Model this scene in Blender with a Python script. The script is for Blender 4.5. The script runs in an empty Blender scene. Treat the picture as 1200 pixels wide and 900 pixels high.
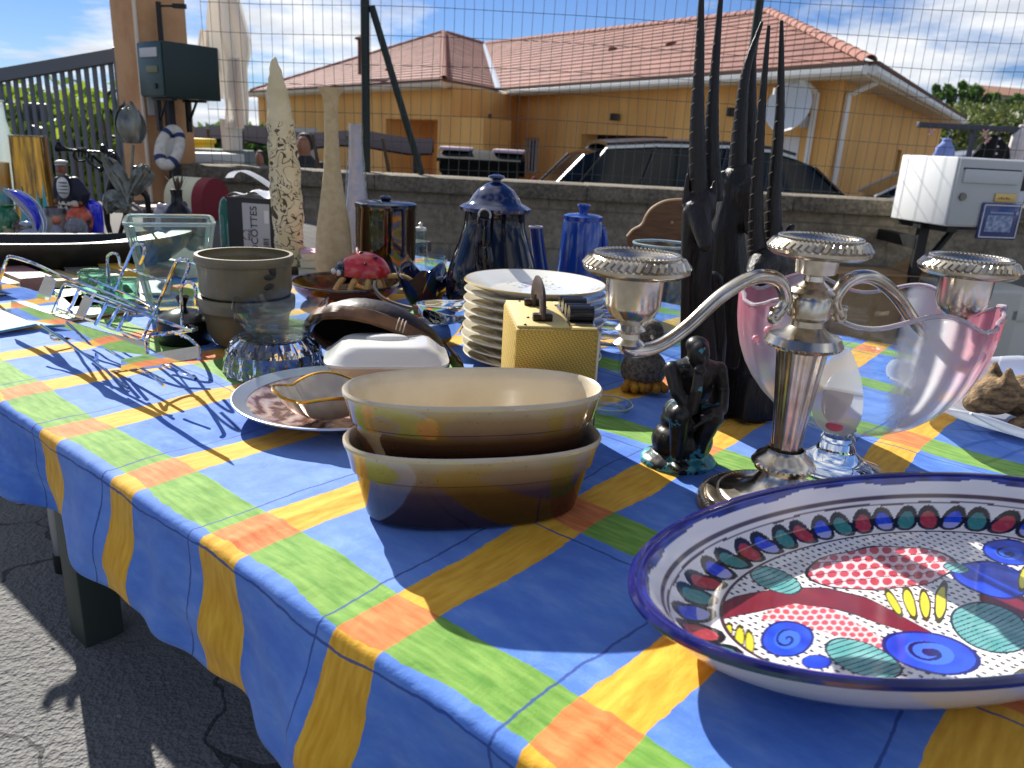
import bpy, bmesh, math, random
from mathutils import Vector, Matrix, noise
random.seed(7)
PI = math.pi
sc = bpy.context.scene
C = sc.collection
# ------------------------------------------------------------------ camera
FPX, PITCH, ROLL, CAMZ = 900.0, math.radians(17.5), math.radians(3.0), 1.12
T = 0.74                                    # table height
fwd = Vector((0, math.cos(PITCH), -math.sin(PITCH)))
_r0 = Vector((1, 0, 0)); _u0 = _r0.cross(fwd)
rgt = _r0*math.cos(ROLL) + _u0*math.sin(ROLL)
upv = -_r0*math.sin(ROLL) + _u0*math.cos(ROLL)
O = Vector((0, 0, CAMZ))
cd = bpy.data.cameras.new('camera'); cam = bpy.data.objects.new('camera', cd); C.objects.link(cam)
m = Matrix((rgt, upv, -fwd)).transposed().to_4x4(); m.translation = O
cam.matrix_world = m
cd.sensor_width = 36; cd.lens = 36*FPX/1200; cd.clip_start = 0.02; cd.clip_end = 2000
cd.dof.use_dof = True; cd.dof.focus_distance = 1.0; cd.dof.aperture_fstop = 9.5
sc.camera = cam
# ------------------------------------------------------------------ sun and sky
SUN_EL = math.radians(33); SDX, SDY = -0.545, 0.838        # towards the sun, in plan
sund = Vector((SDX*math.cos(SUN_EL), SDY*math.cos(SUN_EL), math.sin(SUN_EL)))
ld = bpy.data.lights.new('sun', 'SUN'); ld.energy = 5.0; ld.angle = math.radians(0.55); ld.color = (1, .955, .88)
lo = bpy.data.objects.new('sun', ld); C.objects.link(lo)
lo.rotation_euler = sund.to_track_quat('Z', 'Y').to_euler()
w = bpy.data.worlds.new('World'); sc.world = w; w.use_nodes = True
nt = w.node_tree; nt.nodes.clear(); L = nt.links.new; N = nt.nodes.new
def wmath(op, a, b=None):
    n = N('ShaderNodeMath'); n.operation = op
    for i, x in enumerate((a, b)):
        if x is None: continue
        if isinstance(x, (int, float)): n.inputs[i].default_value = x
        else: L(x, n.inputs[i])
    return n.outputs[0]
sky = N('ShaderNodeTexSky'); sky.sky_type = 'NISHITA'; sky.sun_disc = False
sky.sun_elevation = SUN_EL; sky.sun_rotation = math.atan2(SDX, SDY); sky.air_density = 1.0; sky.dust_density = .0; sky.ozone_density = 2.5
tc = N('ShaderNodeTexCoord'); sp = N('ShaderNodeSeparateXYZ'); L(tc.outputs['Generated'], sp.inputs[0])
zz = wmath('ADD', wmath('MAXIMUM', sp.outputs[2], 0.0), 0.16)
cx = wmath('DIVIDE', sp.outputs[0], zz); cy = wmath('DIVIDE', sp.outputs[1], zz)
cb = N('ShaderNodeCombineXYZ'); L(cx, cb.inputs[0]); L(cy, cb.inputs[1])
nz = N('ShaderNodeTexNoise'); nz.inputs['Scale'].default_value = .78; nz.inputs['Detail'].default_value = 9; nz.inputs['Roughness'].default_value = .56
mp = N('ShaderNodeMapping'); mp.inputs['Location'].default_value = (3.1, 1.65, 0); L(cb.outputs[0], mp.inputs[0]); L(mp.outputs[0], nz.inputs['Vector'])
rp = N('ShaderNodeValToRGB'); rp.color_ramp.elements[0].position = .47; rp.color_ramp.elements[1].position = .57
L(nz.outputs[0], rp.inputs[0])
nz2 = N('ShaderNodeTexNoise'); nz2.inputs['Scale'].default_value = 1.9; nz2.inputs['Detail'].default_value = 6; L(mp.outputs[0], nz2.inputs['Vector'])
cr2 = N('ShaderNodeValToRGB'); cr2.color_ramp.elements[0].position = .3; cr2.color_ramp.elements[0].color = (6.2, 6.9, 8.3, 1)
cr2.color_ramp.elements[1].position = .62; cr2.color_ramp.elements[1].color = (12.5, 12.7, 13.0, 1); L(nz2.outputs[0], cr2.inputs[0])
tint = N('ShaderNodeMix'); tint.data_type = 'RGBA'; tint.blend_type = 'MULTIPLY'; tint.inputs[0].default_value = 1
L(sky.outputs[0], tint.inputs[6]); tint.inputs[7].default_value = (.60, .76, 1.16, 1)
mx = N('ShaderNodeMix'); mx.data_type = 'RGBA'; L(rp.outputs[0], mx.inputs[0]); L(tint.outputs[2], mx.inputs[6]); L(cr2.outputs[0], mx.inputs[7])
bg = N('ShaderNodeBackground'); bg.inputs[1].default_value = .05; L(mx.outputs[2], bg.inputs[0])
wo = N('ShaderNodeOutputWorld'); L(bg.outputs[0], wo.inputs[0])
sc.view_settings.view_transform = 'Standard'; sc.view_settings.look = 'None'; sc.view_settings.gamma = 1
sc.view_settings.exposure = 0.80; sc.view_settings.use_curve_mapping = False
cy_ = sc.cycles; cy_.max_bounces = 14; cy_.transmission_bounces = 12; cy_.transparent_max_bounces = 24; cy_.glossy_bounces = 6
cy_.diffuse_bounces = 4; cy_.caustics_refractive = True; cy_.caustics_reflective = False; cy_.sample_clamp_indirect = 6
cy_.use_denoising = True

# ------------------------------------------------------------------ pixels (of the 1200x900 photo) to places
def ray(x, y): return (fwd*FPX + rgt*(x-600) + upv*(450-y)).normalized()
def P(x, y, z=T):
    d = ray(x, y); return O + d*((z-CAMZ)/d.z)
def Q(x, y, Y):
    d = ray(x, y); return O + d*(Y/d.y)
def onplane(x, y, A, B):                    # vertical plane through plan points A, B
    d = ray(x, y); n = Vector((-(B[1]-A[1]), B[0]-A[0], 0)); a = Vector((A[0], A[1], 0))
    return O + d*((a-O).dot(n)/d.dot(n))
def proj(p):
    v = Vector(p)-O; z = v.dot(fwd); return 600+FPX*v.dot(rgt)/z, 450-FPX*v.dot(upv)/z
def zat(loc, y):                            # height on the vertical through loc that shows at image row y
    a, b = -2.0, 40.0
    for _ in range(50):
        c = (a+b)/2
        v = Vector((loc[0], loc[1], c))-O
        if v.dot(fwd) > 0.01 and proj((loc[0], loc[1], c))[1] > y: a = c
        else: b = c
    return (a+b)/2
def mpp(p): return (Vector(p)-O).dot(fwd)/FPX     # metres per pixel there

# ------------------------------------------------------------------ materials
def lin(c):
    return tuple((x/255/12.92 if x/255 <= .04045 else ((x/255+.055)/1.055)**2.4) for x in c[:3])
MATS = {}
def nodes(name):
    mt = bpy.data.materials.new(name); mt.use_nodes = True
    t = mt.node_tree; b = t.nodes['Principled BSDF']; return mt, t, b
def noise_tex(t, scale, detail=4, rough=.55, coord='Object', stretch=None):
    tc = t.nodes.new('ShaderNodeTexCoord'); n = t.nodes.new('ShaderNodeTexNoise')
    n.inputs['Scale'].default_value = scale; n.inputs['Detail'].default_value = detail; n.inputs['Roughness'].default_value = rough
    src = tc.outputs[coord]
    if stretch:
        mp = t.nodes.new('ShaderNodeMapping'); mp.inputs['Scale'].default_value = stretch; t.links.new(src, mp.inputs[0]); src = mp.outputs[0]
    t.links.new(src, n.inputs['Vector']); return n.outputs[0]
def ramp(t, fac, stops):
    r = t.nodes.new('ShaderNodeValToRGB'); e = r.color_ramp.elements
    while len(e) < len(stops): e.new(.5)
    for k, (p, c) in zip(e, stops): k.position = p; k.color = (*c, 1)
    t.links.new(fac, r.inputs[0]); return r.outputs[0]
def mixc(t, fac, a, b, mode='MIX'):
    n = t.nodes.new('ShaderNodeMix'); n.data_type = 'RGBA'; n.blend_type = mode
    for i, x in ((0, fac), (6, a), (7, b)):
        if isinstance(x, (int, float)): n.inputs[i].default_value = x
        elif isinstance(x, tuple): n.inputs[i].default_value = (*x[:3], 1)
        else: t.links.new(x, n.inputs[i])
    return n.outputs[2]
def math_(t, op, a, b=0.0, c=None):
    n = t.nodes.new('ShaderNodeMath'); n.operation = op
    for i, x in enumerate((a, b, c)):
        if x is None: continue
        if isinstance(x, (int, float)): n.inputs[i].default_value = x
        else: t.links.new(x, n.inputs[i])
    return n.outputs[0]
def bump(t, b, h, strength=.3, dist=.002):
    n = t.nodes.new('ShaderNodeBump'); n.inputs['Strength'].default_value = strength; n.inputs['Distance'].default_value = dist
    t.links.new(h, n.inputs['Height']); t.links.new(n.outputs[0], b.inputs['Normal']); return n
def M(name, col, rough=.5, metal=0., col2=None, ns=20, bs=0, bstr=.3, bd=.002, coat=0, spec=.5, trans=0, ior=1.45, rvar=0, sheen=0, ramp_=(.4, .62), stretch=None):
    if name in MATS: return MATS[name]
    mt, t, b = nodes(name)
    b.inputs['Base Color'].default_value = (*lin(col), 1); b.inputs['Roughness'].default_value = rough; b.inputs['Metallic'].default_value = metal
    b.inputs['Coat Weight'].default_value = coat; b.inputs['Specular IOR Level'].default_value = spec
    b.inputs['Coat Roughness'].default_value = .05
    b.inputs['Transmission Weight'].default_value = trans; b.inputs['IOR'].default_value = ior
    if col2:
        t.links.new(ramp(t, noise_tex(t, ns, 6, .6, stretch=stretch), [(ramp_[0], lin(col)), (ramp_[1], lin(col2))]), b.inputs['Base Color'])
    if bs: bump(t, b, noise_tex(t, bs, 5, .6, stretch=stretch), bstr, bd)
    if rvar:
        t.links.new(math_(t, 'ADD', math_(t, 'MULTIPLY', noise_tex(t, ns*1.7, 4), rvar), rough-rvar/2), b.inputs['Roughness'])
    MATS[name] = mt; return mt
def thin_glass(name, tint=(245, 250, 248), refl=1.0, rough=.01, bs=0):      # clear sheet: see-through plus its own reflection
    if name in MATS: return MATS[name]
    mt, t, b = nodes(name); t.nodes.remove(b)
    tr = t.nodes.new('ShaderNodeBsdfTransparent'); tr.inputs[0].default_value = (*lin(tint), 1)
    gl = t.nodes.new('ShaderNodeBsdfGlossy'); gl.inputs['Roughness'].default_value = rough
    lw = t.nodes.new('ShaderNodeLayerWeight'); lw.inputs['Blend'].default_value = .5
    mix = t.nodes.new('ShaderNodeMixShader')
    t.links.new(math_(t, 'MINIMUM', math_(t, 'ADD', math_(t, 'MULTIPLY', math_(t, 'POWER', lw.outputs['Facing'], 3.5), .55*refl), .035*refl), 1.0), mix.inputs[0]); t.links.new(tr.outputs[0], mix.inputs[1]); t.links.new(gl.outputs[0], mix.inputs[2])
    if bs:
        bn = t.nodes.new('ShaderNodeBump'); bn.inputs['Strength'].default_value = .5; bn.inputs['Distance'].default_value = .004
        t.links.new(noise_tex(t, bs, 3), bn.inputs['Height']); t.links.new(bn.outputs[0], gl.inputs['Normal']); t.links.new(bn.outputs[0], lw.inputs['Normal'])
    t.links.new(mix.outputs[0], t.nodes['Material Output'].inputs[0]); MATS[name] = mt; return mt
def frosted(name, stops=None, col=(225, 228, 232), alpha=.45, axis='Z', lo_hi=(0, 1)):  # satin glass: part light passes, part scatters
    if name in MATS: return MATS[name]
    mt, t, b = nodes(name); t.nodes.remove(b)
    df = t.nodes.new('ShaderNodeBsdfTranslucent'); d2 = t.nodes.new('ShaderNodeBsdfDiffuse'); tr = t.nodes.new('ShaderNodeBsdfTransparent'); gl = t.nodes.new('ShaderNodeBsdfGlossy'); gl.inputs['Roughness'].default_value = .25
    if stops:
        tc = t.nodes.new('ShaderNodeTexCoord'); s = t.nodes.new('ShaderNodeSeparateXYZ'); t.links.new(tc.outputs['Object'], s.inputs[0])
        mr = t.nodes.new('ShaderNodeMapRange'); mr.inputs[1].default_value, mr.inputs[2].default_value = lo_hi; t.links.new(s.outputs['XYZ'.index(axis)], mr.inputs[0])
        cc = ramp(t, mr.outputs[0], [(p, lin(c)) for p, c in stops])
        for n in (df, d2, tr): t.links.new(cc, n.inputs[0])
    else:
        for n in (df, d2): n.inputs[0].default_value = (*lin(col), 1)
        tr.inputs[0].default_value = (*lin(col), 1)
    a = t.nodes.new('ShaderNodeMixShader'); a.inputs[0].default_value = .5; t.links.new(df.outputs[0], a.inputs[1]); t.links.new(d2.outputs[0], a.inputs[2])
    m2 = t.nodes.new('ShaderNodeMixShader'); m2.inputs[0].default_value = alpha; t.links.new(a.outputs[0], m2.inputs[1]); t.links.new(tr.outputs[0], m2.inputs[2])
    m3 = t.nodes.new('ShaderNodeMixShader'); m3.inputs[0].default_value = .06; t.links.new(m2.outputs[0], m3.inputs[1]); t.links.new(gl.outputs[0], m3.inputs[2])
    t.links.new(m3.outputs[0], t.nodes['Material Output'].inputs[0]); MATS[name] = mt; return mt
def zgrad(name, stops, z0, z1, rough=.25, coat=0., nz=0.0, metal=0, speck=False):             # glaze that changes with height on the pot
    mt, t, b = nodes(name)
    tc = t.nodes.new('ShaderNodeTexCoord'); s = t.nodes.new('ShaderNodeSeparateXYZ'); t.links.new(tc.outputs['Object'], s.inputs[0])
    mr = t.nodes.new('ShaderNodeMapRange'); mr.inputs[1].default_value = z0; mr.inputs[2].default_value = z1
    zsrc = s.outputs[2]
    if nz: zsrc = math_(t, 'ADD', zsrc, math_(t, 'MULTIPLY', math_(t, 'SUBTRACT', noise_tex(t, 30, 5), .5), nz))
    t.links.new(zsrc, mr.inputs[0])
    t.links.new(ramp(t, mr.outputs[0], [(p, lin(c)) for p, c in stops]), b.inputs['Base Color'])
    b.inputs['Roughness'].default_value = rough; b.inputs['Coat Weight'].default_value = coat; b.inputs['Metallic'].default_value = metal
    bump(t, b, noise_tex(t, 60, 3), .06, .001)
    if speck:
        src = b.inputs['Base Color'].links[0].from_socket; sp = math_(t, 'GREATER_THAN', noise_tex(t, 330, 2, .5), .70); t.links.new(mixc(t, math_(t, 'MULTIPLY', sp, .5), src, lin((40, 26, 16))), b.inputs['Base Color'])
    return mt
def attr_mat(name, rough=.25, coat=.3, metal=0, bs=0):                  # hand-painted colours kept on the mesh
    mt, t, b = nodes(name); a = t.nodes.new('ShaderNodeAttribute'); a.attribute_name = 'paint'
    t.links.new(a.outputs['Color'], b.inputs['Base Color']); b.inputs['Roughness'].default_value = rough; b.inputs['Coat Weight'].default_value = coat; b.inputs['Metallic'].default_value = metal
    if bs: bump(t, b, noise_tex(t, bs, 3), .15, .001)
    return mt

# ------------------------------------------------------------------ mesh building
class MB:
    def __init__(s): s.v = []; s.f = []
    def add(s, vs, fs):
        o = len(s.v); s.v += [Vector(q) for q in vs]; s.f += [tuple(o+i for i in f) for f in fs]; return s
    def lathe(s, prof, seg=32, sx=1, sy=1, fn=None, c=(0, 0, 0), closed=False, a0=0, a1=2*PI):
        full = abs(a1-a0-2*PI) < 1e-6; n = seg if full else seg+1; vs = []; fs = []
        for (r, z) in prof:
            for k in range(n):
                a = a0+(a1-a0)*k/seg; q = Vector((r*math.cos(a)*sx, r*math.sin(a)*sy, z))
                if fn: q = Vector(fn(q, a, r, z))
                vs.append(q+Vector(c))
        R = len(prof)
        for i in range(R if closed else R-1):
            j = (i+1) % R
            for k in range(seg if full else seg):
                k2 = (k+1) % n if full else k+1
                fs.append((i*n+k, i*n+k2, j*n+k2, j*n+k))
        return s.add(vs, fs)
    def cap(s, pts): return s.add(pts, [tuple(range(len(pts)))])
    def tube(s, pts, r, seg=8, closed=False, capped=True, flat=None):
        pts = [Vector(p) for p in pts]; n = len(pts); vs = []; fs = []
        rr = r if isinstance(r, (list, tuple)) else [r]*n
        ref = None
        for i, p in enumerate(pts):
            a = pts[i-1] if (i or closed) else p; b = pts[(i+1) % n] if (i < n-1 or closed) else p
            d = (b-a); d = d.normalized() if d.length > 1e-9 else Vector((0, 0, 1))
            if ref is None: ref = Vector((0, 0, 1)) if abs(d.z) < .9 else Vector((1, 0, 0))
            x = d.cross(ref); x = x.normalized() if x.length > 1e-6 else d.orthogonal().normalized(); y = x.cross(d).normalized(); ref = y
            for k in range(seg):
                t = 2*PI*k/seg+PI/seg; q1, q2 = math.cos(t), math.sin(t)
                if flat: q1, q2 = q1*flat[0], q2*flat[1]
                vs.append(p+(x*q1+y*q2)*rr[i])
        for i in range(n if closed else n-1):
            j = (i+1) % n
            for k in range(seg): fs.append((i*seg+k, i*seg+(k+1) % seg, j*seg+(k+1) % seg, j*seg+k))
        if capped and not closed:
            fs.append(tuple(range(seg))[::-1]); fs.append(tuple((n-1)*seg+k for k in range(seg)))
        return s.add(vs, fs)
    def box(s, c, d, rz=0, bev=0, mat=None):
        hx, hy, hz = d[0]/2, d[1]/2, d[2]/2
        if bev <= 0:
            vs = [(x*hx, y*hy, z*hz) for z in (-1, 1) for y in (-1, 1) for x in (-1, 1)]
            fs = [(0, 2, 3, 1), (4, 5, 7, 6), (0, 1, 5, 4), (2, 6, 7, 3), (0, 4, 6, 2), (1, 3, 7, 5)]
        else:
            bm = bmesh.new(); bmesh.ops.create_cube(bm, size=1)
            for q in bm.verts: q.co = Vector((q.co.x*d[0], q.co.y*d[1], q.co.z*d[2]))
            bmesh.ops.bevel(bm, geom=bm.edges[:], offset=bev, segments=2, affect='EDGES', profile=.5)
            bm.verts.index_update(); vs = [q.co.copy() for q in bm.verts]; fs = [tuple(q.index for q in f.verts) for f in bm.faces]; bm.free()
        R = Matrix.Rotation(rz, 3, 'Z') if mat is None else mat
        return s.add([R @ Vector(q)+Vector(c) for q in vs], fs)
    def ell(s, c, r, seg=20, rings=12, rot=None):
        r = (r, r, r) if isinstance(r, (int, float)) else r; vs = []; fs = []
        R = rot.to_matrix() if hasattr(rot, 'to_matrix') else (rot or Matrix.Identity(3))
        for i in range(rings+1):
            t = PI*i/rings
            for k in range(seg):
                a = 2*PI*k/seg; vs.append(R @ Vector((r[0]*math.sin(t)*math.cos(a), r[1]*math.sin(t)*math.sin(a), r[2]*math.cos(t)))+Vector(c))
        for i in range(rings):
            for k in range(seg): fs.append((i*seg+k, (i+1)*seg+k, (i+1)*seg+(k+1) % seg, i*seg+(k+1) % seg))
        return s.add(vs, fs)
    def loft(s, rings, closed_ends=True, wrap=True):
        n = len(rings[0]); vs = [q for r in rings for q in r]; fs = []
        for i in range(len(rings)-1):
            for k in range(n if wrap else n-1): fs.append((i*n+k, i*n+(k+1) % n, (i+1)*n+(k+1) % n, (i+1)*n+k))
        e0, e1_ = closed_ends if isinstance(closed_ends, tuple) else (closed_ends, closed_ends)
        if e0: fs.append(tuple(range(n))[::-1])
        if e1_: fs.append(tuple((len(rings)-1)*n+k for k in range(n)))
        return s.add(vs, fs)
    def sheet(s, rows, thick=0):            # grid of points; thick gives it a second side
        h = len(rows); w_ = len(rows[0]); vs = [Vector(q) for r in rows for q in r]
        fs = [(i*w_+k, i*w_+k+1, (i+1)*w_+k+1, (i+1)*w_+k) for i in range(h-1) for k in range(w_-1)]
        if thick:
            bm = bmesh.new(); bv = [bm.verts.new(q) for q in vs]
            for f in fs: bm.faces.new([bv[i] for i in f])
            bm.normal_update(); nn = [q.normal.copy() for q in bv]; bm.free()
            o = len(vs); vs = vs+[q-n_*thick for q, n_ in zip(vs, nn)]; fs = fs+[tuple(o+i for i in f[::-1]) for f in fs]
            bd = [(0, k) for k in range(w_)]+[(i, w_-1) for i in range(1, h)]+[(h-1, k) for k in range(w_-2, -1, -1)]+[(i, 0) for i in range(h-2, 0, -1)]
            idx = [i*w_+k for i, k in bd]
            for a, b in zip(idx, idx[1:]+idx[:1]): fs.append((b, a, o+a, o+b))
        return s.add(vs, fs)
    def prism(s, poly, d):                  # polygon (3-D points) extruded by vector d
        n = len(poly); a = [Vector(q) for q in poly]; b = [q+Vector(d) for q in a]
        return s.add(a+b, [tuple(range(n))[::-1], tuple(range(n, 2*n))]+[(k, (k+1) % n, n+(k+1) % n, n+k) for k in range(n)])
    def build(s, name, mat, parent=None, smooth=True, angle=40, loc=None):
        me = bpy.data.meshes.new(name); me.from_pydata([tuple(q) for q in s.v], [], s.f); me.update()
        bm = bmesh.new(); bm.from_mesh(me); bmesh.ops.recalc_face_normals(bm, faces=bm.faces); bm.to_mesh(me); bm.free()
        if smooth:
            me.polygons.foreach_set('use_smooth', [True]*len(me.polygons))
            try: me.set_sharp_from_angle(angle=math.radians(angle))
            except Exception: pass
        if mat: me.materials.append(mat)
        o = bpy.data.objects.new(name, me); C.objects.link(o)
        if parent is not None: o.parent = parent
        if loc is not None: o.location = loc
        return o
def tag(o, label=None, cat=None, group=None, kind=None):
    if label: o['label'] = label
    if cat: o['category'] = cat
    if group: o['group'] = group
    if kind: o['kind'] = kind
    return o
def thing(name, label, cat, loc=(0, 0, 0), rz=0, group=None):
    o = bpy.data.objects.new(name, None); C.objects.link(o); o.location = loc; o.rotation_euler = (0, 0, rz); o.empty_display_size = .05
    return tag(o, label, cat, group)
def copy_tree(o, parent=None, loc=None, rz=None):
    c = o.copy(); C.objects.link(c); c.parent = parent
    if loc is not None: c.location = loc
    if rz is not None: c.rotation_euler = (0, 0, rz)
    for ch in list(o.children): copy_tree(ch, c)
    return c
def blob(name, prims, mat, parent=None, voxel=.003, smooth=8, loc=None):   # one continuous carved or cast body
    b = MB()
    for p in prims:
        if p[0] == 'c': b.tube(p[1], p[2], 10); b.ell(p[1][0], _f(p[2], 0), 12, 8); b.ell(p[1][-1], _f(p[2], -1), 12, 8)
        elif p[0] == 'e': b.ell(p[1], p[2], 18, 12, p[3] if len(p) > 3 else None)
        elif p[0] == 'b': b.box(p[1], p[2], p[3] if len(p) > 3 else 0)
    o = b.build(name, mat, parent, True, 180, loc)
    md = o.modifiers.new('remesh', 'REMESH'); md.mode = 'VOXEL'; md.voxel_size = voxel; md.use_smooth_shade = True
    if smooth: s = o.modifiers.new('smooth', 'SMOOTH'); s.iterations = smooth; s.factor = .5
    return o
def _f(r, i): return r[i] if isinstance(r, (list, tuple)) else r
def spline(pts, n=8):                       # Catmull-Rom through points
    pts = [Vector(p) for p in pts]; out = []
    for i in range(len(pts)-1):
        p0 = pts[max(i-1, 0)]; p1 = pts[i]; p2 = pts[i+1]; p3 = pts[min(i+2, len(pts)-1)]
        for k in range(n):
            t = k/n; out.append(.5*((2*p1)+(p2-p0)*t+(2*p0-5*p1+4*p2-p3)*t*t+(3*p1-p0-3*p2+p3)*t**3))
    return out+[pts[-1]]
def lerp_list(vals, n):                     # stretch a list of radii over n samples
    return [vals[min(int(i*(len(vals)-1)/(n-1)), len(vals)-2)]*(1-((i*(len(vals)-1)/(n-1))-min(int(i*(len(vals)-1)/(n-1)), len(vals)-2)))+vals[min(int(i*(len(vals)-1)/(n-1)), len(vals)-2)+1]*((i*(len(vals)-1)/(n-1))-min(int(i*(len(vals)-1)/(n-1)), len(vals)-2)) for i in range(n)]
def pxprof(loc, rows, h0=True):             # rows of (image y, half width in px) -> (radius, local z) on the axis at loc
    out = []
    for y, hw in rows:
        z = zat(loc, y); out.append((hw*mpp((loc[0], loc[1], z)), z-loc[2]))
    return out
def shell(prof, t, floor=None):             # wall thickness for a vessel: outer profile up, inner profile down
    inner = [(max(r-t, .0005), max(z, prof[0][1]+t)) for r, z in prof]
    return [(.0005, prof[0][1])]+prof+inner[::-1]+[(.0005, prof[0][1]+t)]
def paint(o, fn):
    me = o.data; a = me.color_attributes.new('paint', 'FLOAT_COLOR', 'POINT')
    buf = []
    for q in me.vertices: buf += [*fn(q.co), 1.0]
    a.data.foreach_set('color', buf)
# ================================================================== SETTING
YARD = -0.35
WALLY = 4.0
# ground: market asphalt, dropping to the yard behind the wall
def asphalt():
    mt, t, b = nodes('asphalt')
    tc = t.nodes.new('ShaderNodeTexCoord')
    vo = t.nodes.new('ShaderNodeTexVoronoi'); vo.inputs['Scale'].default_value = 140; t.links.new(tc.outputs['Object'], vo.inputs['Vector'])
    vo2 = t.nodes.new('ShaderNodeTexVoronoi'); vo2.inputs['Scale'].default_value = 60; t.links.new(tc.outputs['Object'], vo2.inputs['Vector'])
    big = noise_tex(t, 2.2, 5)
    c = ramp(t, noise_tex(t, 160, 3, .7), [(.35, (.12, .12, .122)), (.6, (.22, .218, .21)), (.78, (.38, .37, .35))])
    c = mixc(t, .45, c, ramp(t, big, [(.32, (.10, .10, .10)), (.68, (.28, .272, .26))]))
    ck = t.nodes.new('ShaderNodeTexVoronoi'); ck.feature = 'DISTANCE_TO_EDGE'; ck.inputs['Scale'].default_value = 1.3; wn_ = t.nodes.new('ShaderNodeTexNoise'); wn_.inputs['Scale'].default_value = 6; va = t.nodes.new('ShaderNodeVectorMath'); va.operation = 'MULTIPLY_ADD'; va.inputs[1].default_value = (.25, .25, 0)
    t.links.new(tc.outputs['Object'], wn_.inputs['Vector']); t.links.new(wn_.outputs['Color'], va.inputs[0]); t.links.new(tc.outputs['Object'], va.inputs[2]); t.links.new(va.outputs[0], ck.inputs['Vector'])
    c = mixc(t, math_(t, 'MULTIPLY', math_(t, 'LESS_THAN', ck.outputs['Distance'], .006), .75), c, (.03, .03, .03))
    t.links.new(c, b.inputs['Base Color']); b.inputs['Roughness'].default_value = .9
    h = math_(t, 'ADD', vo.outputs['Distance'], math_(t, 'MULTIPLY', vo2.outputs['Distance'], 1.6)); h = math_(t, 'ADD', h, math_(t, 'MULTIPLY', noise_tex(t, 45, 4), 1.2))
    bump(t, b, h, .6, .006); return mt
ASPH = asphalt()
xs = [-260, -120, -60, -30, -15, -8, -4, -2, 0, 2, 4, 8, 15, 30, 60, 120, 260]; ys = [-60, -20, -8, -3, 0, 1, 2, 3, 4.1, 4.3, 6, 9, 14, 22, 40, 80, 160, 320]
g = MB(); g.sheet([[(x, y, 0 if y < 4.2 else YARD) for x in xs] for y in ys]); tag(g.build('ground', ASPH, None, False), kind='structure')
# pebbles lying on the asphalt
for k, (px, py, r) in enumerate([(24, 591, .011), (330, 862, .008), (345, 692, .006), (20, 640, .005), (140, 840, .006), (62, 760, .004)]):
    q = P(px, py, 0); pb = MB(); pb.ell((0, 0, r*.4), (r, r*.7, r*.5), 9, 6)
    for v in pb.v: v += noise.noise_vector(v*90+Vector((k, 0, 0)))*r*.25
    tag(pb.build('pebble', M('pebble', (150, 143, 130), .9), None, loc=q), ['pale pebble on shaded asphalt beside grey folding table leg', 'pale pebble on dark asphalt nearest the cloth hem', 'small pebble on asphalt right of green table leg', 'small pebble on shaded asphalt at left picture edge', 'pebble on sunlit asphalt in lower left corner', 'tiny pebble in front of green table leg'][k], 'pebble', 'loose pebbles on the asphalt')

# ---- low wall with coping
def concrete(name, a, b_, sc_=3, st=.6, d=.02, two=False):
    mt, t, b = nodes(name)
    c = ramp(t, noise_tex(t, sc_, 8, .65), [(.33, lin(a)), (.5, lin(tuple((x+y)/2 for x, y in zip(a, b_)))), (.68, lin(b_))])
    c = mixc(t, .55, c, ramp(t, noise_tex(t, sc_*9, 6, .7), [(.4, lin(a)), (.62, lin(b_))]))
    if two:
        tcz = t.nodes.new('ShaderNodeTexCoord'); sz = t.nodes.new('ShaderNodeSeparateXYZ'); t.links.new(tcz.outputs['Object'], sz.inputs[0])
        hz = math_(t, 'ADD', sz.outputs[2], math_(t, 'MULTIPLY', math_(t, 'SUBTRACT', noise_tex(t, 3.5, 5), .5), .35)); mrz = t.nodes.new('ShaderNodeMapRange'); mrz.inputs[1].default_value = .60; mrz.inputs[2].default_value = .54; t.links.new(hz, mrz.inputs[0])
        c = mixc(t, math_(t, 'MULTIPLY', mrz.outputs[0], .8), c, ramp(t, noise_tex(t, 7, 5), [(.35, lin((96, 98, 96))), (.65, lin((130, 130, 126)))]))
        br = t.nodes.new('ShaderNodeTexBrick'); br.inputs['Scale'].default_value = 1; br.inputs['Brick Width'].default_value = .5; br.inputs['Row Height'].default_value = .2; br.inputs['Mortar Size'].default_value = .006; mpb = t.nodes.new('ShaderNodeMapping'); mpb.inputs['Rotation'].default_value = (PI/2, 0, 0); t.links.new(tcz.outputs['Object'], mpb.inputs[0]); t.links.new(mpb.outputs[0], br.inputs['Vector'])
        c = mixc(t, math_(t, 'MULTIPLY', br.outputs['Fac'], .45), c, lin((84, 78, 68)))
    t.links.new(c, b.inputs['Base Color']); b.inputs['Roughness'].default_value = .92
    bump(t, b, math_(t, 'ADD', noise_tex(t, sc_*6, 8, .7), math_(t, 'MULTIPLY', noise_tex(t, sc_*40, 3), .25)), st, d); return mt
CONC = concrete('wall_render', (104, 97, 84), (164, 152, 130), two=True); CONC2 = concrete('coping_concrete', (74, 69, 60), (148, 137, 116), 6)
WX0, WX1, WZ = -1.72, 9.0, .93
def rough_wall(x0, x1, z0, z1, y, thick, n, m_, amp):
    b = MB(); rows = []
    for i in range(m_+1):
        z = z0+(z1-z0)*i/m_; r = []
        for k in range(n+1):
            x = x0+(x1-x0)*k/n; q = Vector((x, y, z)); chip = max(0, noise.fractal(Vector((x*2.2, z*3.1, 3)), 1, 2, 4)-.05)*amp*(2 if x > .9 else .6)
            r.append((x, y+chip, z))
        rows.append(r)
    b.sheet(rows, 0)
    b.box(((x0+x1)/2, y+thick/2+.05, (z0+z1)/2), (x1-x0-.01, thick-.06, z1-z0-.01)); return b
wl = thing('boundary_wall', 'low weathered concrete wall carrying the wire mesh fence', 'wall', ((WX0+WX1)/2, WALLY, 0))
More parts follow.
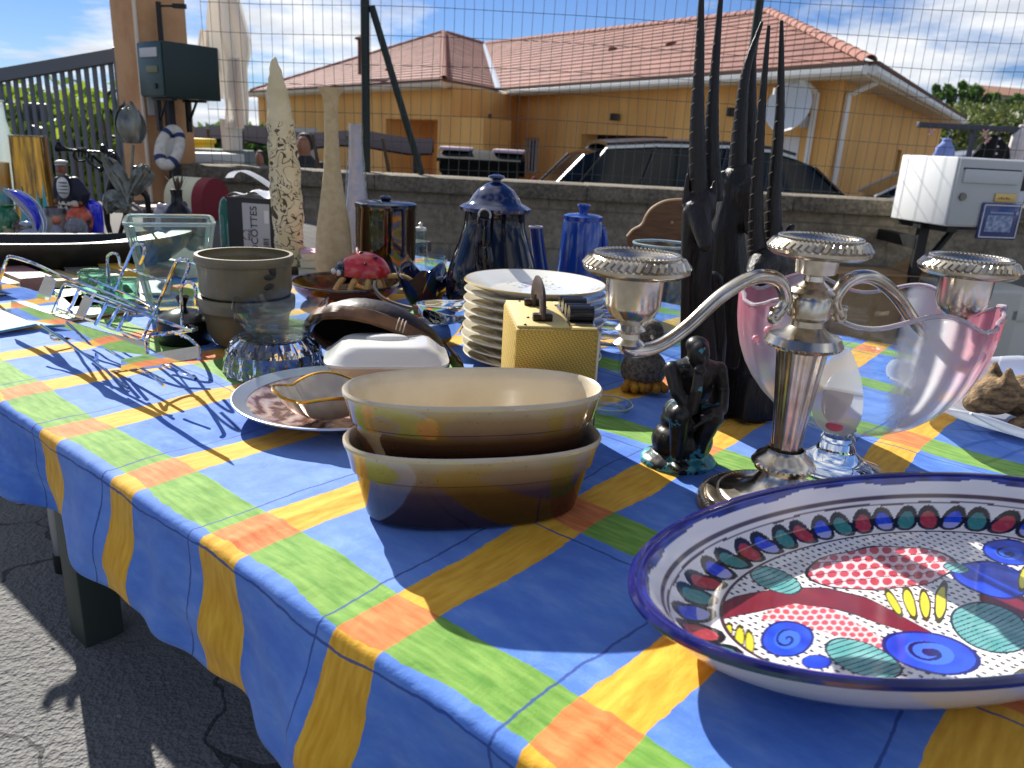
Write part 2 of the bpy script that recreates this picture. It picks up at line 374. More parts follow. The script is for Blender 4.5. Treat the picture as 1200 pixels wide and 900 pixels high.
def rel(b, o): 
    for v in b.v: v -= Vector(o.location)
    return b
rel(rough_wall(WX0, WX1, 0, WZ-.07, WALLY, .2, 320, 36, .05), wl).build('wall_face', CONC, wl)
x = WX0; k = 0
while x < WX1:                              # coping laid in lengths
    ln = min(random.uniform(.9, 1.15), WX1-x); cb_ = MB(); cb_.box((x+ln/2, WALLY+.1, WZ-.035+random.uniform(-.003, .003)), (ln-.002, .3, .075), 0, .005); rel(cb_, wl).build('coping_stone', CONC2, wl); x += ln; k += 1

# ---- wire mesh fence on the wall
GREEN = M('fence_green', (26, 40, 34), .5); WIRE = M('fence_wire', (62, 72, 66), .55, .0)
FY = WALLY+.12
fe = thing('wire_fence', 'dark green welded wire mesh fence standing on the low wall', 'fence', (3.2, FY, WZ))
def fpost(px, top, r=.022):
    q = onplane(px, 20, (0, FY), (1, FY)); b = MB(); b.tube([(q.x, FY+.02, WZ-.05), (q.x, FY+.02, top)], r, 10); rel(b, fe).build('post', GREEN, fe); return q.x
xp = fpost(427, 3.1); fpost(889, 3.1); b = MB(); b.tube([(xp+.29, FY+.03, WZ), (xp+.03, FY+.03, 1.72)], .018, 8); rel(b, fe).build('brace', GREEN, fe)
for q in (2.9, 4.9, 6.9): b = MB(); b.tube([(q, FY+.02, WZ-.05), (q, FY+.02, 3.1)], .022, 8); rel(b, fe).build('post', GREEN, fe)
b = MB(); x = WX0+.1
def wob(x, z): return Vector((.006*math.sin(z*3+x*9)+.008*noise.noise(Vector((x*3, z*2, 0))), .012*noise.noise(Vector((x*1.3, z*1.7, 5))), .012*noise.noise(Vector((x*1.1, 0, z*3)))+.014*math.sin(x*1.7+z)))
while x < 8.8:
    b.tube([Vector((x, FY, z))+wob(x, z) for z in [WZ+i*.21 for i in range(11)]], .00135, 3, capped=False); x += .0495
z = WZ+.03; i = 0
while z < 3.05:
    b.tube([Vector((x, FY-.002, z))+wob(x, z) for x in [WX0+.1+k*.3 for k in range(36)]], .0015, 3, capped=False); z += .1 if i % 4 == 3 else .13; i += 1
tag(rel(b, fe).build('wire_mesh', WIRE, fe, True), kind='stuff')

# ---- gate pillar
PA = math.radians(52); n1 = Vector((-math.cos(PA), -math.sin(PA), 0)); n2 = Vector((math.sin(PA), -math.cos(PA), 0))
RZ = math.atan2(n2.y, n2.x)+PI/2            # local -y looks along n2
OCHRE = M('ochre_render', (205, 158, 112), .9, col2=(190, 140, 96), ns=6, bs=90, bstr=.25)
pc = Q(157, 0, 3.95); pc = Vector((pc.x, 3.95, 0)); PW, PD = .255, .25
ctr = pc - n1*(PW/2) - n2*(PD/2) ; ctr.z = 0
pl = thing('gate_pillar', 'ochre rendered gate pillar left of the wire fence', 'pillar', ctr, RZ)
b = MB(); b.box((0, 0, .99), (PW, PD, 1.98), 0, .006); b.build('shaft', OCHRE, pl)
b = MB(); b.tube([(-PW/2-.004, -PD/2-.004, .05), (-PW/2-.004, -PD/2-.004, 1.985)], .009, 8); b.build('corner_trim', M('trim_pale', (232, 214, 190), .7), pl)
b = MB(); b.box((-PW/2+.03, -PD/2-.012, 1.2), (.03, .014, .09)); b.build('cable_cover', M('greywhite', (200, 200, 196), .6), pl)
b = MB(); b.box((PW/2+.12, -.02, .955), (.34, .2, .05), 0, .006); b.build('ledge', M('greywhite', (200, 200, 196), .6), pl)
# fence end post with hook by the pillar
fe2 = thing('fence_end_post', 'black fence end post with hook beside the ochre pillar', 'post', (Q(190, 60, 3.99).x, 3.99, .9))
b = MB(); b.tube([(0, 0, -.9), (0, 0, zat(fe2.location, 2)-.9)], .012, 8); b.build('post', M('black_paint', (22, 24, 25), .5), fe2)
zt_ = zat(fe2.location, 7)-.9; b = MB(); b.tube([(0, 0, zt_), (.09, 0, zt_+.005)], .005, 6); b.box((.1, 0, zt_+.004), (.06, .02, .02)); b.build('hook_arm', M('black_paint', (22, 24, 25), .5), fe2)

# ---- green letter box on the pillar
DKG = M('letterbox_green', (22, 44, 42), .42, bs=60, bstr=.05)
mbp = Q(195, 114, 3.72)
mb = thing('green_letter_box', 'dark green metal letter box mounted on the ochre pillar', 'letter box', (mbp.x, mbp.y, zat(mbp, 114)), RZ)
LW, LD, LH = .275, .225, .24                 # local x = along the long side, local y into the pillar
ob = MB(); ob.box((LW/2, LD/2, LH/2), (LW, LD, LH), 0, .004); ob.build('body', DKG, mb)
b = MB(); b.box((-.004, LD/2, LH/2), (.008, LD-.012, LH-.012), 0, .003); dr = b.build('door', M('letterbox_door', (34, 66, 66), .4), mb)
b = MB(); b.box((-.010, LD/2, LH*.8), (.006, LD-.07, .04), 0, .002); b.build('name_plate', M('greywhite', (200, 200, 196), .6), dr)
b = MB(); b.box((-.010, LD*.4, LH*.5), (.006, .1, .03), 0, .002); b.build('slot_flap', M('brass_dull', (120, 118, 84), .5, .4), dr)
b = MB(); b.tube([(-.008, LD*.3, LH*.2), (-.016, LD*.3, LH*.2)], .012, 10); b.build('lock', M('black_paint', (22, 24, 25), .5), dr)
BLK = M('black_paint', (22, 24, 25), .5)
for xx in (.05, .2):
    b = MB(); b.box((xx, LD-.05, -.075), (.02, .02, .15)); b.tube([(xx, LD-.04, -.12), (xx, .09, -.004)], .006, 6); b.box((xx, LD/2, -.006), (.025, LD*.8, .01)); b.build('bracket', BLK, mb)
b = MB(); b.box((.12, LD-.03, -.18), (.03, .03, .36)); b.build('bracket_post', BLK, mb)
# ---- small life ring ornament
lp = Q(201, 198, 3.72); s = mpp(lp)
lr = thing('life_ring_ornament', 'small white life ring ornament with blue bands leaning on the pillar', 'ornament', (lp.x, lp.y, zat(lp, 200)), .5)
R0, R1 = .078, .034
def tor(b, a0, a1, rr=1.0, n=24):
    b.tube([(R0*.5*math.cos(a0+(a1-a0)*i/n)+.34*R0*math.sin(a0+(a1-a0)*i/n), .05*math.sin(a0+(a1-a0)*i/n), .104+R0*1.0*math.sin(a0+(a1-a0)*i/n)) for i in range(n+1)], R1*rr*.74, 12)
b = MB(); tor(b, 0, 2*PI, n=40); b.build('ring', M('rope_white', (214, 208, 194), .85, col2=(190, 184, 170), ns=40, bs=60), lr)
for a in (.5, 2.1, 3.7, 5.2): b = MB(); tor(b, a, a+.3, 1.06, 6); b.build('band', M('navy_band', (44, 58, 96), .8), lr)
b = MB(); b.lathe([(.0005, -.008), (.045, -.008), (.047, 0), (.045, .008), (.0005, .008)], 20, fn=lambda q, a, r, z: (q.x*.5+q.y*.34, z+q.y*.4, q.y*.95+.104)); b.build('inner_disc', M('disc_grey', (176, 172, 160), .8), lr)

# ---- sliding slat gate, left of the pillar
GRY = M('gate_grey', (92, 98, 104), .5)
ga, gl_ = Q(141, 56, 4.3), Q(-12, 83, 4.5)
gz = ga.z; gz2 = gl_.z
gdir = Vector((gl_.x-ga.x, gl_.y-ga.y, 0)); glen = gdir.length; gdir.normalize()
gt = thing('slat_gate', 'grey metal driveway gate of upright slats in front of the hedge', 'gate', (ga.x, ga.y, 0), math.atan2(gdir.y, gdir.x))
gsl = (gz2-gz)/glen; gh = lambda s_: gz+gsl*s_
b = MB(); b.tube([(-.03, 0, gh(0)-.03), (glen+1.2, 0, gh(glen+1.2)-.03)], .045, 4, flat=(.8, 1)); b.build('top_rail', GRY, gt, False)
b = MB(); b.box((glen/2+.6, 0, .32), (glen+1.3, .05, .09), 0, .004); b.build('bottom_rail', GRY, gt)
b = MB(); b.box((.0, 0, gz/2+.15), (.06, .055, gz-.3), 0, .004); b.build('end_post', GRY, gt)
nb = int((glen+1.1)/.052); sl0 = None
for i in range(nb):
    if sl0 is None: b = MB(); b.box((0, 0, 0), (.025, .012, 1.0), 0, .002); sl0 = b.build('slat', GRY, gt); c = sl0
    else: c = sl0.copy(); C.objects.link(c); c.parent = gt
    h_ = gh(.07+i*.052)-.06-.34; c.location = (.07+i*.052, 0, .34+h_/2); c.scale = (1, 1, h_)
for (xx, zz_) in ((.09, gz*.82), (.12, gz*.66)):
    b = MB(); b.tube([(xx+.05*math.cos(a), -.03, zz_+.06*math.sin(a)) for a in [i*.5 for i in range(10)]], .008, 6); b.tube([(xx-.03, -.03, zz_-.12), (xx+.04, -.03, zz_-.04)], .01, 6); b.build('scroll_ornament', BLK, gt)
b = MB(); b.box((glen*.72, -.03, gz*.77), (.16, .02, .1), 0, .01); b.tube([(glen*.72, -.03, gz*.72), (glen*.72+.05, -.03, gz*.58), (glen*.72-.06, -.03, gz*.45), (glen*.72, -.03, gz*.35)], .03, 6); b.build('crest_ornament', GRY, gt)

# ---- foliage helper: many small leaf faces through a volume
def leafmat(name, a, b_, tl=.35):
    if name in MATS: return MATS[name]
    mt, t, b = nodes(name)
    oi = t.nodes.new('ShaderNodeAttribute'); oi.attribute_name = 'paint'
    t.links.new(mixc(t, oi.outputs['Fac'], lin(a), lin(b_)), b.inputs['Base Color']); b.inputs['Roughness'].default_value = .55
    trn = t.nodes.new('ShaderNodeBsdfTranslucent'); t.links.new(mixc(t, oi.outputs['Fac'], lin(tuple(min(255, x*1.25) for x in a)), lin(tuple(min(255, x*1.25) for x in b_))), trn.inputs[0])
    mix = t.nodes.new('ShaderNodeMixShader'); mix.inputs[0].default_value = tl; t.links.new(b.outputs[0], mix.inputs[1]); t.links.new(trn.outputs[0], mix.inputs[2])
    t.links.new(mix.outputs[0], t.nodes['Material Output'].inputs[0]); MATS[name] = mt; return mt
def leaves(name, centres, n, size, mat, parent=None, rs=1, loc=(0, 0, 0)):
    rnd = random.Random(rs); vs = []; fs = []; cols = []
    for _ in range(n):
        (cx_, cy__, cz_, rx, ry, rz_) = rnd.choice(centres)
        d = Vector((rnd.gauss(0, 1), rnd.gauss(0, 1), rnd.gauss(0, 1))).normalized()*(rnd.random()**.45)
        p = Vector((cx_+d.x*rx, cy__+d.y*ry, cz_+d.z*rz_)); s_ = size*rnd.uniform(.6, 1.35)
        a = Vector((rnd.gauss(0, 1), rnd.gauss(0, 1), rnd.gauss(0, .7))).normalized(); bb = a.orthogonal().normalized(); bb = Matrix.Rotation(rnd.random()*6.28, 3, a) @ bb; c_ = a.cross(bb)
        o = len(vs); vs += [p-bb*s_, p+c_*s_*.5, p+bb*s_, p-c_*s_*.5]; fs.append((o, o+1, o+2, o+3)); cols += [rnd.random()]*4
    me = bpy.data.meshes.new(name); me.from_pydata([tuple(v-Vector(loc)) for v in vs], [], fs); me.materials.append(mat)
    at = me.attributes.new('paint', 'FLOAT', 'POINT'); at.data.foreach_set('value', cols)
    o = bpy.data.objects.new(name, me); C.objects.link(o)
    if parent is not None: o.parent = parent
    else: o.location = loc
    return o
HEDGE = leafmat('hedge_leaf', (62, 92, 22), (150, 168, 48))
hq = P(60, 120, 1.3)
hd = thing('hedge', 'leafy yellow green hedge behind the slat gate', 'hedge', (gl_.x*.75-.9, gl_.y+1.2, 0))
cs = []
rr_ = random.Random(3)
for i in range(46):
    px = rr_.uniform(-40, 150); Yh = rr_.uniform(6.3, 8.2); top = (100 if px < 25 else 118 if px < 60 else 112 if px < 110 else 122)+rr_.uniform(-4, 30)
    q = Q(px, top, Yh); zt__ = q.z
    for zz_ in [zt__-.25, zt__-.7, zt__-1.15, .3]:
        cs.append((q.x-hd.location.x, q.y-hd.location.y, zz_+rr_.uniform(-.1, .1), .38, .4, .32))
leaves('foliage', cs, 15000, .07, HEDGE, hd, 5)
b = MB()
for i in range(16): xx = -1.6+i*.25; b.tube([(xx, 0, YARD), (xx+.1*math.sin(i), .1, .5), (xx-.05, .05, 1.1)], [.03, .022, .01], 6)
b.build('stems', M('bark', (78, 64, 48), .9), hd)

# ================================================================== HOUSE
EZ = 2.42
C0, V0, W0, L0, S0 = [P(*p, EZ) for p in [(1019, 76), (584, 106), (520, 95), (287, 109), (1128, 140)]]
hx = Vector((.038, .999, 0)); A0 = C0+hx*6.3; A0.z = zat(A0, 15)
def onface(x, y, a, b_, c_):
    n_ = (b_-a).cross(c_-a); d = ray(x, y); return O+d*((a-O).dot(n_)/d.dot(n_))
R2 = onface(567, 52, C0, V0, A0); WA = onface(520, 38, W0, V0, R2); A2 = A0+(S0-C0)*.55; A2.z = A0.z
hs = thing('orange_house', 'single storey orange house with pink tiled hip roof', 'house', (C0.x, C0.y, YARD))
ORG = M('orange_render', (238, 184, 108), .92, col2=(218, 160, 88), ns=1.6, bs=60, bstr=.2, bd=.004, stretch=(1.6, 1.6, .22), ramp_=(.35, .72))
def tilemat():
    mt, t, b = nodes('roof_tiles')
    a = t.nodes.new('ShaderNodeUVMap'); a.uv_map = 'UVMap'
    br = t.nodes.new('ShaderNodeTexBrick'); br.inputs['Scale'].default_value = 1; br.inputs['Brick Width'].default_value = .25; br.inputs['Row Height'].default_value = .28; br.inputs['Mortar Size'].default_value = .012; br.offset = .5
    br.inputs['Color1'].default_value = (*lin((150, 106, 94)), 1); br.inputs['Color2'].default_value = (*lin((124, 82, 73)), 1); br.inputs['Mortar'].default_value = (*lin((150, 92, 72)), 1)
    t.links.new(a.outputs[0], br.inputs['Vector'])
    t.links.new(mixc(t, .4, br.outputs[0], ramp(t, noise_tex(t, 1.1, 6), [(.35, lin((114, 78, 70))), (.65, lin((164, 118, 104)))])), b.inputs['Base Color']); b.inputs['Roughness'].default_value = .85
    return mt
TILE = tilemat()
def roof_plane(pts, name='roof_slope'):     # stepped courses of tiles, eave edge = pts[0]->pts[1]
    p = [Vector(q) for q in pts]; eave = (p[1]-p[0]).normalized(); nrm = (p[1]-p[0]).cross(p[2]-p[1]).normalized()
    if nrm.z < 0: nrm = -nrm
    upd = nrm.cross(eave).normalized()
    if upd.z < 0: upd = -upd
    loc2 = [((q-p[0]).dot(eave), (q-p[0]).dot(upd)) for q in p]; top = max(v for _, v in loc2); n = max(2, int(top/.28)); b = MB(); uv = []
    def span(v):
        xs_ = []
        for (a, c), (a2, c2) in zip(loc2, loc2[1:]+loc2[:1]):
            if abs(c2-c) > 1e-6 and min(c, c2)-1e-6 <= v <= max(c, c2)+1e-6: xs_.append(a+(a2-a)*(v-c)/(c2-c))
            elif abs(c2-c) <= 1e-6 and abs(v-c) < 1e-4: xs_ += [a, a2]
        return (min(xs_), max(xs_)) if xs_ else None
    for i in range(n):
        v0, v1 = top*i/n, top*(i+1)/n-1e-4; s0, s1 = span(v0+1e-4), span(v1)
        if not s0 or not s1: continue
        W3 = lambda a, v, h: p[0]+eave*a+upd*v+nrm*h
        q = [W3(s0[0], v0, .035), W3(s0[1], v0, .035), W3(s1[1], v1, .012), W3(s1[0], v1, .012), W3(s0[0], v0, 0), W3(s0[1], v0, 0)]
        b.add(q, [(0, 1, 2, 3), (4, 5, 1, 0)]); uv.append([(s0[0], v0+.005), (s0[1], v0+.005), (s1[1], v1-.005), (s1[0], v1-.005), (s0[0], v0), (s0[1], v0)])
    o = rel(b, hs).build(name, TILE, hs, False)
    lay = o.data.uv_layers.new(name='UVMap'); flat = [c for u in uv for c in u]
    for lp_ in o.data.loops: lay.data[lp_.index].uv = flat[lp_.vertex_index]
    return o
B1 = P(430, 70, EZ)+Vector((6, 14, 0)); B1.z = EZ
roof_plane([V0, C0, A0, R2]); roof_plane([C0, S0, A2, A0]); roof_plane([W0, V0, R2, WA]); roof_plane([L0, W0, WA])
back = MB(); bk1 = S0+Vector((-6, 10, 0)); bk2 = L0+Vector((5, 6, 0)); back.add([A0, A2, bk1, R2], [(0, 1, 2, 3)]); back.add([A2, S0, bk1], [(0, 1, 2)]); back.add([R2, bk1, bk2, WA], [(0, 1, 2, 3)]); back.add([WA, bk2, L0], [(0, 1, 2)]); rel(back, hs).build('rear_roof', TILE, hs, False)
def ridge(a, b_, step=.36, r=.1):           # half round ridge tiles, each its own piece
    a, b_ = Vector(a), Vector(b_); d = (b_-a); n = int(d.length/step); d.normalize(); side = d.cross(Vector((0, 0, 1))).normalized(); up_ = side.cross(d); q0 = None
    R = Matrix((d, side, up_)).transposed().to_4x4()
    for i in range(n):
        if 'ridge' not in SH:
            b = MB(); rows = []
            for j, rr in ((0, 1.0), (1, .84)):
                rows.append([(j*.42, rr*r*1.05*math.cos(t), rr*r*math.sin(t)) for t in [PI*k/8 for k in range(9)]])
            b.sheet(rows, .012); o = b.build('ridge_tile', M('ridge_clay', (184, 132, 114), .85, col2=(152, 102, 88), ns=5), hs); SH['ridge'] = o.data
        else: o = bpy.data.objects.new('ridge_tile', SH['ridge']); C.objects.link(o); o.parent = hs
        mm = R.copy(); mm.translation = a+d*(i*step)-Vector(hs.location)+Vector((0, 0, .01)); o.matrix_local = mm
SH = {}
ridge(C0+Vector((0, 0, .03)), A0); ridge(A0, R2); ridge(W0+Vector((0, 0, .03)), WA); ridge(WA, L0, .42); ridge(R2, WA)
b = MB(); b.tube([V0+Vector((0, 0, .05)), R2+Vector((0, 0, .03))], .1, 6, flat=(1, .25)); rel(b, hs).build('valley_flashing', M('zinc', (206, 210, 214), .4, .3), hs)
# vents in the tiles
for (px, py) in ((720, 58), (788, 52), (457, 82)):
    nrm = (C0-V0).cross(A0-C0) if px > 560 else (W0-L0).cross(WA-W0); nrm.normalize(); base = C0 if px > 560 else W0
    d = ray(px, py); q = O+d*((base-O).dot(nrm)/d.dot(nrm)); b = MB(); b.box(q-d*.05, (.26, .2, .1), .6, .02); rel(b, hs).build('roof_vent', M('vent_clay', (110, 66, 50), .9), hs)
# walls set in from the eaves
ctrh = Vector((3.5, 22, 0))
def inset(a, b_, d):
    a, b_ = Vector(a), Vector(b_); t = (b_-a); n = Vector((-t.y, t.x, 0)).normalized()
    if n.dot(ctrh-a) < 0: n = -n
    return n*d
inF = inset(C0, V0, .5); inS = inset(C0, S0, .5); inW = inset(W0, L0, .5); inV = inset(V0, W0, .5)
def isect(a, d1, b_, d2):
    a, b_ = Vector(a).to_2d(), Vector(b_).to_2d(); d1, d2 = Vector(d1).to_2d(), Vector(d2).to_2d(); k = (b_-a).cross(d2)/d1.cross(d2) if hasattr(a, 'cross') else 0
    q = a+d1*k; return Vector((q.x, q.y, 0))
c1 = isect(C0+inF, V0-C0, C0+inS, S0-C0); v1 = isect(C0+inF, V0-C0, V0+inV, W0-V0); w1 = isect(V0+inV, W0-V0, W0+inW, L0-W0); l1 = Vector((*(L0+inW).to_2d(), 0)); s1 = Vector((*(S0+inS).to_2d(), 0))
def wallgrid(a, b_, openings, name='wall'):  # a wall slab with real openings; openings = list of (s0, s1, z0, z1, depth)
    a = Vector((a.x, a.y, 0)); t = Vector((b_.x, b_.y, 0))-a; ln = t.length; t.normalize(); n = Vector((-t.y, t.x, 0))
    if n.dot(ctrh-a) < 0: n = -n
    ss = sorted({0, ln, *[o[0] for o in openings], *[o[1] for o in openings]}); zs = sorted({YARD, EZ-.12, *[o[2] for o in openings], *[o[3] for o in openings]}); b = MB()
    for s0, s1_ in zip(ss, ss[1:]):
        for z0, z1 in zip(zs, zs[1:]):
            if any(o[0]-1e-4 <= s0 and s1_ <= o[1]+1e-4 and o[2]-1e-4 <= z0 and z1 <= o[3]+1e-4 for o in openings): continue
            q = a+t*s0; r = a+t*s1_; b.add([(q.x, q.y, z0), (r.x, r.y, z0), (r.x, r.y, z1), (q.x, q.y, z1)], [(0, 1, 2, 3)])
    for o in openings:
        q = a+t*o[0]; r = a+t*o[1]; dd = n*o[4]
        for (p1, p2) in (((q, o[2]), (q, o[3])), ((q, o[3]), (r, o[3])), ((r, o[3]), (r, o[2])), ((r, o[2]), (q, o[2]))):
            A_ = p1[0]+Vector((0, 0, p1[1])); B_ = p2[0]+Vector((0, 0, p2[1])); b.add([A_, B_, B_+dd, A_+dd], [(0, 1, 2, 3)])
    rel(b, hs).build(name, ORG, hs, False); return a, t, n
def op(a, b_, x0, y0, x1, y1, d):            # opening from its pixel corners
    q, r = onplane(x0, y1, a, b_), onplane(x1, y0, a, b_); t = (Vector((b_.x, b_.y, 0))-Vector((a.x, a.y, 0))).normalized()
    s = sorted([(q-Vector((a.x, a.y, 0))).dot(t), (r-Vector((a.x, a.y, 0))).dot(t)]); return [s[0], s[1], min(q.z, r.z), max(q.z, r.z), d]
of = [op(c1, v1, 612, 162, 632, 202, .22), op(c1, v1, 676, 160, 782, 230, .5), op(c1, v1, 902, 160, 938, 230, .12)]
for o in of[1:]: o[2] = YARD+.02
a, t, n = wallgrid(c1, v1, of)
def panel(a, t, n, o, mat, name, depth, inset_=0.0, thick=.03, z0=None):
    b = MB(); s0, s1_ = o[0]+inset_, o[1]-inset_; zz0 = o[2]+inset_; zz1 = o[3]-inset_; q = a+t*((s0+s1_)/2)+n*depth; b.box((q.x, q.y, (zz0+zz1)/2), (s1_-s0, thick, zz1-zz0), math.atan2(t.y, t.x)); return rel(b, hs).build(name, mat, hs, False)
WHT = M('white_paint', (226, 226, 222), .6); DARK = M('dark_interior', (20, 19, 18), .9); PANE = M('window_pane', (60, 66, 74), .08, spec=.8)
wn = panel(a, t, n, of[0], WHT, 'window', .18); 
for i in range(5):
    s_ = of[0][0]+(of[0][1]-of[0][0])*(i+.5)/5; q = a+t*s_+n*.06; b = MB(); b.tube([(q.x, q.y, of[0][2]), (q.x, q.y, of[0][3])], .018, 5); rel(b, hs).build('window_bar', WHT, hs)
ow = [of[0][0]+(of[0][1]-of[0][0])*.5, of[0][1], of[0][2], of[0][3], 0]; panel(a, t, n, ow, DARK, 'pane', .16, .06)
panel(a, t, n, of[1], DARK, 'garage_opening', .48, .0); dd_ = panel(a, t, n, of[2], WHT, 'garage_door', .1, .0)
ow_ = [op(w1, l1, 452, 140, 513, 215, 1.6), op(w1, l1, 318, 150, 372, 200, .25)]; ow_[0][2] = YARD+.02
a, t, n = wallgrid(w1, l1, ow_); panel(a, t, n, ow_[0], ORG, 'porch_back_wall', 1.58); panel(a, t, n, ow_[1], PANE, 'shop_window', .2)
o2 = list(ow_[0]); o2[0] += (o2[1]-o2[0])*.42; o2[1] = o2[0]+(o2[1]-o2[0])*.3; o2[3] -= .25; panel(a, t, n, o2, M('door_brown', (120, 74, 42), .6), 'porch_door', 1.5)
ov = [op(v1, w1, 528, 140, 562, 204, .9)]; ov[0][2] = YARD+.02
a, t, n = wallgrid(v1, w1, ov); panel(a, t, n, ov[0], ORG, 'recess_wall', .88); oo = list(ov[0]); oo[0] += .1; oo[1] -= .25; oo[3] -= .2; panel(a, t, n, oo, M('cream_door', (206, 190, 160), .6), 'side_door', .8)
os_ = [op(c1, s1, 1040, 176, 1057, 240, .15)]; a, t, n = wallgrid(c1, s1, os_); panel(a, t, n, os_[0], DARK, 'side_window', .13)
b = MB(); k1 = S0+Vector((-6, 10, 0)); k2 = L0+Vector((5, 6, 0)); 
for p_, q_ in ((s1, k1), (k1, k2), (k2, l1)): b.add([(p_.x, p_.y, YARD), (q_.x, q_.y, YARD), (q_.x, q_.y, EZ), (p_.x, p_.y, EZ)], [(0, 1, 2, 3)])
rel(b, hs).build('rear_wall', ORG, hs, False)
# soffit, fascia, gutters
SOF = M('soffit', (214, 196, 168), .8); GUT = M('gutter', (232, 230, 222), .5)
for (p_, q_, pi, qi) in ((C0, V0, c1, v1), (V0, W0, v1, w1), (W0, L0, w1, l1), (C0, S0, c1, s1)):
    b = MB(); b.add([(p_.x, p_.y, EZ-.13), (q_.x, q_.y, EZ-.13), (qi.x, qi.y, EZ-.13), (pi.x, pi.y, EZ-.13)], [(0, 1, 2, 3)]); rel(b, hs).build('soffit', SOF, hs, False)
    d_ = (q_-p_).normalized(); o_ = Vector((d_.y, -d_.x, 0)); o_ = -o_ if o_.dot(ctrh-p_) > 0 else o_
    b = MB(); mid = (p_+q_)/2-o_*.02; b.box((mid.x, mid.y, EZ-.085), ((q_-p_).length, .03, .15), math.atan2(d_.y, d_.x)); rel(b, hs).build('fascia', SOF, hs, False)
    b = MB(); b.tube([p_+o_*.06+Vector((0, 0, -.06)), q_+o_*.06+Vector((0, 0, -.06))], .075, 8); rel(b, hs).build('gutter', GUT if p_ is C0 else SOF, hs)
    b = MB(); mid = (p_+q_)/2+o_*.03; b.box((mid.x, mid.y, EZ+.025), ((q_-p_).length, .2, .05), math.atan2(d_.y, d_.x)); rel(b, hs).build('eave_tiles', M('eave_brown', (104, 74, 58), .9), hs, False)
tF = (v1-c1).normalized(); nF = -inF.normalized(); tS = (s1-c1).normalized(); nS = -inS.normalized()
for (base, tt, nn, s_) in ((c1, tF, nF, .42), (c1, tS, nS, .25)):
    q = base+tt*s_+nn*.06; b = MB(); b.tube([Vector((q.x, q.y, YARD)), Vector((q.x, q.y, EZ-.32)), Vector((q.x, q.y, EZ-.3))+nn*.06, Vector((q.x, q.y, EZ-.12))+nn*.42], .05, 8); rel(b, hs).build('downpipe', GUT, hs)
# satellite dish
sq = onplane(948, 128, c1, v1); b = MB(); dn = Vector((-.75, -.62, .22)).normalized(); rot = dn.to_track_quat('Z', 'Y').to_matrix()
rows = [(r, .5*r*r) for r in (.01, .1, .2, .3, .4, .44)]; b.lathe(rows+[(r, z-.025) for r, z in rows[::-1]], 28, fn=lambda q, a_, r, z: rot @ Vector(q)*.92); 
sd = thing('satellite_dish', 'round white satellite dish on the orange house wall', 'satellite dish', sq+nF*.42)
b.build('reflector', M('dish_white', (214, 216, 214), .5), sd); b = MB(); b.tube([rot @ Vector((0, .36, .1)), rot @ Vector((0, .1, .5))], .014, 6); b.box(rot @ Vector((0, .1, .5)), (.07, .07, .1)); b.build('arm', M('greywhite', (200, 200, 196), .6), sd); b = MB(); b.tube([(0, 0, 0), -nF*.3, -nF*.42+Vector((0, 0, -.12))], .025, 6); b.box(-nF*.4+Vector((0, 0, -.2)), (.14, .14, .18)); b.build('mount', M('greywhite', (200, 200, 196), .6), sd)
for i, (px, py, pa, pb_) in enumerate(((725, 136, c1, v1), (863, 130, c1, v1), (576, 136, v1, w1))):
    q = onplane(px, py, pa, pb_); fl = thing('floodlight', ['small black floodlight above the dark garage opening', 'small dark floodlight on orange wall behind carved horns', 'small black floodlight near the house corner over the bin'][i], 'floodlight', q+Vector((-.1, -.1, -.08)), .5, 'floodlights on the house wall')
    b = MB(); b.box((0, 0, .05), (.2, .1, .15), 0, .01); b.build('housing', BLK, fl); b = MB(); b.box((0, -.055, .05), (.16, .01, .11)); b.build('lens', PANE, fl)
    b = MB(); b.box((0, .08, .05), (.04, .1, .04)); b.build('arm', BLK, fl)
# chimney pipe
q = P(424, 47, 3.9); b = MB(); 
cpq = Q(424, 66, 24.5); ch = thing('chimney_pipe', 'small brown chimney pipe on the left house roof', 'chimney', (cpq.x, cpq.y, cpq.z-.5)); b.tube([(0, 0, 0), (0, 0, .95)], .12, 10); b.build('pipe', M('vent_clay', (110, 66, 50), .9), ch); b = MB(); b.lathe([(.0005, .95), (.2, .95), (.2, 1.0), (.0005, 1.08)], 12); b.build('cap', M('vent_clay', (110, 66, 50), .9), ch)
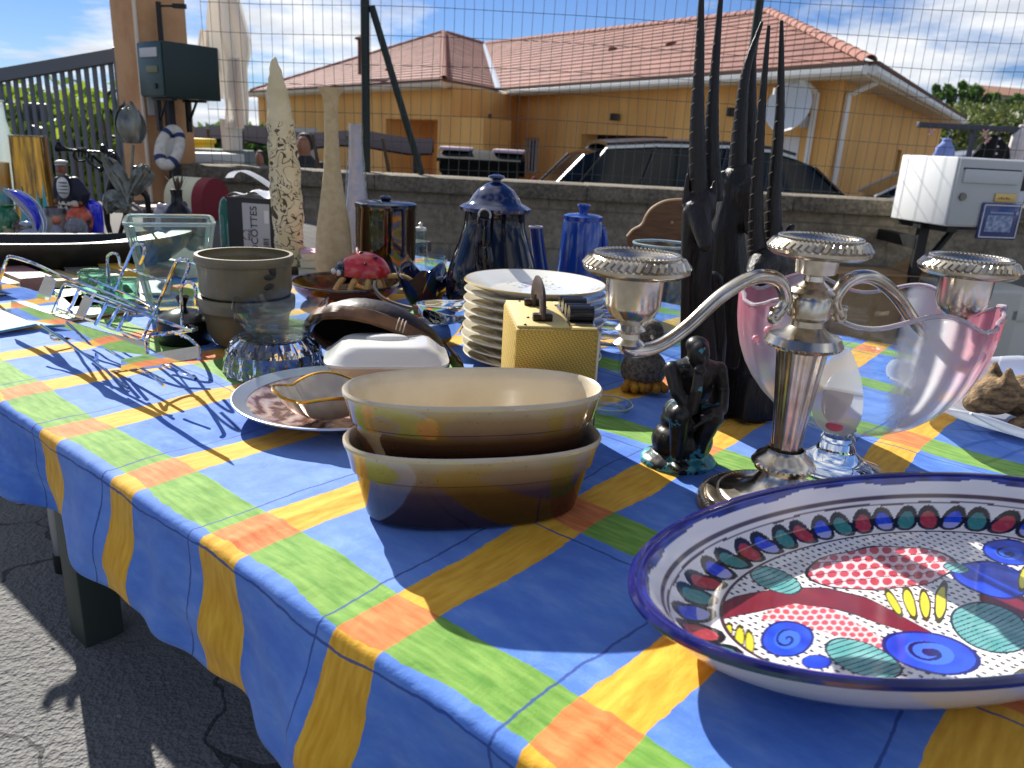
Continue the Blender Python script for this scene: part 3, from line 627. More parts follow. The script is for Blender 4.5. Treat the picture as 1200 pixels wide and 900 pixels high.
# ================================================================== YARD: vehicles, bin, hill
def vehicle(name, label, cat, loc, rz, Ln, Wd, Ht, prof, cabin, paintm, nwin, flip=1):
    v = thing(name, label, cat, loc, rz)
    def ring(x, z0, z1, wb, wt): return [(x, -wb, z0), (x, -wb*1.02, (z0+z1)*.5), (x, -wt, z1), (x, wt, z1), (x, wb*1.02, (z0+z1)*.5), (x, wb, z0)]
    b = MB(); b.loft([ring(x*Ln, z0*Ht, z1*Ht, Wd/2*wf, Wd/2*wf*.94) for x, z0, z1, wf in prof]); b.build('body', paintm, v, True, 50)
    gl = M('car_glass', (10, 16, 18), .06, spec=.35)
    b = MB(); b.loft([[(x*Ln, -Wd/2*.93, zb*Ht), (x2*Ln, -Wd/2*wt, zt*Ht), (x2*Ln, Wd/2*wt, zt*Ht), (x*Ln, Wd/2*.93, zb*Ht)] for x, zb, x2, zt, wt in cabin]); gh = b.build('glasshouse', gl, v, True, 30)
    rf = [c for c in cabin if c[3] > .9]
    b = MB(); b.sheet([[(c[2]*Ln, Wd/2*c[4]*f_*1.015, c[3]*Ht+.02+.03*(1-f_*f_)) for f_ in (-1, -.6, 0, .6, 1)] for c in rf], .04); b.build('roof', paintm, v)
    for s_ in (-1, 1):
        for i, c in enumerate(cabin):
            if i in nwin: b = MB(); b.tube([(c[0]*Ln, s_*Wd/2*.94, c[1]*Ht), (c[2]*Ln, s_*Wd/2*c[4]*1.012, c[3]*Ht)], .035, 6, flat=(1, .5)); b.build('pillar', paintm, v)
        b = MB(); b.tube([(c[2]*Ln, s_*Wd/2*c[4]*1.01, c[3]*Ht+.01) for c in rf], .03, 6); b.build('roof_rail', M('chrome_trim', (170, 174, 178), .25, 1), v)
    R = .32
    for xx in (.19, .81):
        for s_ in (-1, 1):
            b = MB(); b.lathe([(.18, -.1), (R, -.09), (R+.01, 0), (R, .09), (.18, .1)], 24, fn=lambda q, a, r, z: (q.x+xx*Ln, z+s_*(Wd/2-.1), q.y+R)); wh = b.build('tyre', M('tyre', (24, 24, 25), .85), v)
            b = MB(); b.lathe([(.001, .02), (.08, .06), (.17, .08), (.19, .09)], 18, fn=lambda q, a, r, z: (q.x+xx*Ln, s_*z+s_*(Wd/2-.1), q.y+R)); b.build('rim', M('chrome_trim', (170, 174, 178), .25, 1), v)
    for s_ in (-1, 1):
        b = MB(); b.box((.69*Ln, s_*(Wd/2+.1), .67*Ht), (.12, .16, .12), 0, .03); b.build('mirror', paintm, v)
        b = MB(); b.box((.985*Ln, s_*Wd*.33, .47*Ht), (.1, .36, .12), 0, .03); b.build('headlight', M('lamp_lens', (210, 214, 218), .1), v)
        b = MB(); b.box((.012*Ln, s_*Wd*.42, .6*Ht), (.06, .14, .3), 0, .02); b.build('tail_light', M('tail_red', (120, 20, 18), .2), v)
    return v
prof = [(0, .16, .5, .86), (.02, .13, .62, .96), (.12, .12, .63, 1), (.5, .12, .62, 1), (.7, .12, .62, 1), (.8, .13, .6, .98), (.95, .14, .52, .92), (1, .2, .42, .8)]
cabin = [(.01, .6, .1, .90, .82), (.06, .6, .15, .955, .84), (.22, .6, .26, .985, .86), (.4, .6, .42, 1, .87), (.57, .6, .53, .985, .86), (.62, .6, .58, .95, .85), (.75, .6, .63, .90, .83)]
ca = Q(640, 210, 9.4); 
vehicle('parked_estate_car', 'dark blue estate car parked behind the low wall', 'car', (ca.x-.15, 9.3, YARD), .05, 4.75, 1.8, 1.52, prof, cabin, M('car_paint', (14, 16, 24), .25, .2, coat=.5), (0, 1, 2, 3, 4, 6))
prv = [(0, .14, .6, .95), (.03, .12, .72, 1), (.5, .12, .72, 1), (.8, .12, .66, 1), (.93, .13, .5, .94), (1, .18, .42, .85)]
cbv = [(.01, .66, .03, .94, .84), (.08, .66, .08, .99, .86), (.5, .66, .5, 1, .86), (.7, .66, .62, .98, .84), (.9, .6, .7, .93, .8)]
va = Q(1036, 235, 10.9)
vehicle('white_van', 'white van parked right of the orange house', 'van', (va.x+4.2, 11.4, YARD), PI-.25, 4.4, 1.8, 1.62, prv, cbv, M('van_white', (206, 208, 212), .35, coat=.4), (0, 1, 2, 3, 4))
# wheeled waste bin
bq = Q(565, 205, 9.2); BINM = M('bin_black', (14, 15, 16), .7, bs=40, bstr=.1, spec=.12)
bn = thing('waste_container', 'black four wheeled waste container behind the wall', 'waste bin', (bq.x, 9.2, YARD), -.06)
zt_ = zat(Vector((bq.x, 9.2, 0)), 179)-YARD; hw = 43*mpp((bq.x, 9.2, 1))
b = MB(); b.loft([[(-hw*s, -.36*s, z), (hw*s, -.36*s, z), (hw*s, .36*s, z), (-hw*s, .36*s, z)] for z, s in ((.18, .82), (.6, .92), (zt_-.16, 1), (zt_-.08, 1.03))]); b.build('tub', BINM, bn, False)
b = MB(); b.sheet([[(x*hw*1.1, y*.42, zt_-.07+.1*(1-y*y)*(1-.25*abs(x))) for x in (-1, -.9, -.5, 0, .5, .9, 1)] for y in (-1, -.6, 0, .6, 1)], .04); b.build('lid', BINM, bn)
for s_ in (-1, 1):
    b = MB(); b.box((s_*hw*.72, 0, zt_+.03), (.34, .5, .04), 0, .015); b.build('lid_panel', M('bin_pink', (196, 178, 190), .6), bn)
    b = MB(); b.tube([(s_*hw*1.03, 0, zt_-.16), (s_*hw*1.16, 0, zt_-.16)], .09, 12); b.build('trunnion', BINM, bn)
    for yy in (-.28, .28): b = MB(); b.tube([(s_*hw*.7-.03, yy, .1), (s_*hw*.7+.03, yy, .1)], .1, 14); b.build('wheel', M('tyre', (24, 24, 25), .85), bn)
# hill with trees at the right
HILL = M('hill_scrub', (76, 92, 40), .95, col2=(108, 112, 62), ns=.25, bs=.8, bstr=.8, bd=.6)
b = MB(); rows = []
for j in range(14):
    yy = 52+j*6; r = []
    for i in range(30):
        xx = 8+i*6; crest = 1-abs(j-7)/7.5; h = max(-1, 7.4*crest*min(1, max(0, (xx-14)/28))+1.2*noise.noise(Vector((xx*.05, yy*.07, 2)))); r.append((xx, yy, YARD-.2+h))
    rows.append(r)
b.sheet(rows); tag(b.build('hill', HILL), kind='structure')
SCRUB = leafmat('scrub_leaf', (66, 84, 34), (116, 122, 66), .25)
cs = []; rr_ = random.Random(11)
for i in range(420):
    px = rr_.uniform(1060, 1290); py = rr_.uniform(118, 205); Yh = rr_.uniform(62, 88)-(py-118)*.1; q = Q(px, py, Yh); cs.append((q.x, q.y, q.z-.7, rr_.uniform(.8, 1.8), 1.2, rr_.uniform(.6, 1.2)))
tag(leaves('hillside_scrub', cs, 26000, .26, SCRUB, None, 4), 'dense green scrub covering the hillside beyond the white van', 'scrub', kind='stuff')
TREE = leafmat('tree_leaf', (46, 78, 32), (96, 130, 58), .3)
for i, (px, pt, pb_, w_) in enumerate([(1098, 101, 125, 7), (1116, 97, 122, 11), (1137, 96, 128, 14), (1160, 110, 132, 9), (1178, 116, 134, 8), (1193, 112, 134, 10)]):
    q = Q(px, pb_, 84); s_ = mpp(q); h = (pb_-pt)*s_; tr = thing('hill_tree', ['leftmost small rounded tree on the hill crest', 'tall narrow tree on the hill crest', 'broad tallest tree on the hill crest', 'low round tree right of the broad crest tree', 'small tree below the far roof on the hill', 'rightmost tree on the hill crest'][i], 'tree', (q.x, q.y, q.z-1.2), 0, 'trees on the hill crest')
    b = MB(); b.tube([(0, 0, 0), (.05, 0, 1.4+h*.6)], [.22, .08], 6)
    for a in range(4): b.tube([(0, 0, 1+h*.25), (w_*s_*.6*math.cos(a*1.6), .3*math.sin(a*1.6), 1.2+h*.6)], [.08, .03], 5)
    b.build('trunk', M('bark', (78, 64, 48), .9), tr)
    r2 = random.Random(i); cs = [(r2.uniform(-.7, .7)*w_*s_, r2.uniform(-1, 1), 1.2+h*r2.uniform(.15, .88), w_*s_*.45, w_*s_*.45, h*.2) for _ in range(11)]
    leaves('crown', cs, 2200, .17, TREE, tr, i+30)
fq = Q(1172, 118, 90); fh = thing('distant_house', 'far pale house with low roof on the hill', 'house', (fq.x, fq.y, fq.z-2.2), .3)
b = MB(); b.box((0, 0, 1.2), (6, 5, 2.6)); b.build('wall', M('farwall', (206, 192, 172), .9), fh, False); b = MB(); b.prism([(-3.4, -2.9, 2.5), (-3.4, 2.9, 2.5), (-3.4, 0, 3.6)], (6.8, 0, 0)); b.build('roof', M('farroof', (176, 132, 108), .9), fh, False)
for xx in (-1.6, 1.2): b = MB(); b.box((xx, -2.51, 1.4), (.9, .06, 1.1)); b.build('window', PANE, fh, False)

# ---- clothes rail behind the fence
RY = 8.4; rq = Q(1086, 149, RY); re = Q(1230, 147, RY)
cr = thing('clothes_rail', 'dark grey market clothes rail behind the fence', 'clothes rail', (rq.x, RY, YARD))
RAIL = M('rail_grey', (66, 68, 78), .5); rzz = (rq.z+.02)-YARD
b = MB(); b.box((1.0, 0, rzz), (2.2, .06, .055), 0, .005); b.build('crossbar', RAIL, cr)
for xx in (.49, 1.9): b = MB(); b.tube([(xx, 0, .02), (xx, 0, rzz-.02)], .03, 6); b.build('upright', RAIL, cr); b = MB(); b.box((xx, 0, .02), (.06, .6, .04)); b.build('foot', RAIL, cr)
def garment(px, ytop, ybot, hwpx, mat, label, name, cat, sleeve=True, yaw=0, buttons=False):
    q = Q(px, ytop, RY-.02); s_ = mpp(q); w_ = hwpx*s_; h = max((ybot-ytop)*s_, .55); g = thing(name, label, cat, (q.x, RY-.02, q.z-h), yaw)
    rows = [(0, 1.0, .05), (.5, .95, .06), (.75, .98, .07), (.88, .9, .06), (.95, .5, .045), (1, .3, .03)]
    b = MB(); b.loft([[(w_*r*math.cos(a), d*math.sin(a)*(1+.25*math.sin(5*a+z*6)), h*z) for a in [2*PI*k/20 for k in range(20)]] for z, r, d in rows]); b.build('torso', mat, g)
    if sleeve:
        for s__ in (-1, 1): b = MB(); b.tube([(s__*w_*.75, 0, h*.86), (s__*w_*1.08, 0, h*.62), (s__*w_*1.15, 0, h*.42)], [w_*.26, w_*.27, w_*.28], 10, flat=(1, .6)); b.build('sleeve', mat, g)
    b = MB(); b.tube([(0, 0, h), (0, 0, h+.04), (.02, 0, h+.06), (0, 0, h+.085)], .005, 6); b.build('hanger_hook', M('chrome_trim', (170, 174, 178), .25, 1), g)
    b = MB(); b.tube([(w_*.3*math.cos(a), .03*math.sin(a), h*1.0) for a in [k*.4 for k in range(16)]], .016, 6); b.build('collar', mat, g)
    if buttons:
        for zz_ in (.97, .86, .76): b = MB(); b.ell((0, -.075, h*zz_), .012, 8, 6); b.build('button', WHT, g)
garment(1110, 164, 240, 12, M('shirt_blue', (150, 168, 226), .9, col2=(126, 144, 208), ns=8), 'pale blue shirt hanging from the clothes rail', 'blue_shirt', 'shirt')
garment(1167, 160, 240, 19, M('polo_black', (16, 16, 18), .9), 'black polo shirt with pale buttons on the clothes rail', 'black_polo', 'shirt', True, 0, True)
garment(1200, 148, 235, 12, M('cardigan_white', (224, 216, 214), .9, col2=(206, 196, 196), ns=20), 'white garment hanging at the right end of the clothes rail', 'white_garment', 'garment', False)
for i, (px, py) in enumerate(((1092, 152), (1155, 153), (1158, 162))):
    q = Q(px, py, RY-.05); pg = thing('clothes_peg', ['pink clothes peg on the left end of the rail', 'white clothes peg left of the black polo', 'pale tag clip hanging beside the black polo'][i], 'clothes peg', q-Vector((0, 0, .05)), 0, 'pegs on the clothes rail')
    for s_ in (-1, 1): b = MB(); b.tube([(s_*.03, 0, .06), (0, 0, .03), (-s_*.02, 0, -.01)], .008, 5); b.build('prong', M('peg_pink', (226, 170, 168), .6), pg)

# ---- white letter box on its bracket, right
wq = Q(1106, 265, 3.4)
WMET = M('letterbox_white', (232, 234, 232), .4, bs=30, bstr=.05); WGR = M('letterbox_front', (186, 188, 184), .45)
wb = thing('white_letter_box', 'white metal letter box on a black bracket with blue enamel plaque', 'letter box', (wq.x, 3.4, zat(wq, 265)), 0)
# local: origin at the near bottom corner between lit side and shaded front; front runs +x+y, side runs -x+y
fr = Vector((math.cos(.2), math.sin(.2), 0)); sd_ = Vector((-math.sin(.2), math.cos(.2), 0)); fw_, sw_, hh_ = .335, .36, .288
mm = Matrix((fr, sd_, Vector((0, 0, 1)))).transposed()
b = MB(); b.box(mm @ Vector((fw_/2, sw_/2, hh_/2)), (fw_, sw_, hh_), 0, .006, mm); b.build('body', WMET, wb)
b = MB(); b.box(mm @ Vector((fw_/2, -.006, hh_/2)), (fw_-.012, .012, hh_-.012), 0, .004, mm); dr = b.build('door', WGR, wb)
b = MB(); b.box(mm @ Vector((fw_/2, -.016, hh_*.74)), (fw_*.82, .012, .056), 0, .004, mm); b.build('slot_flap', M('letterbox_flap', (196, 198, 196), .4), dr)
b = MB(); b.box(mm @ Vector((fw_/2, -.013, hh_*.84)), (fw_*.84, .006, .008), 0, 0, mm); b.build('slot_gap', DARK, dr)
b = MB(); b.tube([mm @ Vector((fw_*.14, -.01, hh_*.44)), mm @ Vector((fw_*.14, -.022, hh_*.44))], .016, 14); b.build('lock', M('lock_steel', (120, 116, 110), .4, .8), dr)
b = MB(); b.box(mm @ Vector((fw_*.77, -.015, hh_*.45)), (.105, .008, .036), 0, .002, mm); b.build('name_plate', M('brassplate', (206, 178, 110), .4, .5), dr)
b = MB()
for i in range(5): b.box(mm @ Vector((fw_*.77-.034+i*.013, -.0196, hh_*.45-.004+.002*(i % 2))), (.008, .0012, .005+.003*(i % 2)), 0, 0, mm)
b.build('name_scrawl', M('scrawl_red', (150, 60, 44), .7), dr)
zb_ = -.045; b = MB(); b.box(mm @ Vector((fw_*.75, -.018, zb_+.075)), (.2, .012, .155), 0, .006, mm); pq = b.build('enamel_plaque', M('enamel_blue', (30, 46, 112), .2, coat=.6), wb)
b = MB()
for (cx_, cz_, dx, dz) in ((0, .068, .184, .004), (0, -.068, .184, .004), (-.091, 0, .004, .132), (.091, 0, .004, .132)): b.box(mm @ Vector((fw_*.75+cx_, -.0255, zb_+.075+cz_)), (dx, .002, dz), 0, 0, mm)
b.build('plaque_border', WHT, pq)
b = MB(); b.box(mm @ Vector((fw_*.75-.005, -.0255, zb_+.065)), (.13, .002, .07), 0, 0, mm); b.build('plaque_panel', M('plaque_panel', (92, 112, 158), .4, col2=(170, 180, 198), ns=60), pq)
b = MB(); b.box(mm @ Vector((fw_*.75, -.0255, zb_+.112)), (.12, .002, .005), 0, 0, mm); b.tube([mm @ Vector((fw_*.75+.075, -.024, zb_+.112)), mm @ Vector((fw_*.75+.075, -.028, zb_+.112))], .008, 10); b.build('plaque_print', M('plaque_pale', (150, 164, 200), .4), pq)
b = MB(); bx = mm @ Vector((fw_*.45, sw_*.6, 0)); b.box(mm @ Vector((fw_*.5, sw_*.5, -.014)), (fw_*.95, .05, .026), 0, 0, mm); b.box(mm @ Vector((.06, sw_*.5, -.014)), (.05, sw_*.9, .026), 0, 0, mm)
b.build('bracket_shelf', BLK, wb)
zf = -.28; p0 = mm @ Vector((.06, sw_*.55, -.02)); b = MB(); b.box((p0.x, p0.y, -.28), (.045, .03, .54)); b.build('bracket_upright', BLK, wb)
b = MB(); b.tube([(p0.x, p0.y, -.22-.04), mm @ Vector((fw_*.62, sw_*.5, -.02))], .017, 6); b.build('bracket_strut', BLK, wb)
b = MB(); b.box((p0.x, p0.y+.2, -.1), (.05, .4, .05)); b.build('bracket_tie', BLK, wb)
# ---- cardboard and white cabinet at the foot of the wall
q = Q(1012, 330, 3.72); CARD = M('cardboard', (168, 136, 96), .9, col2=(150, 118, 80), ns=8)
zt_ = zat(q, 318); cbx = thing('cardboard_box', 'open brown cardboard box with flaps at the foot of the wall', 'cardboard box', (q.x, 3.72, 0), .1)
b = MB(); b.box((0, 0, zt_/2), (.4, .26, zt_)); b.build('carton', CARD, cbx, False)
for (x0, y0, x1, y1, dz) in ((-.2, -.13, -.2, .13, 0), (.2, -.13, .2, .13, 1), (-.2, -.13, .2, -.13, 2)):
    b = MB(); o_ = {0: Vector((-.12, 0, .03)), 1: Vector((.1, 0, .05)), 2: Vector((0, -.1, .015))}[dz]; A_ = Vector((x0, y0, zt_+.002)); B_ = Vector((x1, y1, zt_+.002)); b.sheet([[A_, B_], [A_+o_, B_+o_]], .004); b.build('flap', CARD, cbx, False)
q = Q(1140, 400, 3.6); zt_ = zat(q, 337); q2 = Q(1190, 337, 3.6).x-Q(1096, 337, 3.6).x
CAB = M('cabinet_white', (204, 202, 190), .6); kb = thing('white_cabinet', 'low white cabinet with a round knob standing against the wall', 'cabinet', (q.x, 3.6, 0), .08)
b = MB(); b.box((0, .1, zt_/2), (q2+.1, .3, zt_), 0, .006); b.build('carcass', CAB, kb); b = MB(); b.box((.02, -.055, zt_/2), (q2*.66, .014, zt_*.94), 0, .003); dr = b.build('door', M('cabinet_door', (192, 190, 178), .6), kb)
kz = zat(q, 370); b = MB(); b.lathe([(.0005, -.03), (.03, -.026), (.034, -.01), (.03, 0)], 18, fn=lambda p, a, r, z: (p.x+.05, z-.062, p.y+kz)); b.build('knob', M('knob_cream', (214, 206, 178), .5), dr)
b = MB(); b.box((q2*.42, -.056, zt_*.8), (q2*.22, .012, .05), 0, .003); b.build('drawer_front', CAB, kb)

# ---- closed white parasol standing in a grey planter behind the fence
pq_ = Q(276, 160, 4.75); px_ = pq_
ps = thing('closed_parasol', 'folded off white parasol behind the wire fence beside the green letter box', 'parasol', (pq_.x, 4.75, YARD))
CAN = frosted('canvas_white', col=(240, 236, 228), alpha=.03)
prof = [(zat(ps.location, y)-YARD, hw*mpp((pq_.x, 4.75, 1.6))) for y, hw in ((146, 11), (120, 12), (80, 14), (62, 19), (45, 21), (20, 18), (-10, 13), (-35, 5))]
b = MB(); b.loft([[(r*math.cos(a)*(1+.28*math.sin(6*a+z*2))+.02*math.sin(z*5), r*.8*math.sin(a)*(1+.28*math.sin(6*a+z*2)), z) for a in [2*PI*k/60 for k in range(60)]] for z, r in [(p0*(1-t)+p1*t, r0*(1-t)+r1*t) for (p0, r0), (p1, r1) in zip(prof, prof[1:]) for t in (0, .25, .5, .75)]]); b.build('canopy', CAN, ps)
b = MB(); b.tube([(0, 0, .05), (0, 0, prof[-1][0]+.05)], .024, 8); b.build('pole', M('greywhite', (200, 200, 196), .6), ps)
for i, (dx, y0, y1, w_) in enumerate(((-.05, 62, 118, .075), (.07, 70, 150, .06), (-.09, 40, 96, .05))):
    z0, z1 = zat(ps.location, y1)-YARD, zat(ps.location, y0)-YARD; b = MB(); b.sheet([[(dx+w_*(k/6-.5)*(1+.15*j), -.13-.02*math.sin(k*1.4)-.01*j, z1+(z0-z1)*j/6) for k in range(7)] for j in range(7)], .006); b.build('hanging_fold', CAN, ps)
q = Q(262, 193, 4.7); pt_ = thing('grey_planter', 'long grey stone planter on the wall under the parasol', 'planter', (q.x, 4.7, YARD))
zt_ = zat(Vector((q.x, 4.7, 0)), 175)-YARD; b = MB(); b.box((0, .0, zt_/2), (.3, .26, zt_), 0, .01); b.build('trough', M('planter_grey', (120, 130, 126), .9, col2=(88, 98, 96), ns=12, stretch=(6, 6, .5)), pt_)
q = Q(271, 150, 4.62); pk = thing('parasol_sleeve', 'pale grey fluted sleeve standing on the grey planter', 'sleeve', (q.x, 4.62, zt_+YARD))
hh = zat(Vector((q.x, 4.62, 0)), 140)-pk.location.z; b = MB(); b.lathe([(.001, 0), (.05, 0), (.056, hh), (.045, hh), (.04, .02), (.001, .02)], 36, fn=lambda p, a, r, z: (p.x*(1+.1*math.sin(9*a)), p.y*(1+.1*math.sin(9*a)), p.z)); b.build('sleeve', M('greywhite', (200, 200, 196), .6), pk)
# yellow crate glimpsed beside the planter
q = Q(234, 182, 5.2); yc = thing('yellow_crate', 'small yellow crate between the ochre pillar and grey planter', 'crate', (q.x, 5.2, zat(q, 193)-.6)); b = MB(); b.box((0, 0, .37), (.13, .2, .74), 0, .01); b.build('side', M('crate_yellow', (228, 190, 40), .6), yc); b = MB(); b.box((0, 0, .75), (.15, .22, .03), 0, .006); b.build('rim', M('crate_yellow', (228, 190, 40), .6), yc)
# distant market stall with dark awning, and a person behind the wall
q = Q(255, 150, 15); aw = thing('market_awning', 'dark purple market awning far behind the fence', 'awning', (q.x, 15, YARD), .1)
AWN = M('awning_purple', (24, 19, 32), 1, spec=.02); z0 = zat(Vector((q.x, 15, 0)), 164)-YARD; z1 = zat(Vector((q.x, 15, 0)), 147)-YARD
b = MB(); b.sheet([[(x_, y_, z0+(z1-z0)*(1-abs(y_)/1.2)+.05*math.sin(x_*3)) for x_ in [-1.2+.4*k for k in range(14)]] for y_ in (-1.2, 0, 1.2)], .03); b.build('canopy', AWN, aw)
for x_ in (-1.1, 1.2, 3.7):
    for y_ in (-1.1, 1.1): b = MB(); b.tube([(x_, y_, 0), (x_, y_, z0)], .04, 6); b.build('pole', BLK, aw)
q = Q(240, 172, 26); fs_ = thing('far_shrubs', 'green shrubs far behind the fence under the awning', 'shrub', (q.x, 26, YARD)); leaves('foliage', [(x_, 0, z_, .9, .8, .6) for x_ in (-2.5, -1, .5, 1.8) for z_ in (.5, 1.0)], 2600, .16, TREE, fs_, 8); b = MB()
for x_ in (-2, 0, 1.5): b.tube([(x_, 0, 0), (x_, 0, 1)], .05, 5)
b.build('stems', M('bark', (78, 64, 48), .9), fs_)
def person(px, py_head, Y, label, top, skin=(150, 104, 80), rz=0):
    q = Q(px, py_head, Y); hgt = q.z-YARD+.1; p = thing('person', label, 'person', (q.x, Y, YARD), rz); S_ = hgt/1.62
    pr = [('c', [(0, 0, .95*S_), (0, -.02, 1.2*S_), (0, 0, 1.36*S_)], [.15*S_, .16*S_, .13*S_]), ('c', [(0, 0, 1.36*S_), (0, -.01, 1.47*S_)], [.06*S_, .05*S_])]
    for s_ in (-1, 1): pr += [('c', [(s_*.17*S_, 0, 1.36*S_), (s_*.23*S_, -.02, 1.1*S_), (s_*.14*S_, -.22*S_, 1.02*S_)], [.06*S_, .045*S_, .035*S_]), ('c', [(s_*.09*S_, 0, .95*S_), (s_*.1*S_, -.02, .5*S_), (s_*.1*S_, 0, .06*S_)], [.1*S_, .065*S_, .045*S_]), ('e', (s_*.1*S_, -.06, .04), (.045, .12, .04))]
    pr += [('e', (0, -.01, 1.56*S_), (.075*S_, .095*S_, .115*S_)), ('e', (0, -.105*S_, 1.55*S_), (.015*S_, .02*S_, .025*S_))]
    mt, t, b_ = nodes('person_'+top[0]); tc = t.nodes.new('ShaderNodeTexCoord'); s3 = t.nodes.new('ShaderNodeSeparateXYZ'); t.links.new(tc.outputs['Object'], s3.inputs[0])
    mr = t.nodes.new('ShaderNodeMapRange'); mr.inputs[1].default_value = 0; mr.inputs[2].default_value = hgt; t.links.new(s3.outputs[2], mr.inputs[0])
    cr_ = ramp(t, mr.outputs[0], [(0, lin((40, 42, 52))), (.58, lin((40, 42, 52))), (.59, lin(top[1])), (.9, lin(top[1])), (.905, lin(skin))]); t.nodes[-1].color_ramp.interpolation = 'CONSTANT'; t.links.new(cr_, b_.inputs['Base Color']); b_.inputs['Roughness'].default_value = .8
    blob('body', pr, mt, p, .016, 4)
    b = MB(); b.lathe([(.001, .125), (.05, .11), (.085, .05), (.088, 0), (.08, -.05)], 18, fn=lambda q_, a, r, z: (q_.x*S_, (q_.y+.02)*S_, (z+1.575)*S_)); b.build('hair', M('hair_dark', (30, 22, 18), .7), p)
person(357, 178, 7.2, 'dark haired person in black and white behind the wall', ('a', (34, 34, 38)))
person(305, 192, 9.5, 'distant person in dark purple behind the cream tusk', ('b', (70, 56, 92)))
# ================================================================== TABLES AND CLOTH
e1 = Vector((-.775, .633, 0)).normalized(); e2 = Vector((.633, .775, 0)).normalized()
def UV(u, v, z=T): return Vector((e1.x*u+e2.x*v, e1.y*u+e2.y*v, z))
VE, U0, U1, VB = .326, -.75, 2.12, 1.78
TG = M('table_green', (52, 62, 56), .55, bs=50, bstr=.1)
tb = thing('trestle_table', 'long market table with square dark green legs under the plaid cloth', 'table', UV(.7, 1.05, 0), math.atan2(e1.y, e1.x))
b = MB(); b.box(((U0+U1)/2-.7, 0, T-.03), (U1-U0-.03, VB-VE-.03, .03), 0, .004)
b.build('tabletop', TG, tb)
for u_, v_ in ((1.655, .575), (1.655, 1.6), (-.45, .62), (-.45, 1.6)):
    q = UV(u_, v_)-UV(.7, 1.05); b = MB(); b.box(((u_-.7), (v_-1.05)*(1 if e1.cross(e2).z > 0 else -1), (T-.045)/2), (.085, .085, T-.045), 0, .006); b.build('leg', TG, tb)
t2 = thing('folding_table', 'second market table with bent grey tube legs holding figurines', 'table', UV(3.1, 1.45, 0), math.atan2(e1.y, e1.x))
sg = 1 if e1.cross(e2).z > 0 else -1
V2 = .84
b = MB(); b.box((0, sg*((V2+2.1)/2-1.45), T-.022), (1.9, 2.1-V2, .04), 0, .006); b.build('tabletop', M('table_white', (78, 74, 70), .9), t2)
def leg2(u_, v_):
    b = MB(); x_, y_ = u_-3.1, sg*(v_-1.45); b.tube(spline([(x_+.16, y_+sg*.12, T-.05), (x_+.12, y_+sg*.1, .5), (x_+.03, y_+sg*.03, .32), (x_, y_, .2), (x_, y_, .035)], 6), .017, 10); b.build('leg', M('tube_grey', (150, 152, 156), .35, .6), t2)
    b = MB(); b.tube([(x_, y_, .0), (x_, y_, .05)], .021, 10); b.build('foot_cap', BLK, t2)
lq = P(75, 668, 0); leg2(lq.dot(e1), lq.dot(e2)); leg2(3.8, .95); leg2(3.8, 1.95); leg2(2.3, 1.95)

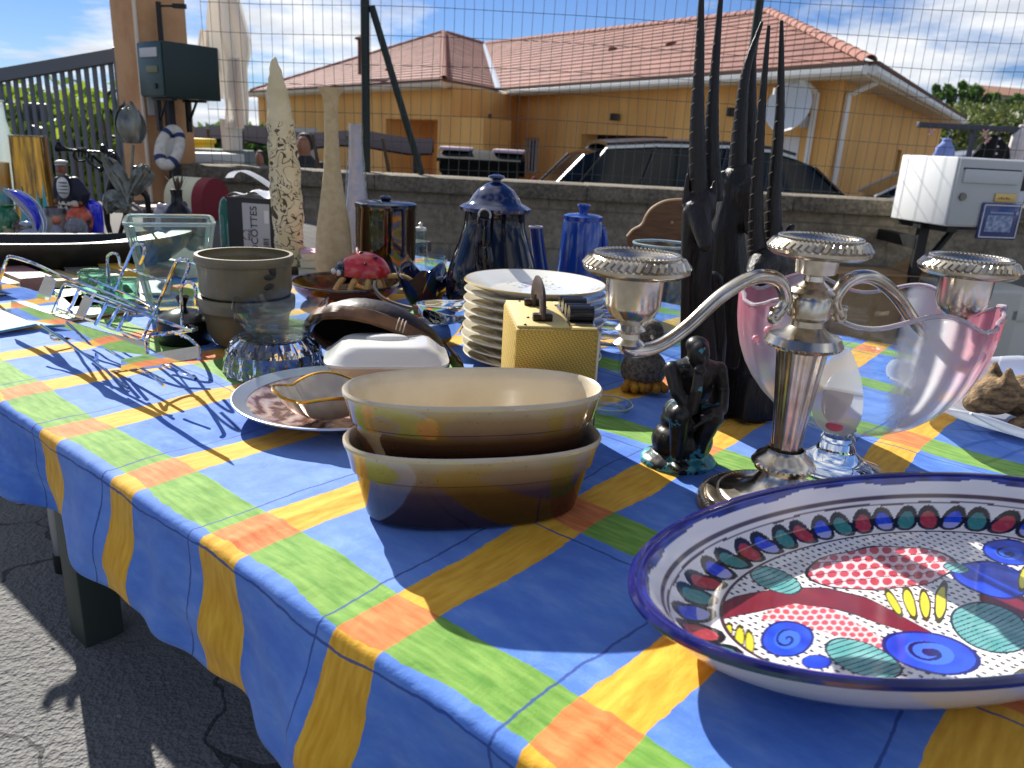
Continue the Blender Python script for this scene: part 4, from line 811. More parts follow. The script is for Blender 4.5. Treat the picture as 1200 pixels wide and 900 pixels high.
# plaid cloth: bands printed by coordinates along the fabric
def cloth_mat():
    mt, t, b = nodes('plaid_cotton')
    uv = t.nodes.new('ShaderNodeUVMap'); uv.uv_map = 'UVMap'; s = t.nodes.new('ShaderNodeSeparateXYZ')
    wn = t.nodes.new('ShaderNodeTexNoise'); wn.inputs['Scale'].default_value = 4.2; wn.inputs['Detail'].default_value = 2; t.links.new(uv.outputs[0], wn.inputs['Vector'])
    vm = t.nodes.new('ShaderNodeVectorMath'); vm.operation = 'SUBTRACT'; t.links.new(wn.outputs['Color'], vm.inputs[0]); vm.inputs[1].default_value = (.5, .5, .5)
    vs = t.nodes.new('ShaderNodeVectorMath'); vs.operation = 'SCALE'; vs.inputs['Scale'].default_value = .034; t.links.new(vm.outputs[0], vs.inputs[0])
    va_ = t.nodes.new('ShaderNodeVectorMath'); va_.operation = 'ADD'; t.links.new(uv.outputs[0], va_.inputs[0]); t.links.new(vs.outputs[0], va_.inputs[1]); 
    fj = t.nodes.new('ShaderNodeTexNoise'); fj.inputs['Scale'].default_value = 70; fj.inputs['Detail'].default_value = 2; t.links.new(uv.outputs[0], fj.inputs['Vector'])
    fs_ = t.nodes.new('ShaderNodeVectorMath'); fs_.operation = 'MULTIPLY_ADD'; t.links.new(fj.outputs['Color'], fs_.inputs[0]); fs_.inputs[1].default_value = (.0042, .0042, 0); t.links.new(va_.outputs[0], fs_.inputs[2])
    t.links.new(fs_.outputs[0], s.inputs[0])
    U, V = s.outputs[0], s.outputs[1]
    def band(x, start, width, period):           # 1 inside the band
        f_ = math_(t, 'FLOORED_MODULO', math_(t, 'SUBTRACT', x, start), period); return math_(t, 'LESS_THAN', f_, width)
    yb = band(U, .392, .054, .2015); gb = band(V, .342, .060, .268)
    # hand drawn lines wander more than the bands
    ln = t.nodes.new('ShaderNodeTexNoise'); ln.inputs['Scale'].default_value = 7; t.links.new(uv.outputs[0], ln.inputs['Vector'])
    jw = math_(t, 'MULTIPLY', math_(t, 'SUBTRACT', ln.outputs[0], .5), .022)
    l1_ = band(math_(t, 'ADD', U, jw), .4655, .0026, .2015); l2_ = band(math_(t, 'ADD', V, jw), .3225, .0028, .268)
    br = t.nodes.new('ShaderNodeTexNoise'); br.inputs['Scale'].default_value = 1; br.inputs['Detail'].default_value = 7; br.inputs['Roughness'].default_value = .65
    mp = t.nodes.new('ShaderNodeMapping'); mp.inputs['Scale'].default_value = (14, 30, 1); t.links.new(uv.outputs[0], mp.inputs[0]); t.links.new(mp.outputs[0], br.inputs['Vector'])
    br2 = t.nodes.new('ShaderNodeTexNoise'); br2.inputs['Scale'].default_value = 1; br2.inputs['Detail'].default_value = 5
    mp2 = t.nodes.new('ShaderNodeMapping'); mp2.inputs['Scale'].default_value = (160, 26, 1); t.links.new(uv.outputs[0], mp2.inputs[0]); t.links.new(mp2.outputs[0], br2.inputs['Vector'])
    mp3 = t.nodes.new('ShaderNodeMapping'); mp3.inputs['Scale'].default_value = (24, 150, 1); br3 = t.nodes.new('ShaderNodeTexNoise'); br3.inputs['Scale'].default_value = 1; br3.inputs['Detail'].default_value = 5; t.links.new(uv.outputs[0], mp3.inputs[0]); t.links.new(mp3.outputs[0], br3.inputs['Vector'])
    k1 = br.outputs[0]
    blue = ramp(t, k1, [(.3, lin((44, 106, 212))), (.5, lin((76, 134, 226))), (.7, lin((118, 162, 234)))])
    # cells differ in depth of blue
    cu = math_(t, 'FLOOR', math_(t, 'DIVIDE', math_(t, 'SUBTRACT', U, .392), .2015)); cv = math_(t, 'FLOOR', math_(t, 'DIVIDE', math_(t, 'SUBTRACT', V, .342), .268))
    wnz = t.nodes.new('ShaderNodeTexWhiteNoise'); wnz.noise_dimensions = '2D'; cc = t.nodes.new('ShaderNodeCombineXYZ'); t.links.new(cu, cc.inputs[0]); t.links.new(cv, cc.inputs[1]); t.links.new(cc.outputs[0], wnz.inputs['Vector'])
    blue = mixc(t, math_(t, 'MULTIPLY', wnz.outputs[0], .46), blue, lin((134, 172, 240)))
    yel = ramp(t, br2.outputs[0], [(.3, lin((232, 168, 18))), (.7, lin((255, 204, 62)))])
    grn = ramp(t, br3.outputs[0], [(.32, lin((96, 156, 42))), (.68, lin((148, 192, 84)))])
    org = ramp(t, br3.outputs[0], [(.32, lin((222, 112, 40))), (.68, lin((250, 156, 84)))])
    c = mixc(t, yb, blue, yel); c = mixc(t, gb, c, grn); c = mixc(t, math_(t, 'MULTIPLY', yb, gb), c, org)
    c = mixc(t, math_(t, 'MULTIPLY', math_(t, 'MAXIMUM', l1_, l2_), .85), c, lin((36, 74, 160)))
    t.links.new(c, b.inputs['Base Color']); b.inputs['Roughness'].default_value = .8; b.inputs['Sheen Weight'].default_value = .15
    wv = t.nodes.new('ShaderNodeTexNoise'); wv.inputs['Scale'].default_value = 520; t.links.new(uv.outputs[0], wv.inputs['Vector'])
    wr = t.nodes.new('ShaderNodeTexNoise'); wr.inputs['Scale'].default_value = 9; wr.inputs['Detail'].default_value = 3; t.links.new(uv.outputs[0], wr.inputs['Vector'])
    wr2 = t.nodes.new('ShaderNodeTexNoise'); wr2.inputs['Scale'].default_value = 26; wr2.inputs['Detail'].default_value = 3; wr2.inputs['Distortion'].default_value = .8; t.links.new(uv.outputs[0], wr2.inputs['Vector'])
    bump(t, b, math_(t, 'ADD', math_(t, 'ADD', math_(t, 'MULTIPLY', wv.outputs[0], .04), wr.outputs[0]), math_(t, 'MULTIPLY', wr2.outputs[0], .28)), .5, .013)
    trn = t.nodes.new('ShaderNodeBsdfTranslucent'); t.links.new(c, trn.inputs[0]); mx_ = t.nodes.new('ShaderNodeMixShader'); mx_.inputs[0].default_value = .22
    t.links.new(b.outputs[0], mx_.inputs[1]); t.links.new(trn.outputs[0], mx_.inputs[2]); t.links.new(mx_.outputs[0], t.nodes['Material Output'].inputs[0]); return mt
def fold(u):                                 # folds of the hanging part, outwards
    return .16*math.sin(u*63+1.5*math.sin(u*9))*(.5+.5*math.sin(u*4.1))+.5*math.sin(u*15.5+.8)+.35*math.sin(u*27+2)+.3*noise.noise(Vector((u*6, 3, 0)))
def cloth_pt(u, w):                          # w > 0 on the top, w < 0 down the front
    if w >= 0:
        v = VE+.016+w; z = T-.0012+.006*min(0, noise.noise(Vector((u*5, v*5, 1))))+.003*min(0, noise.noise(Vector((u*14, v*9, 4))))-.002*max(0, 1-w/.03)
        # crease ridges left from packing and a few soft puckers
        z += .003*math.exp(-((u-.62)/.006)**2)+.0025*math.exp(-((u-.22)/.006)**2)*(1 if w < .2 else .3)
        return UV(u, v, z)
    s = -w; R = .011
    if s < R*PI/2:
        a = s/R; return UV(u, VE+R-R*math.sin(a), T-.003-R*(1-math.cos(a)))
    d = s-R*PI/2; k = min(1, d/.09); out = (.026*fold(u)+.004*math.sin(u*34+d*60))*k+.004*k
    return UV(u+.010*k*math.sin(u*17+2), VE-out-.02*k*k*.4, T-.003-R-d*(1-.02*abs(fold(u))))
us = [U0-.02+i*(U1-U0+.04)/420 for i in range(421)]
ws = [-.172, -.165, -.15, -.135, -.12, -.105, -.09, -.075, -.06, -.05, -.04, -.032, -.025, -.02, -.015, -.01, -.005, 0, .006, .012, .02, .03]+[.045+i*.0165 for i in range(86)]
def hem(u):
    t_ = [(-1, .19), (.1, .185), (.35, .172), (.7, .146), (1.0, .128), (1.3, .138), (2.3, .14)]
    for (a, x_), (c_, y_) in zip(t_, t_[1:]):
        if a <= u <= c_: return (x_+(y_-x_)*(u-a)/(c_-a))/.172+.05*noise.noise(Vector((u*4, 9, 0)))
    return 1
hw_ = lambda u, w_: w_ if w_ > -.025 else -.025+(w_+.025)*hem(u)
b = MB(); rows = [[cloth_pt(u, hw_(u, w_)) for u in us] for w_ in ws]
VC = {}
b.sheet(rows); tc_ = b.build('plaid_tablecloth', cloth_mat(), None, True, 180)
lay = tc_.data.uv_layers.new(name='UVMap'); nu = len(us)
buf = [0.0]*(2*len(tc_.data.loops))
for lp_ in tc_.data.loops:
    i, k = divmod(lp_.vertex_index, nu); buf[2*lp_.index] = us[k]; buf[2*lp_.index+1] = VE+.016+hw_(us[k], ws[i])
lay.data.foreach_set('uv', buf)
so = tc_.modifiers.new('thickness', 'SOLIDIFY'); so.thickness = .0012; so.offset = -1
tag(tc_, 'blue tablecloth with yellow, green and orange plaid bands', 'tablecloth')

# ================================================================== NEAR OBJECTS
# ---- two oval gratin dishes, nested
def superring(a, b_, z, n=72, e=2.35):
    out = []
    for k in range(n):
        t = 2*PI*k/n; ct, st = math.cos(t), math.sin(t); out.append((a*abs(ct)**(2/e)*(1 if ct >= 0 else -1), b_*abs(st)**(2/e)*(1 if st >= 0 else -1), z))
    return out
def glaze():
    return zgrad('gratin_glaze', [(0, (36, 20, 18)), (.25, (46, 26, 20)), (.5, (72, 44, 24)), (.64, (122, 88, 40)), (.82, (160, 128, 70)), (.97, (204, 184, 140))], 0, .083, .12, .5, .006, 0, True)
GLZ = glaze(); CREAM = M('gratin_inside', (204, 192, 168), .24, coat=.3, col2=(192, 178, 150), ns=14)
def gratin(loc, rz, label, A=.137, B=.069, H=.083, tilt=0):
    g_ = thing('oval_gratin_dish', label, 'baking dish', loc, rz, 'nested oval gratin dishes'); g_.rotation_euler[0] = tilt
    o_ = [(.81, .74, 0), (.83, .77, .003), (.865, .82, .022), (.895, .86, .040), (.912, .885, .0515), (.902, .872, .0525), (.942, .925, .0536), (.96, .945, .064), (.985, .975, .076), (1, 1, .080), (1, 1, .0825)]
    b = MB(); b.loft([superring(A*x, B*y, z) for x, y, z in o_], (True, False)); b.build('outer_wall', GLZ, g_, True, 22)
    i_ = [(1, 1, .0825), (.985, .97, .0848), (.955, .925, .0825), (.93, .88, .072), (.87, .81, .034), (.80, .70, .012), (.6, .5, .008), (.2, .2, .0075)]
    b = MB(); b.loft([superring(A*x, B*y, z) for x, y, z in i_], (False, True)); b.build('inner_wall', CREAM, g_, True, 60); return g_
gratin(Vector((-.036, .757, T)), math.radians(13), 'lower oval brown gratin dish standing on the tablecloth')
gratin(Vector((-.038, .766, T+.050)), math.radians(12.5), 'upper oval brown gratin dish nested in the lower one', tilt=.0)

# ---- painted oval platter
PLC = Vector((.383, .602, T)); PLR = math.radians(22.6); PA_, PB_, PH_ = .298, .150, .056
pt2 = thing('painted_oval_platter', 'large white oval platter painted with colourful fish, blue rim', 'platter', PLC, PLR)
prof_in = [(1.0, PH_), (.985, PH_+.002), (.965, PH_), (.93, PH_-.010), (.885, PH_-.024), (.83, PH_-.036), (.76, PH_-.042), (.65, PH_-.0445), (.4, PH_-.046), (.01, PH_-.0465)]
def rprof(t, pr):                            # interpolate height at radius fraction
    for (r0, z0), (r1, z1) in zip(pr, pr[1:]):
        if r1 <= t <= r0: return z0+(z1-z0)*(r0-t)/(r0-r1)
    return pr[-1][1]
NA, NR = 1000, 230; vs = []; fs = []
for i in range(NR+1):
    t_ = 1-.99*(i/NR)
    for k in range(NA):
        a = 2*PI*k/NA; vs.append((PA_*t_*math.cos(a), PB_*t_*math.sin(a), rprof(t_, prof_in)))
for i in range(NR):
    for k in range(NA): fs.append((i*NA+k, i*NA+(k+1) % NA, (i+1)*NA+(k+1) % NA, (i+1)*NA+k))
b = MB(); b.add(vs, fs); b.cap([(PA_*.01*math.cos(2*PI*k/12), PB_*.01*math.sin(2*PI*k/12), PH_-.0464) for k in range(12)]); pin = b.build('painted_face', attr_mat('platter_paint', .12, .6, 0, 25), pt2, True, 180)
WHI, NAVY, RED, TEAL, BLU, YEL, MAR, BLACK = [lin(c) for c in ((236, 232, 230), (30, 30, 110), (178, 52, 62), (58, 132, 128), (30, 70, 214), (228, 208, 52), (112, 26, 44), (26, 18, 26))]
mixl = lambda a, b_, k: tuple(x+(y-x)*k for x, y in zip(a, b_))
def ell_d(x, y, cx_, cy__, rx, ry, rot):
    dx, dy = x-cx_, y-cy__; c_, s_ = math.cos(rot), math.sin(rot); return math.hypot((dx*c_+dy*s_)/rx, (-dx*s_+dy*c_)/ry), (dx*c_+dy*s_)/rx, (-dx*s_+dy*c_)/ry
def PLM(p):                                  # where a point of the glaze shows in the traced drawing of the motifs
    R_ = Matrix.Rotation(PLR, 3, 'Z'); q = proj(R_ @ Vector(p)+PLC); return (q[0]-700)*2.4, (q[1]-540)*2.4
_arc = [0.0]
for _k in range(720): _a = PI*2*(_k+.5)/720; _arc.append(_arc[-1]+math.hypot(PA_*math.sin(_a), PB_*math.cos(_a)))
def arc_of(a):                               # fraction of the oval's perimeter at angle a
    f_ = (a % (2*PI))/(2*PI)*720; k_ = min(int(f_), 719); return (_arc[k_]+(_arc[k_+1]-_arc[k_])*(f_-k_))/_arc[-1]
def platter_col(p):
    x, y = p.x, p.y; t = math.hypot(x/PA_, y/PB_); a = math.atan2(y/PB_, x/PA_)
    wb_ = .006*math.sin(a*9)+.004*math.sin(a*23+1)
    if t > .972+wb_: return NAVY
    if t > .95+wb_: return mixl(NAVY, lin((60, 80, 190)), .6*noise.noise(Vector((x*60, y*60, 0)))+.3)
    if abs(t-.905) < .0055 or abs(t-.885-wb_*.4) < .003: return lin((86, 60, 66))
    if abs(t-.712) < .006: return lin((70, 46, 56))
    if t > .905: return WHI
    if t > .712:                             # chain of coloured beads
        nb_ = 44
        s_ = arc_of(a)*nb_; k = math.floor(s_); f_ = s_-k-.5; rr = (t-.800)/.070; d_ = math.hypot(f_/.5, rr+f_*.35*(1 if k % 2 else -1))
        base = (RED, TEAL, BLU)[k % 3]
        if d_ < .74: return mixl(base, WHI, (.45 if (k % 3 == 2 and rr < -.1) else .12*max(0, noise.noise(Vector((x*200, y*200, 3))))))
        if d_ < 1.06: return BLACK
        return WHI
    c = WHI
    # field of short black dashes
    gx, gy = x*118+y*30, y*150-x*22; ix, iy = math.floor(gx), math.floor(gy); h1 = math.sin(ix*12.9+iy*78.2)*43758.5; h1 -= math.floor(h1)
    fx, fy = gx-ix-.5+(h1-.5)*.4, gy-iy-.5
    if abs(fx) < .17 and abs(fy) < .25: c = lin((40, 36, 44))
    def fish(c, cx_, cy__, rx, ry, rot, flip):
        # crescent body in maroon with scaled belly, blue head, teal fins, yellow tail stripes
        d_, lx, ly = ell_d(x, y, cx_, cy__, rx, ry, rot); ly2 = ly-flip*.55*(1-lx*lx)
        if d_ > 2.0: return c
        if abs(lx) < 1.0:
            w_ = .42*(1-abs(lx)**2.2)
            if abs(ly2) < w_:
                if ly2*flip > -w_*.15: return mixl(MAR, lin((150, 50, 60)), max(0, noise.noise(Vector((x*40, y*40, 1)))))
                q1, q2 = lx*13, (ly2)*7+((math.floor(lx*13)) % 2)*.5; f1, f2 = q1-math.floor(q1)-.5, q2-math.floor(q2)-.5
                return lin((206, 84, 92)) if f1*f1+f2*f2 < .15 else lin((232, 196, 196))
            if abs(ly2) < w_+.045: return BLACK
        for (ex, ey, er, erx) in ((.95, -.42*flip, .3, .26), (-.62, -.55*flip, .3, .15)):      # blue eyes
            q = math.hypot((lx-ex)/erx, (ly-ey)/.62)
            if q < .22: return BLACK
            if q < .36: return lin((70, 120, 230))
            if q < .95: return mixl(BLU, lin((20, 40, 150)), .6*max(0, noise.noise(Vector((x*50, y*50, 4)))))
            if q < 1.05: return lin((20, 24, 90))
        for (ex, ey, w1, h1_, col, nst) in ((.3, -.95*flip, .34, .5, TEAL, 7), (-.1, 1.25*flip, .3, .45, TEAL, 6), (-1.0, -.2*flip, .16, .6, YEL, 5), (.75, 1.1*flip, .26, .42, YEL, 5)):
            qx, qy = (lx-ex)/w1, (ly-ey)/h1_
            if qx*qx+qy*qy < 1:
                st = (qx+.25*qy)*nst; f_ = st-math.floor(st); return BLACK if f_ < .16 else mixl(col, WHI, .35 if f_ > .7 else 0)
            if qx*qx+qy*qy < 1.14: return lin((30, 60, 60))
        return c
    X, Y_ = PLM(p); X += 9*noise.noise(Vector((x*28, y*28, 5))); Y_ += 6*noise.noise(Vector((x*30, y*30, 9)))
    if X > 1290 or Y_ > 960:
        for args in ((.19, -.02, .075, .05, .25, 1), (.12, -.07, .06, .03, -.1, -1), (.22, .05, .05, .025, .12, 1)): c = fish(c, *args)
        return c
    def E(cx_, cy__, rx, ry, rot=0):
        dx, dy = X-cx_, Y_-cy__; c_, s_ = math.cos(rot), math.sin(rot); return math.hypot((dx*c_+dy*s_)/rx, (-dx*s_+dy*c_)/ry)
    def band(pts, w0, w1):                   # signed place across a tapering stroke: |v| < 1 inside
        best = (9, 0, 0); n = len(pts)-1
        for q in range(n):
            (x0, y0), (x1, y1) = pts[q], pts[q+1]; dx, dy = x1-x0, y1-y0; l2 = dx*dx+dy*dy; t_ = max(0, min(1, ((X-x0)*dx+(Y_-y0)*dy)/l2)); ex, ey = X-x0-t_*dx, Y_-y0-t_*dy
            s_ = (q+t_)/n; w_ = w0+(w1-w0)*math.sin(PI*min(1, max(0, s_)))**.7; d_ = math.hypot(ex, ey)/w_
            if d_ < best[0]: best = (d_, s_, 1 if ey > 0 else -1)
        return best
    nz_ = noise.noise(Vector((x*55, y*55, 1))); wash = lambda a, b_, m_=.5: mixl(a, b_, min(1, max(0, .35+nz_*m_)))
    def scales(a, b_, sx_, sy_):
        q1 = X/sx_; r_ = math.floor(Y_/sy_); q1 += .5*(r_ % 2); f1, f2 = q1-math.floor(q1)-.5, Y_/sy_-r_-.5; return a if f1*f1+f2*f2*.8 < .15 else b_
    PINK_, LPINK = lin((206, 74, 88)), lin((236, 206, 206))
    d_ = E(800, 302, 205, 58, -.06)          # scaled fish at the back
    if d_ < 1:
        e_ = math.sin((Y_-302)*.11+X*.012)
        c = lin((60, 26, 40)) if abs(e_) < .1 else scales(wash(PINK_, lin((176, 50, 66))), LPINK, 34, 22)
    elif d_ < 1.05: c = BLACK
    for pts, w0, w1 in (([(285, 500), (320, 440), (400, 405), (520, 385), (640, 385), (740, 408), (840, 450), (940, 492)], 8, 27), ([(1090, 385), (1160, 400), (1260, 440)], 14, 30)):
        d_, s_, sg2 = band(pts, w0, w1)
        if d_ < 1: c = wash(MAR, lin((140, 36, 52)))
        elif d_ < 1.1: c = lin((50, 10, 26))
    d_, s_, sg2 = band([(470, 440), (560, 428), (660, 455), (740, 490), (810, 525)], 8, 34)
    if d_ < 1: c = scales(wash(lin((214, 88, 96)), PINK_), LPINK, 26, 16)
    for (cx_, cy__, rx, ry, rot, spir) in ((535, 500, 76, 50, 0, 1), (620, 566, 46, 21, 0, 0), (940, 540, 142, 56, .22, 2), (1110, 335, 118, 48, .2, 0), (1155, 258, 76, 36, .1, 3)):
        d_ = E(cx_, cy__, rx, ry, rot)
        if d_ < 1:
            c = wash(lin((44, 84, 226)), lin((22, 44, 176)), .8)
            if spir and d_ < .5:
                a_ = math.atan2(Y_-cy__, X-cx_); c = lin((20, 24, 96)) if abs(((d_*2.6-a_/(2*PI)) % 1)-.5) < .13 or (spir >= 2 and d_ < .16) else lin((64, 110, 236))
            if .9 < d_: c = lin((22, 26, 110))
    for (cx_, cy__, rx, ry, rot, nst) in ((750, 556, 108, 42, .35, 8), (1105, 470, 110, 62, .3, 9), (500, 336, 70, 30, .3, 6), (268, 458, 42, 36, -.5, 5), (1010, 300, 34, 14, .2, 3)):
        d_ = E(cx_, cy__, rx, ry, rot)
        if d_ < 1:
            u_ = ((X-cx_)*math.cos(rot+.9)+(Y_-cy__)*math.sin(rot+.9))/rx*nst; f_ = u_-math.floor(u_)
            c = lin((24, 40, 48)) if f_ < .2 else wash(lin((84, 160, 158)), lin((140, 196, 194)), .9)
        elif d_ < 1.07: c = lin((30, 48, 56))
    for (cx_, cy__, rx, ry, rot) in ((364, 492, 15, 36, .35), (400, 503, 15, 40, .1), (430, 512, 13, 38, -.12), (832, 398, 14, 44, -.5), (880, 400, 16, 48, -.3), (922, 404, 15, 46, -.1), (966, 398, 18, 58, .12), (1200, 330, 16, 40, .2), (1180, 640, 30, 60, .4)):
        d_ = E(cx_, cy__, rx, ry, rot)
        if d_ < .78: c = wash(lin((232, 220, 50)), lin((206, 190, 60)))
        elif d_ < 1.05: c = lin((66, 60, 22))
    return c
paint(pin, platter_col)
b = MB(); outp = [(.60, .0), (.66, .0), (.74, .003), (.83, .011), (.885, .021), (.93, .033), (.985, PH_-.006), (1.0, PH_)]
b.loft([[(PA_*r*math.cos(2*PI*k/120), PB_*r*math.sin(2*PI*k/120), z) for k in range(120)] for r, z in outp], (True, False)); 
po = b.build('outer_side', attr_mat('platter_outside', .2, .5, 0, 18), pt2, True, 60); paint(po, lambda q: NAVY if q.z > PH_-.0045 else lin((222, 216, 208)))
b = MB(); b.tube([(PA_*1.0*math.cos(2*PI*k/120), PB_*1.0*math.sin(2*PI*k/120), PH_-.001) for k in range(120)], .0042, 8, closed=True); b.build('rim', M('platter_rim', (34, 32, 108), .15, coat=.6, col2=(24, 24, 88), ns=25), pt2)

# ---- silver candelabra
SIL = M('silver_plate', (214, 206, 192), .22, 1.0, col2=(180, 168, 148), ns=26, bs=70, bstr=.06, rvar=.16); SILB = M('silver_chased', (176, 166, 150), .3, 1.0, bs=300, bstr=.4)
cl_ = Vector((.303, .786, T)); cn = thing('silver_candelabra', 'three armed silver candelabra with gadrooned drip pans', 'candelabra', cl_, math.radians(17))
zc = lambda y: zat(cl_, y)-T
def gadroon(b, r, z, n, rad, tilt=.6):       # row of slanted lobes round a rim
    for k in range(n):
        a = 2*PI*k/n; a2 = a+tilt*2*PI/n; b.tube([(r*math.cos(a), r*math.sin(a), z-rad*.3), ((r-rad*.9)*math.cos(a2), (r-rad*.9)*math.sin(a2), z+rad*.9)], rad*.62, 6)
b = MB(); b.lathe([(.0005, .001), (.086, .001), (.088, .004), (.086, .009), (.080, .011), (.079, .014), (.076, .016), (.066, .0175), (.064, .020), (.060, .0215), (.045, .026), (.030, .034), (.0215, .048), (.019, .062), (.019, .066)], 48); ft = b.build('foot', SIL, cn)
b = MB(); 
for k in range(96): a = 2*PI*k/96; b.ell((.083*math.cos(a), .083*math.sin(a), .0095), .0028, 6, 4); 
for k in range(80): a = 2*PI*k/80; b.ell((.0655*math.cos(a), .0655*math.sin(a), .0185), .0021, 6, 4)
b.build('foot_beading', SIL, ft)
zk = zc(541); b = MB(); b.lathe([(.019, .064), (.021, zk-.012), (.030, zk-.008), (.0335, zk), (.030, zk+.006), (.022, zk+.011), (.0195, zk+.016)], 40); kn = b.build('knop', SIL, cn)
b = MB(); gadroon(b, .0325, zk-.001, 34, .0042); b.build('knop_gadroon', SIL, kn)
z0, z1 = zk+.014, zc(408); b = MB(); b.lathe([(.0148+(.0255-.0148)*(t_**1.15), z0+(z1-z0)*t_) for t_ in [i/14 for i in range(15)]], 60, fn=lambda q, a, r, z: (q.x*(1+.035*math.cos(10*a)), q.y*(1+.035*math.cos(10*a)), q.z)); b.build('stem', SIL, cn)
zh = zc(388); b = MB(); b.lathe([(.0255, z1-.002), (.037, z1+.002), (.040, z1+.006), (.036, zh-.004), (.024, zh), (.017, zh+.006), (.0165, zh+.012), (.021, zh+.016), (.022, zh+.034), (.019, zh+.038), (.024, zh+.042), (.020, zh+.046), (.0005, zh+.047)], 40); hb = b.build('hub', SIL, cn)
b = MB(); gadroon(b, .0375, z1+.005, 40, .0042); b.build('hub_gadroon', SIL, hb)
zhub = zh+.028
def cup(parent, x, y, zc_, hc, name='candle_cup'):
    b = MB(); b.lathe([(.0005, zc_), (.012, zc_), (.016, zc_+.004), (.010, zc_+.009), (.0095, zc_+.014), (.015, zc_+.018), (.0105, zc_+.023), (.012, zc_+.026), (.022, zc_+.032), (.0265, zc_+.042), (.0275, zc_+hc), (.022, zc_+hc), (.020, zc_+hc-.02), (.0005, zc_+hc-.025)], 36, c=(x, y, 0)); cp_ = b.build(name, SIL, parent)
    zt = zc_+hc; b = MB(); b.lathe([(.0245, zt-.002), (.045, zt-.003), (.0505, zt+.001), (.0505, zt+.004), (.044, zt+.010), (.0405, zt+.014), (.0385, zt+.0155), (.034, zt+.0125), (.024, zt+.0115), (.020, zt+.009), (.0195, zt-.002)], 48, c=(x, y, 0)); dp = b.build('drip_pan', SIL, cp_)
    g2 = MB(); gadroon(g2, .0490, zt+.0062, 44, .0056)
    for k in range(60): a = 2*PI*k/60; g2.ell((.0395*math.cos(a), .0395*math.sin(a), zt+.0155), .0022, 5, 4)
    for v in g2.v: v += Vector((x, y, 0))
    g2.build('pan_gadroon', SIL, dp)
    return cp_
ztop = zc(279)
cup(cn, 0, 0, zh+.044, ztop-.015-(zh+.044), 'centre_cup')
for s_, xr in ((-1, .200), (1, .196)):
    ze = zc(378)-.012 if s_ < 0 else zc(378)-.012
    # arm: scroll at the hub, over the shoulder, dipping, then up under the cup
    pts = []
    for k in range(12): a = -PI*.9+k*.42; pts.append((s_*(.036+.0022*k*0+.0075*(.45+.05*k)*math.cos(a)), 0, zhub-.006+.0075*(.45+.05*k)*math.sin(a)))
    main = spline([(s_*.040, 0, zhub-.012), (s_*.030, 0, zhub+.006), (s_*.044, 0, zhub+.026), (s_*.072, 0, zhub+.028), (s_*.105, 0, zhub+.010), (s_*.140, 0, zhub-.022), (s_*.168, 0, zhub-.040), (s_*(xr-.004), 0, zhub-.044), (s_*(xr+.008), 0, zhub-.036)], 8)
    b = MB(); b.tube(main, lerp_list([.006, .0075, .0085, .0085, .008, .0078, .0078, .0082, .006], len(main)), 14, flat=(1, .85)); ar = b.build('arm', SIL, cn)
    b = MB(); b.tube([(x_, y_-.0072, z_) for x_, y_, z_ in [tuple(p) for p in main[4:-6]]], .0016, 6); b.tube([(x_, y_+.0072, z_) for x_, y_, z_ in [tuple(p) for p in main[4:-6]]], .0016, 6); b.build('arm_moulding', SIL, ar)
    b = MB(); b.tube([(s_*(.040+.008*(1-k/26)*math.cos(k*.42+1)), 0, zhub-.012+.008*(1-k/26)*math.sin(k*.42+1)) for k in range(26)], lerp_list([.004, .003], 26), 8, flat=(1.2, 1)); b.build('scroll', SIL, ar)
    hc = zc(312)+.0 - (zhub-.040); cup(cn, s_*xr, 0, zhub-.040, .1045-.03, 'arm_cup')

# ---- pink and clear glass footed bowl
gp = P(976, 545); gb2 = thing('pink_glass_bowl', 'footed clear glass bowl with frosted pink sides behind the candelabra', 'bowl', gp, math.radians(-22))
CLEAR = thin_glass('clear_glass', (240, 246, 245), 1.3); GLS = M('solid_glass', (250, 252, 251), .0, 0, trans=1, ior=1.46)
zg = lambda y: zat(gp, y)-T; sg_ = mpp((gp.x, gp.y, T+.1))
b = MB(); b.lathe([(.0005, 0), (.056, 0), (.058, .003), (.05, .006), (.034, .013), (.024, .022), (.0005, .022)], 48); b.build('foot', GLS, gb2)
b = MB(); b.lathe([(.0005, .0225), (.0245, .0225), (.019, .034), (.021, .038), (.017, .044), (.02, .052), (.0005, .052)], 32); b.build('stem', GLS, gb2)
zr = zg(352); zb2 = .0525
def bowlr(t_): return .028+.124*(1-(1-min(1, t_))**2.4)**.62
def bpt(a, t_, off=0):
    r = bowlr(t_)+off; rip = 1+.010*math.cos(30*a)*t_*(1 if abs(math.cos(a)) > .55 else .25); z = zb2+(zr-zb2)*t_+(.010*math.cos(6*a)*t_**3); return (r*rip*math.cos(a)*.965, r*rip*math.sin(a)*.86, z)
b = MB(); na = 120; tt = [0, .03, .08, .15, .25, .35, .46, .58, .7, .8, .88, .94, 1]
b.lathe([(1, 1)]*0+[(0, 0)]*0 or [(t_, 0) for t_ in tt]+[(t_, 1) for t_ in tt[::-1]], na, fn=lambda q, a, r, z: bpt(a, r, -.003*z)); 
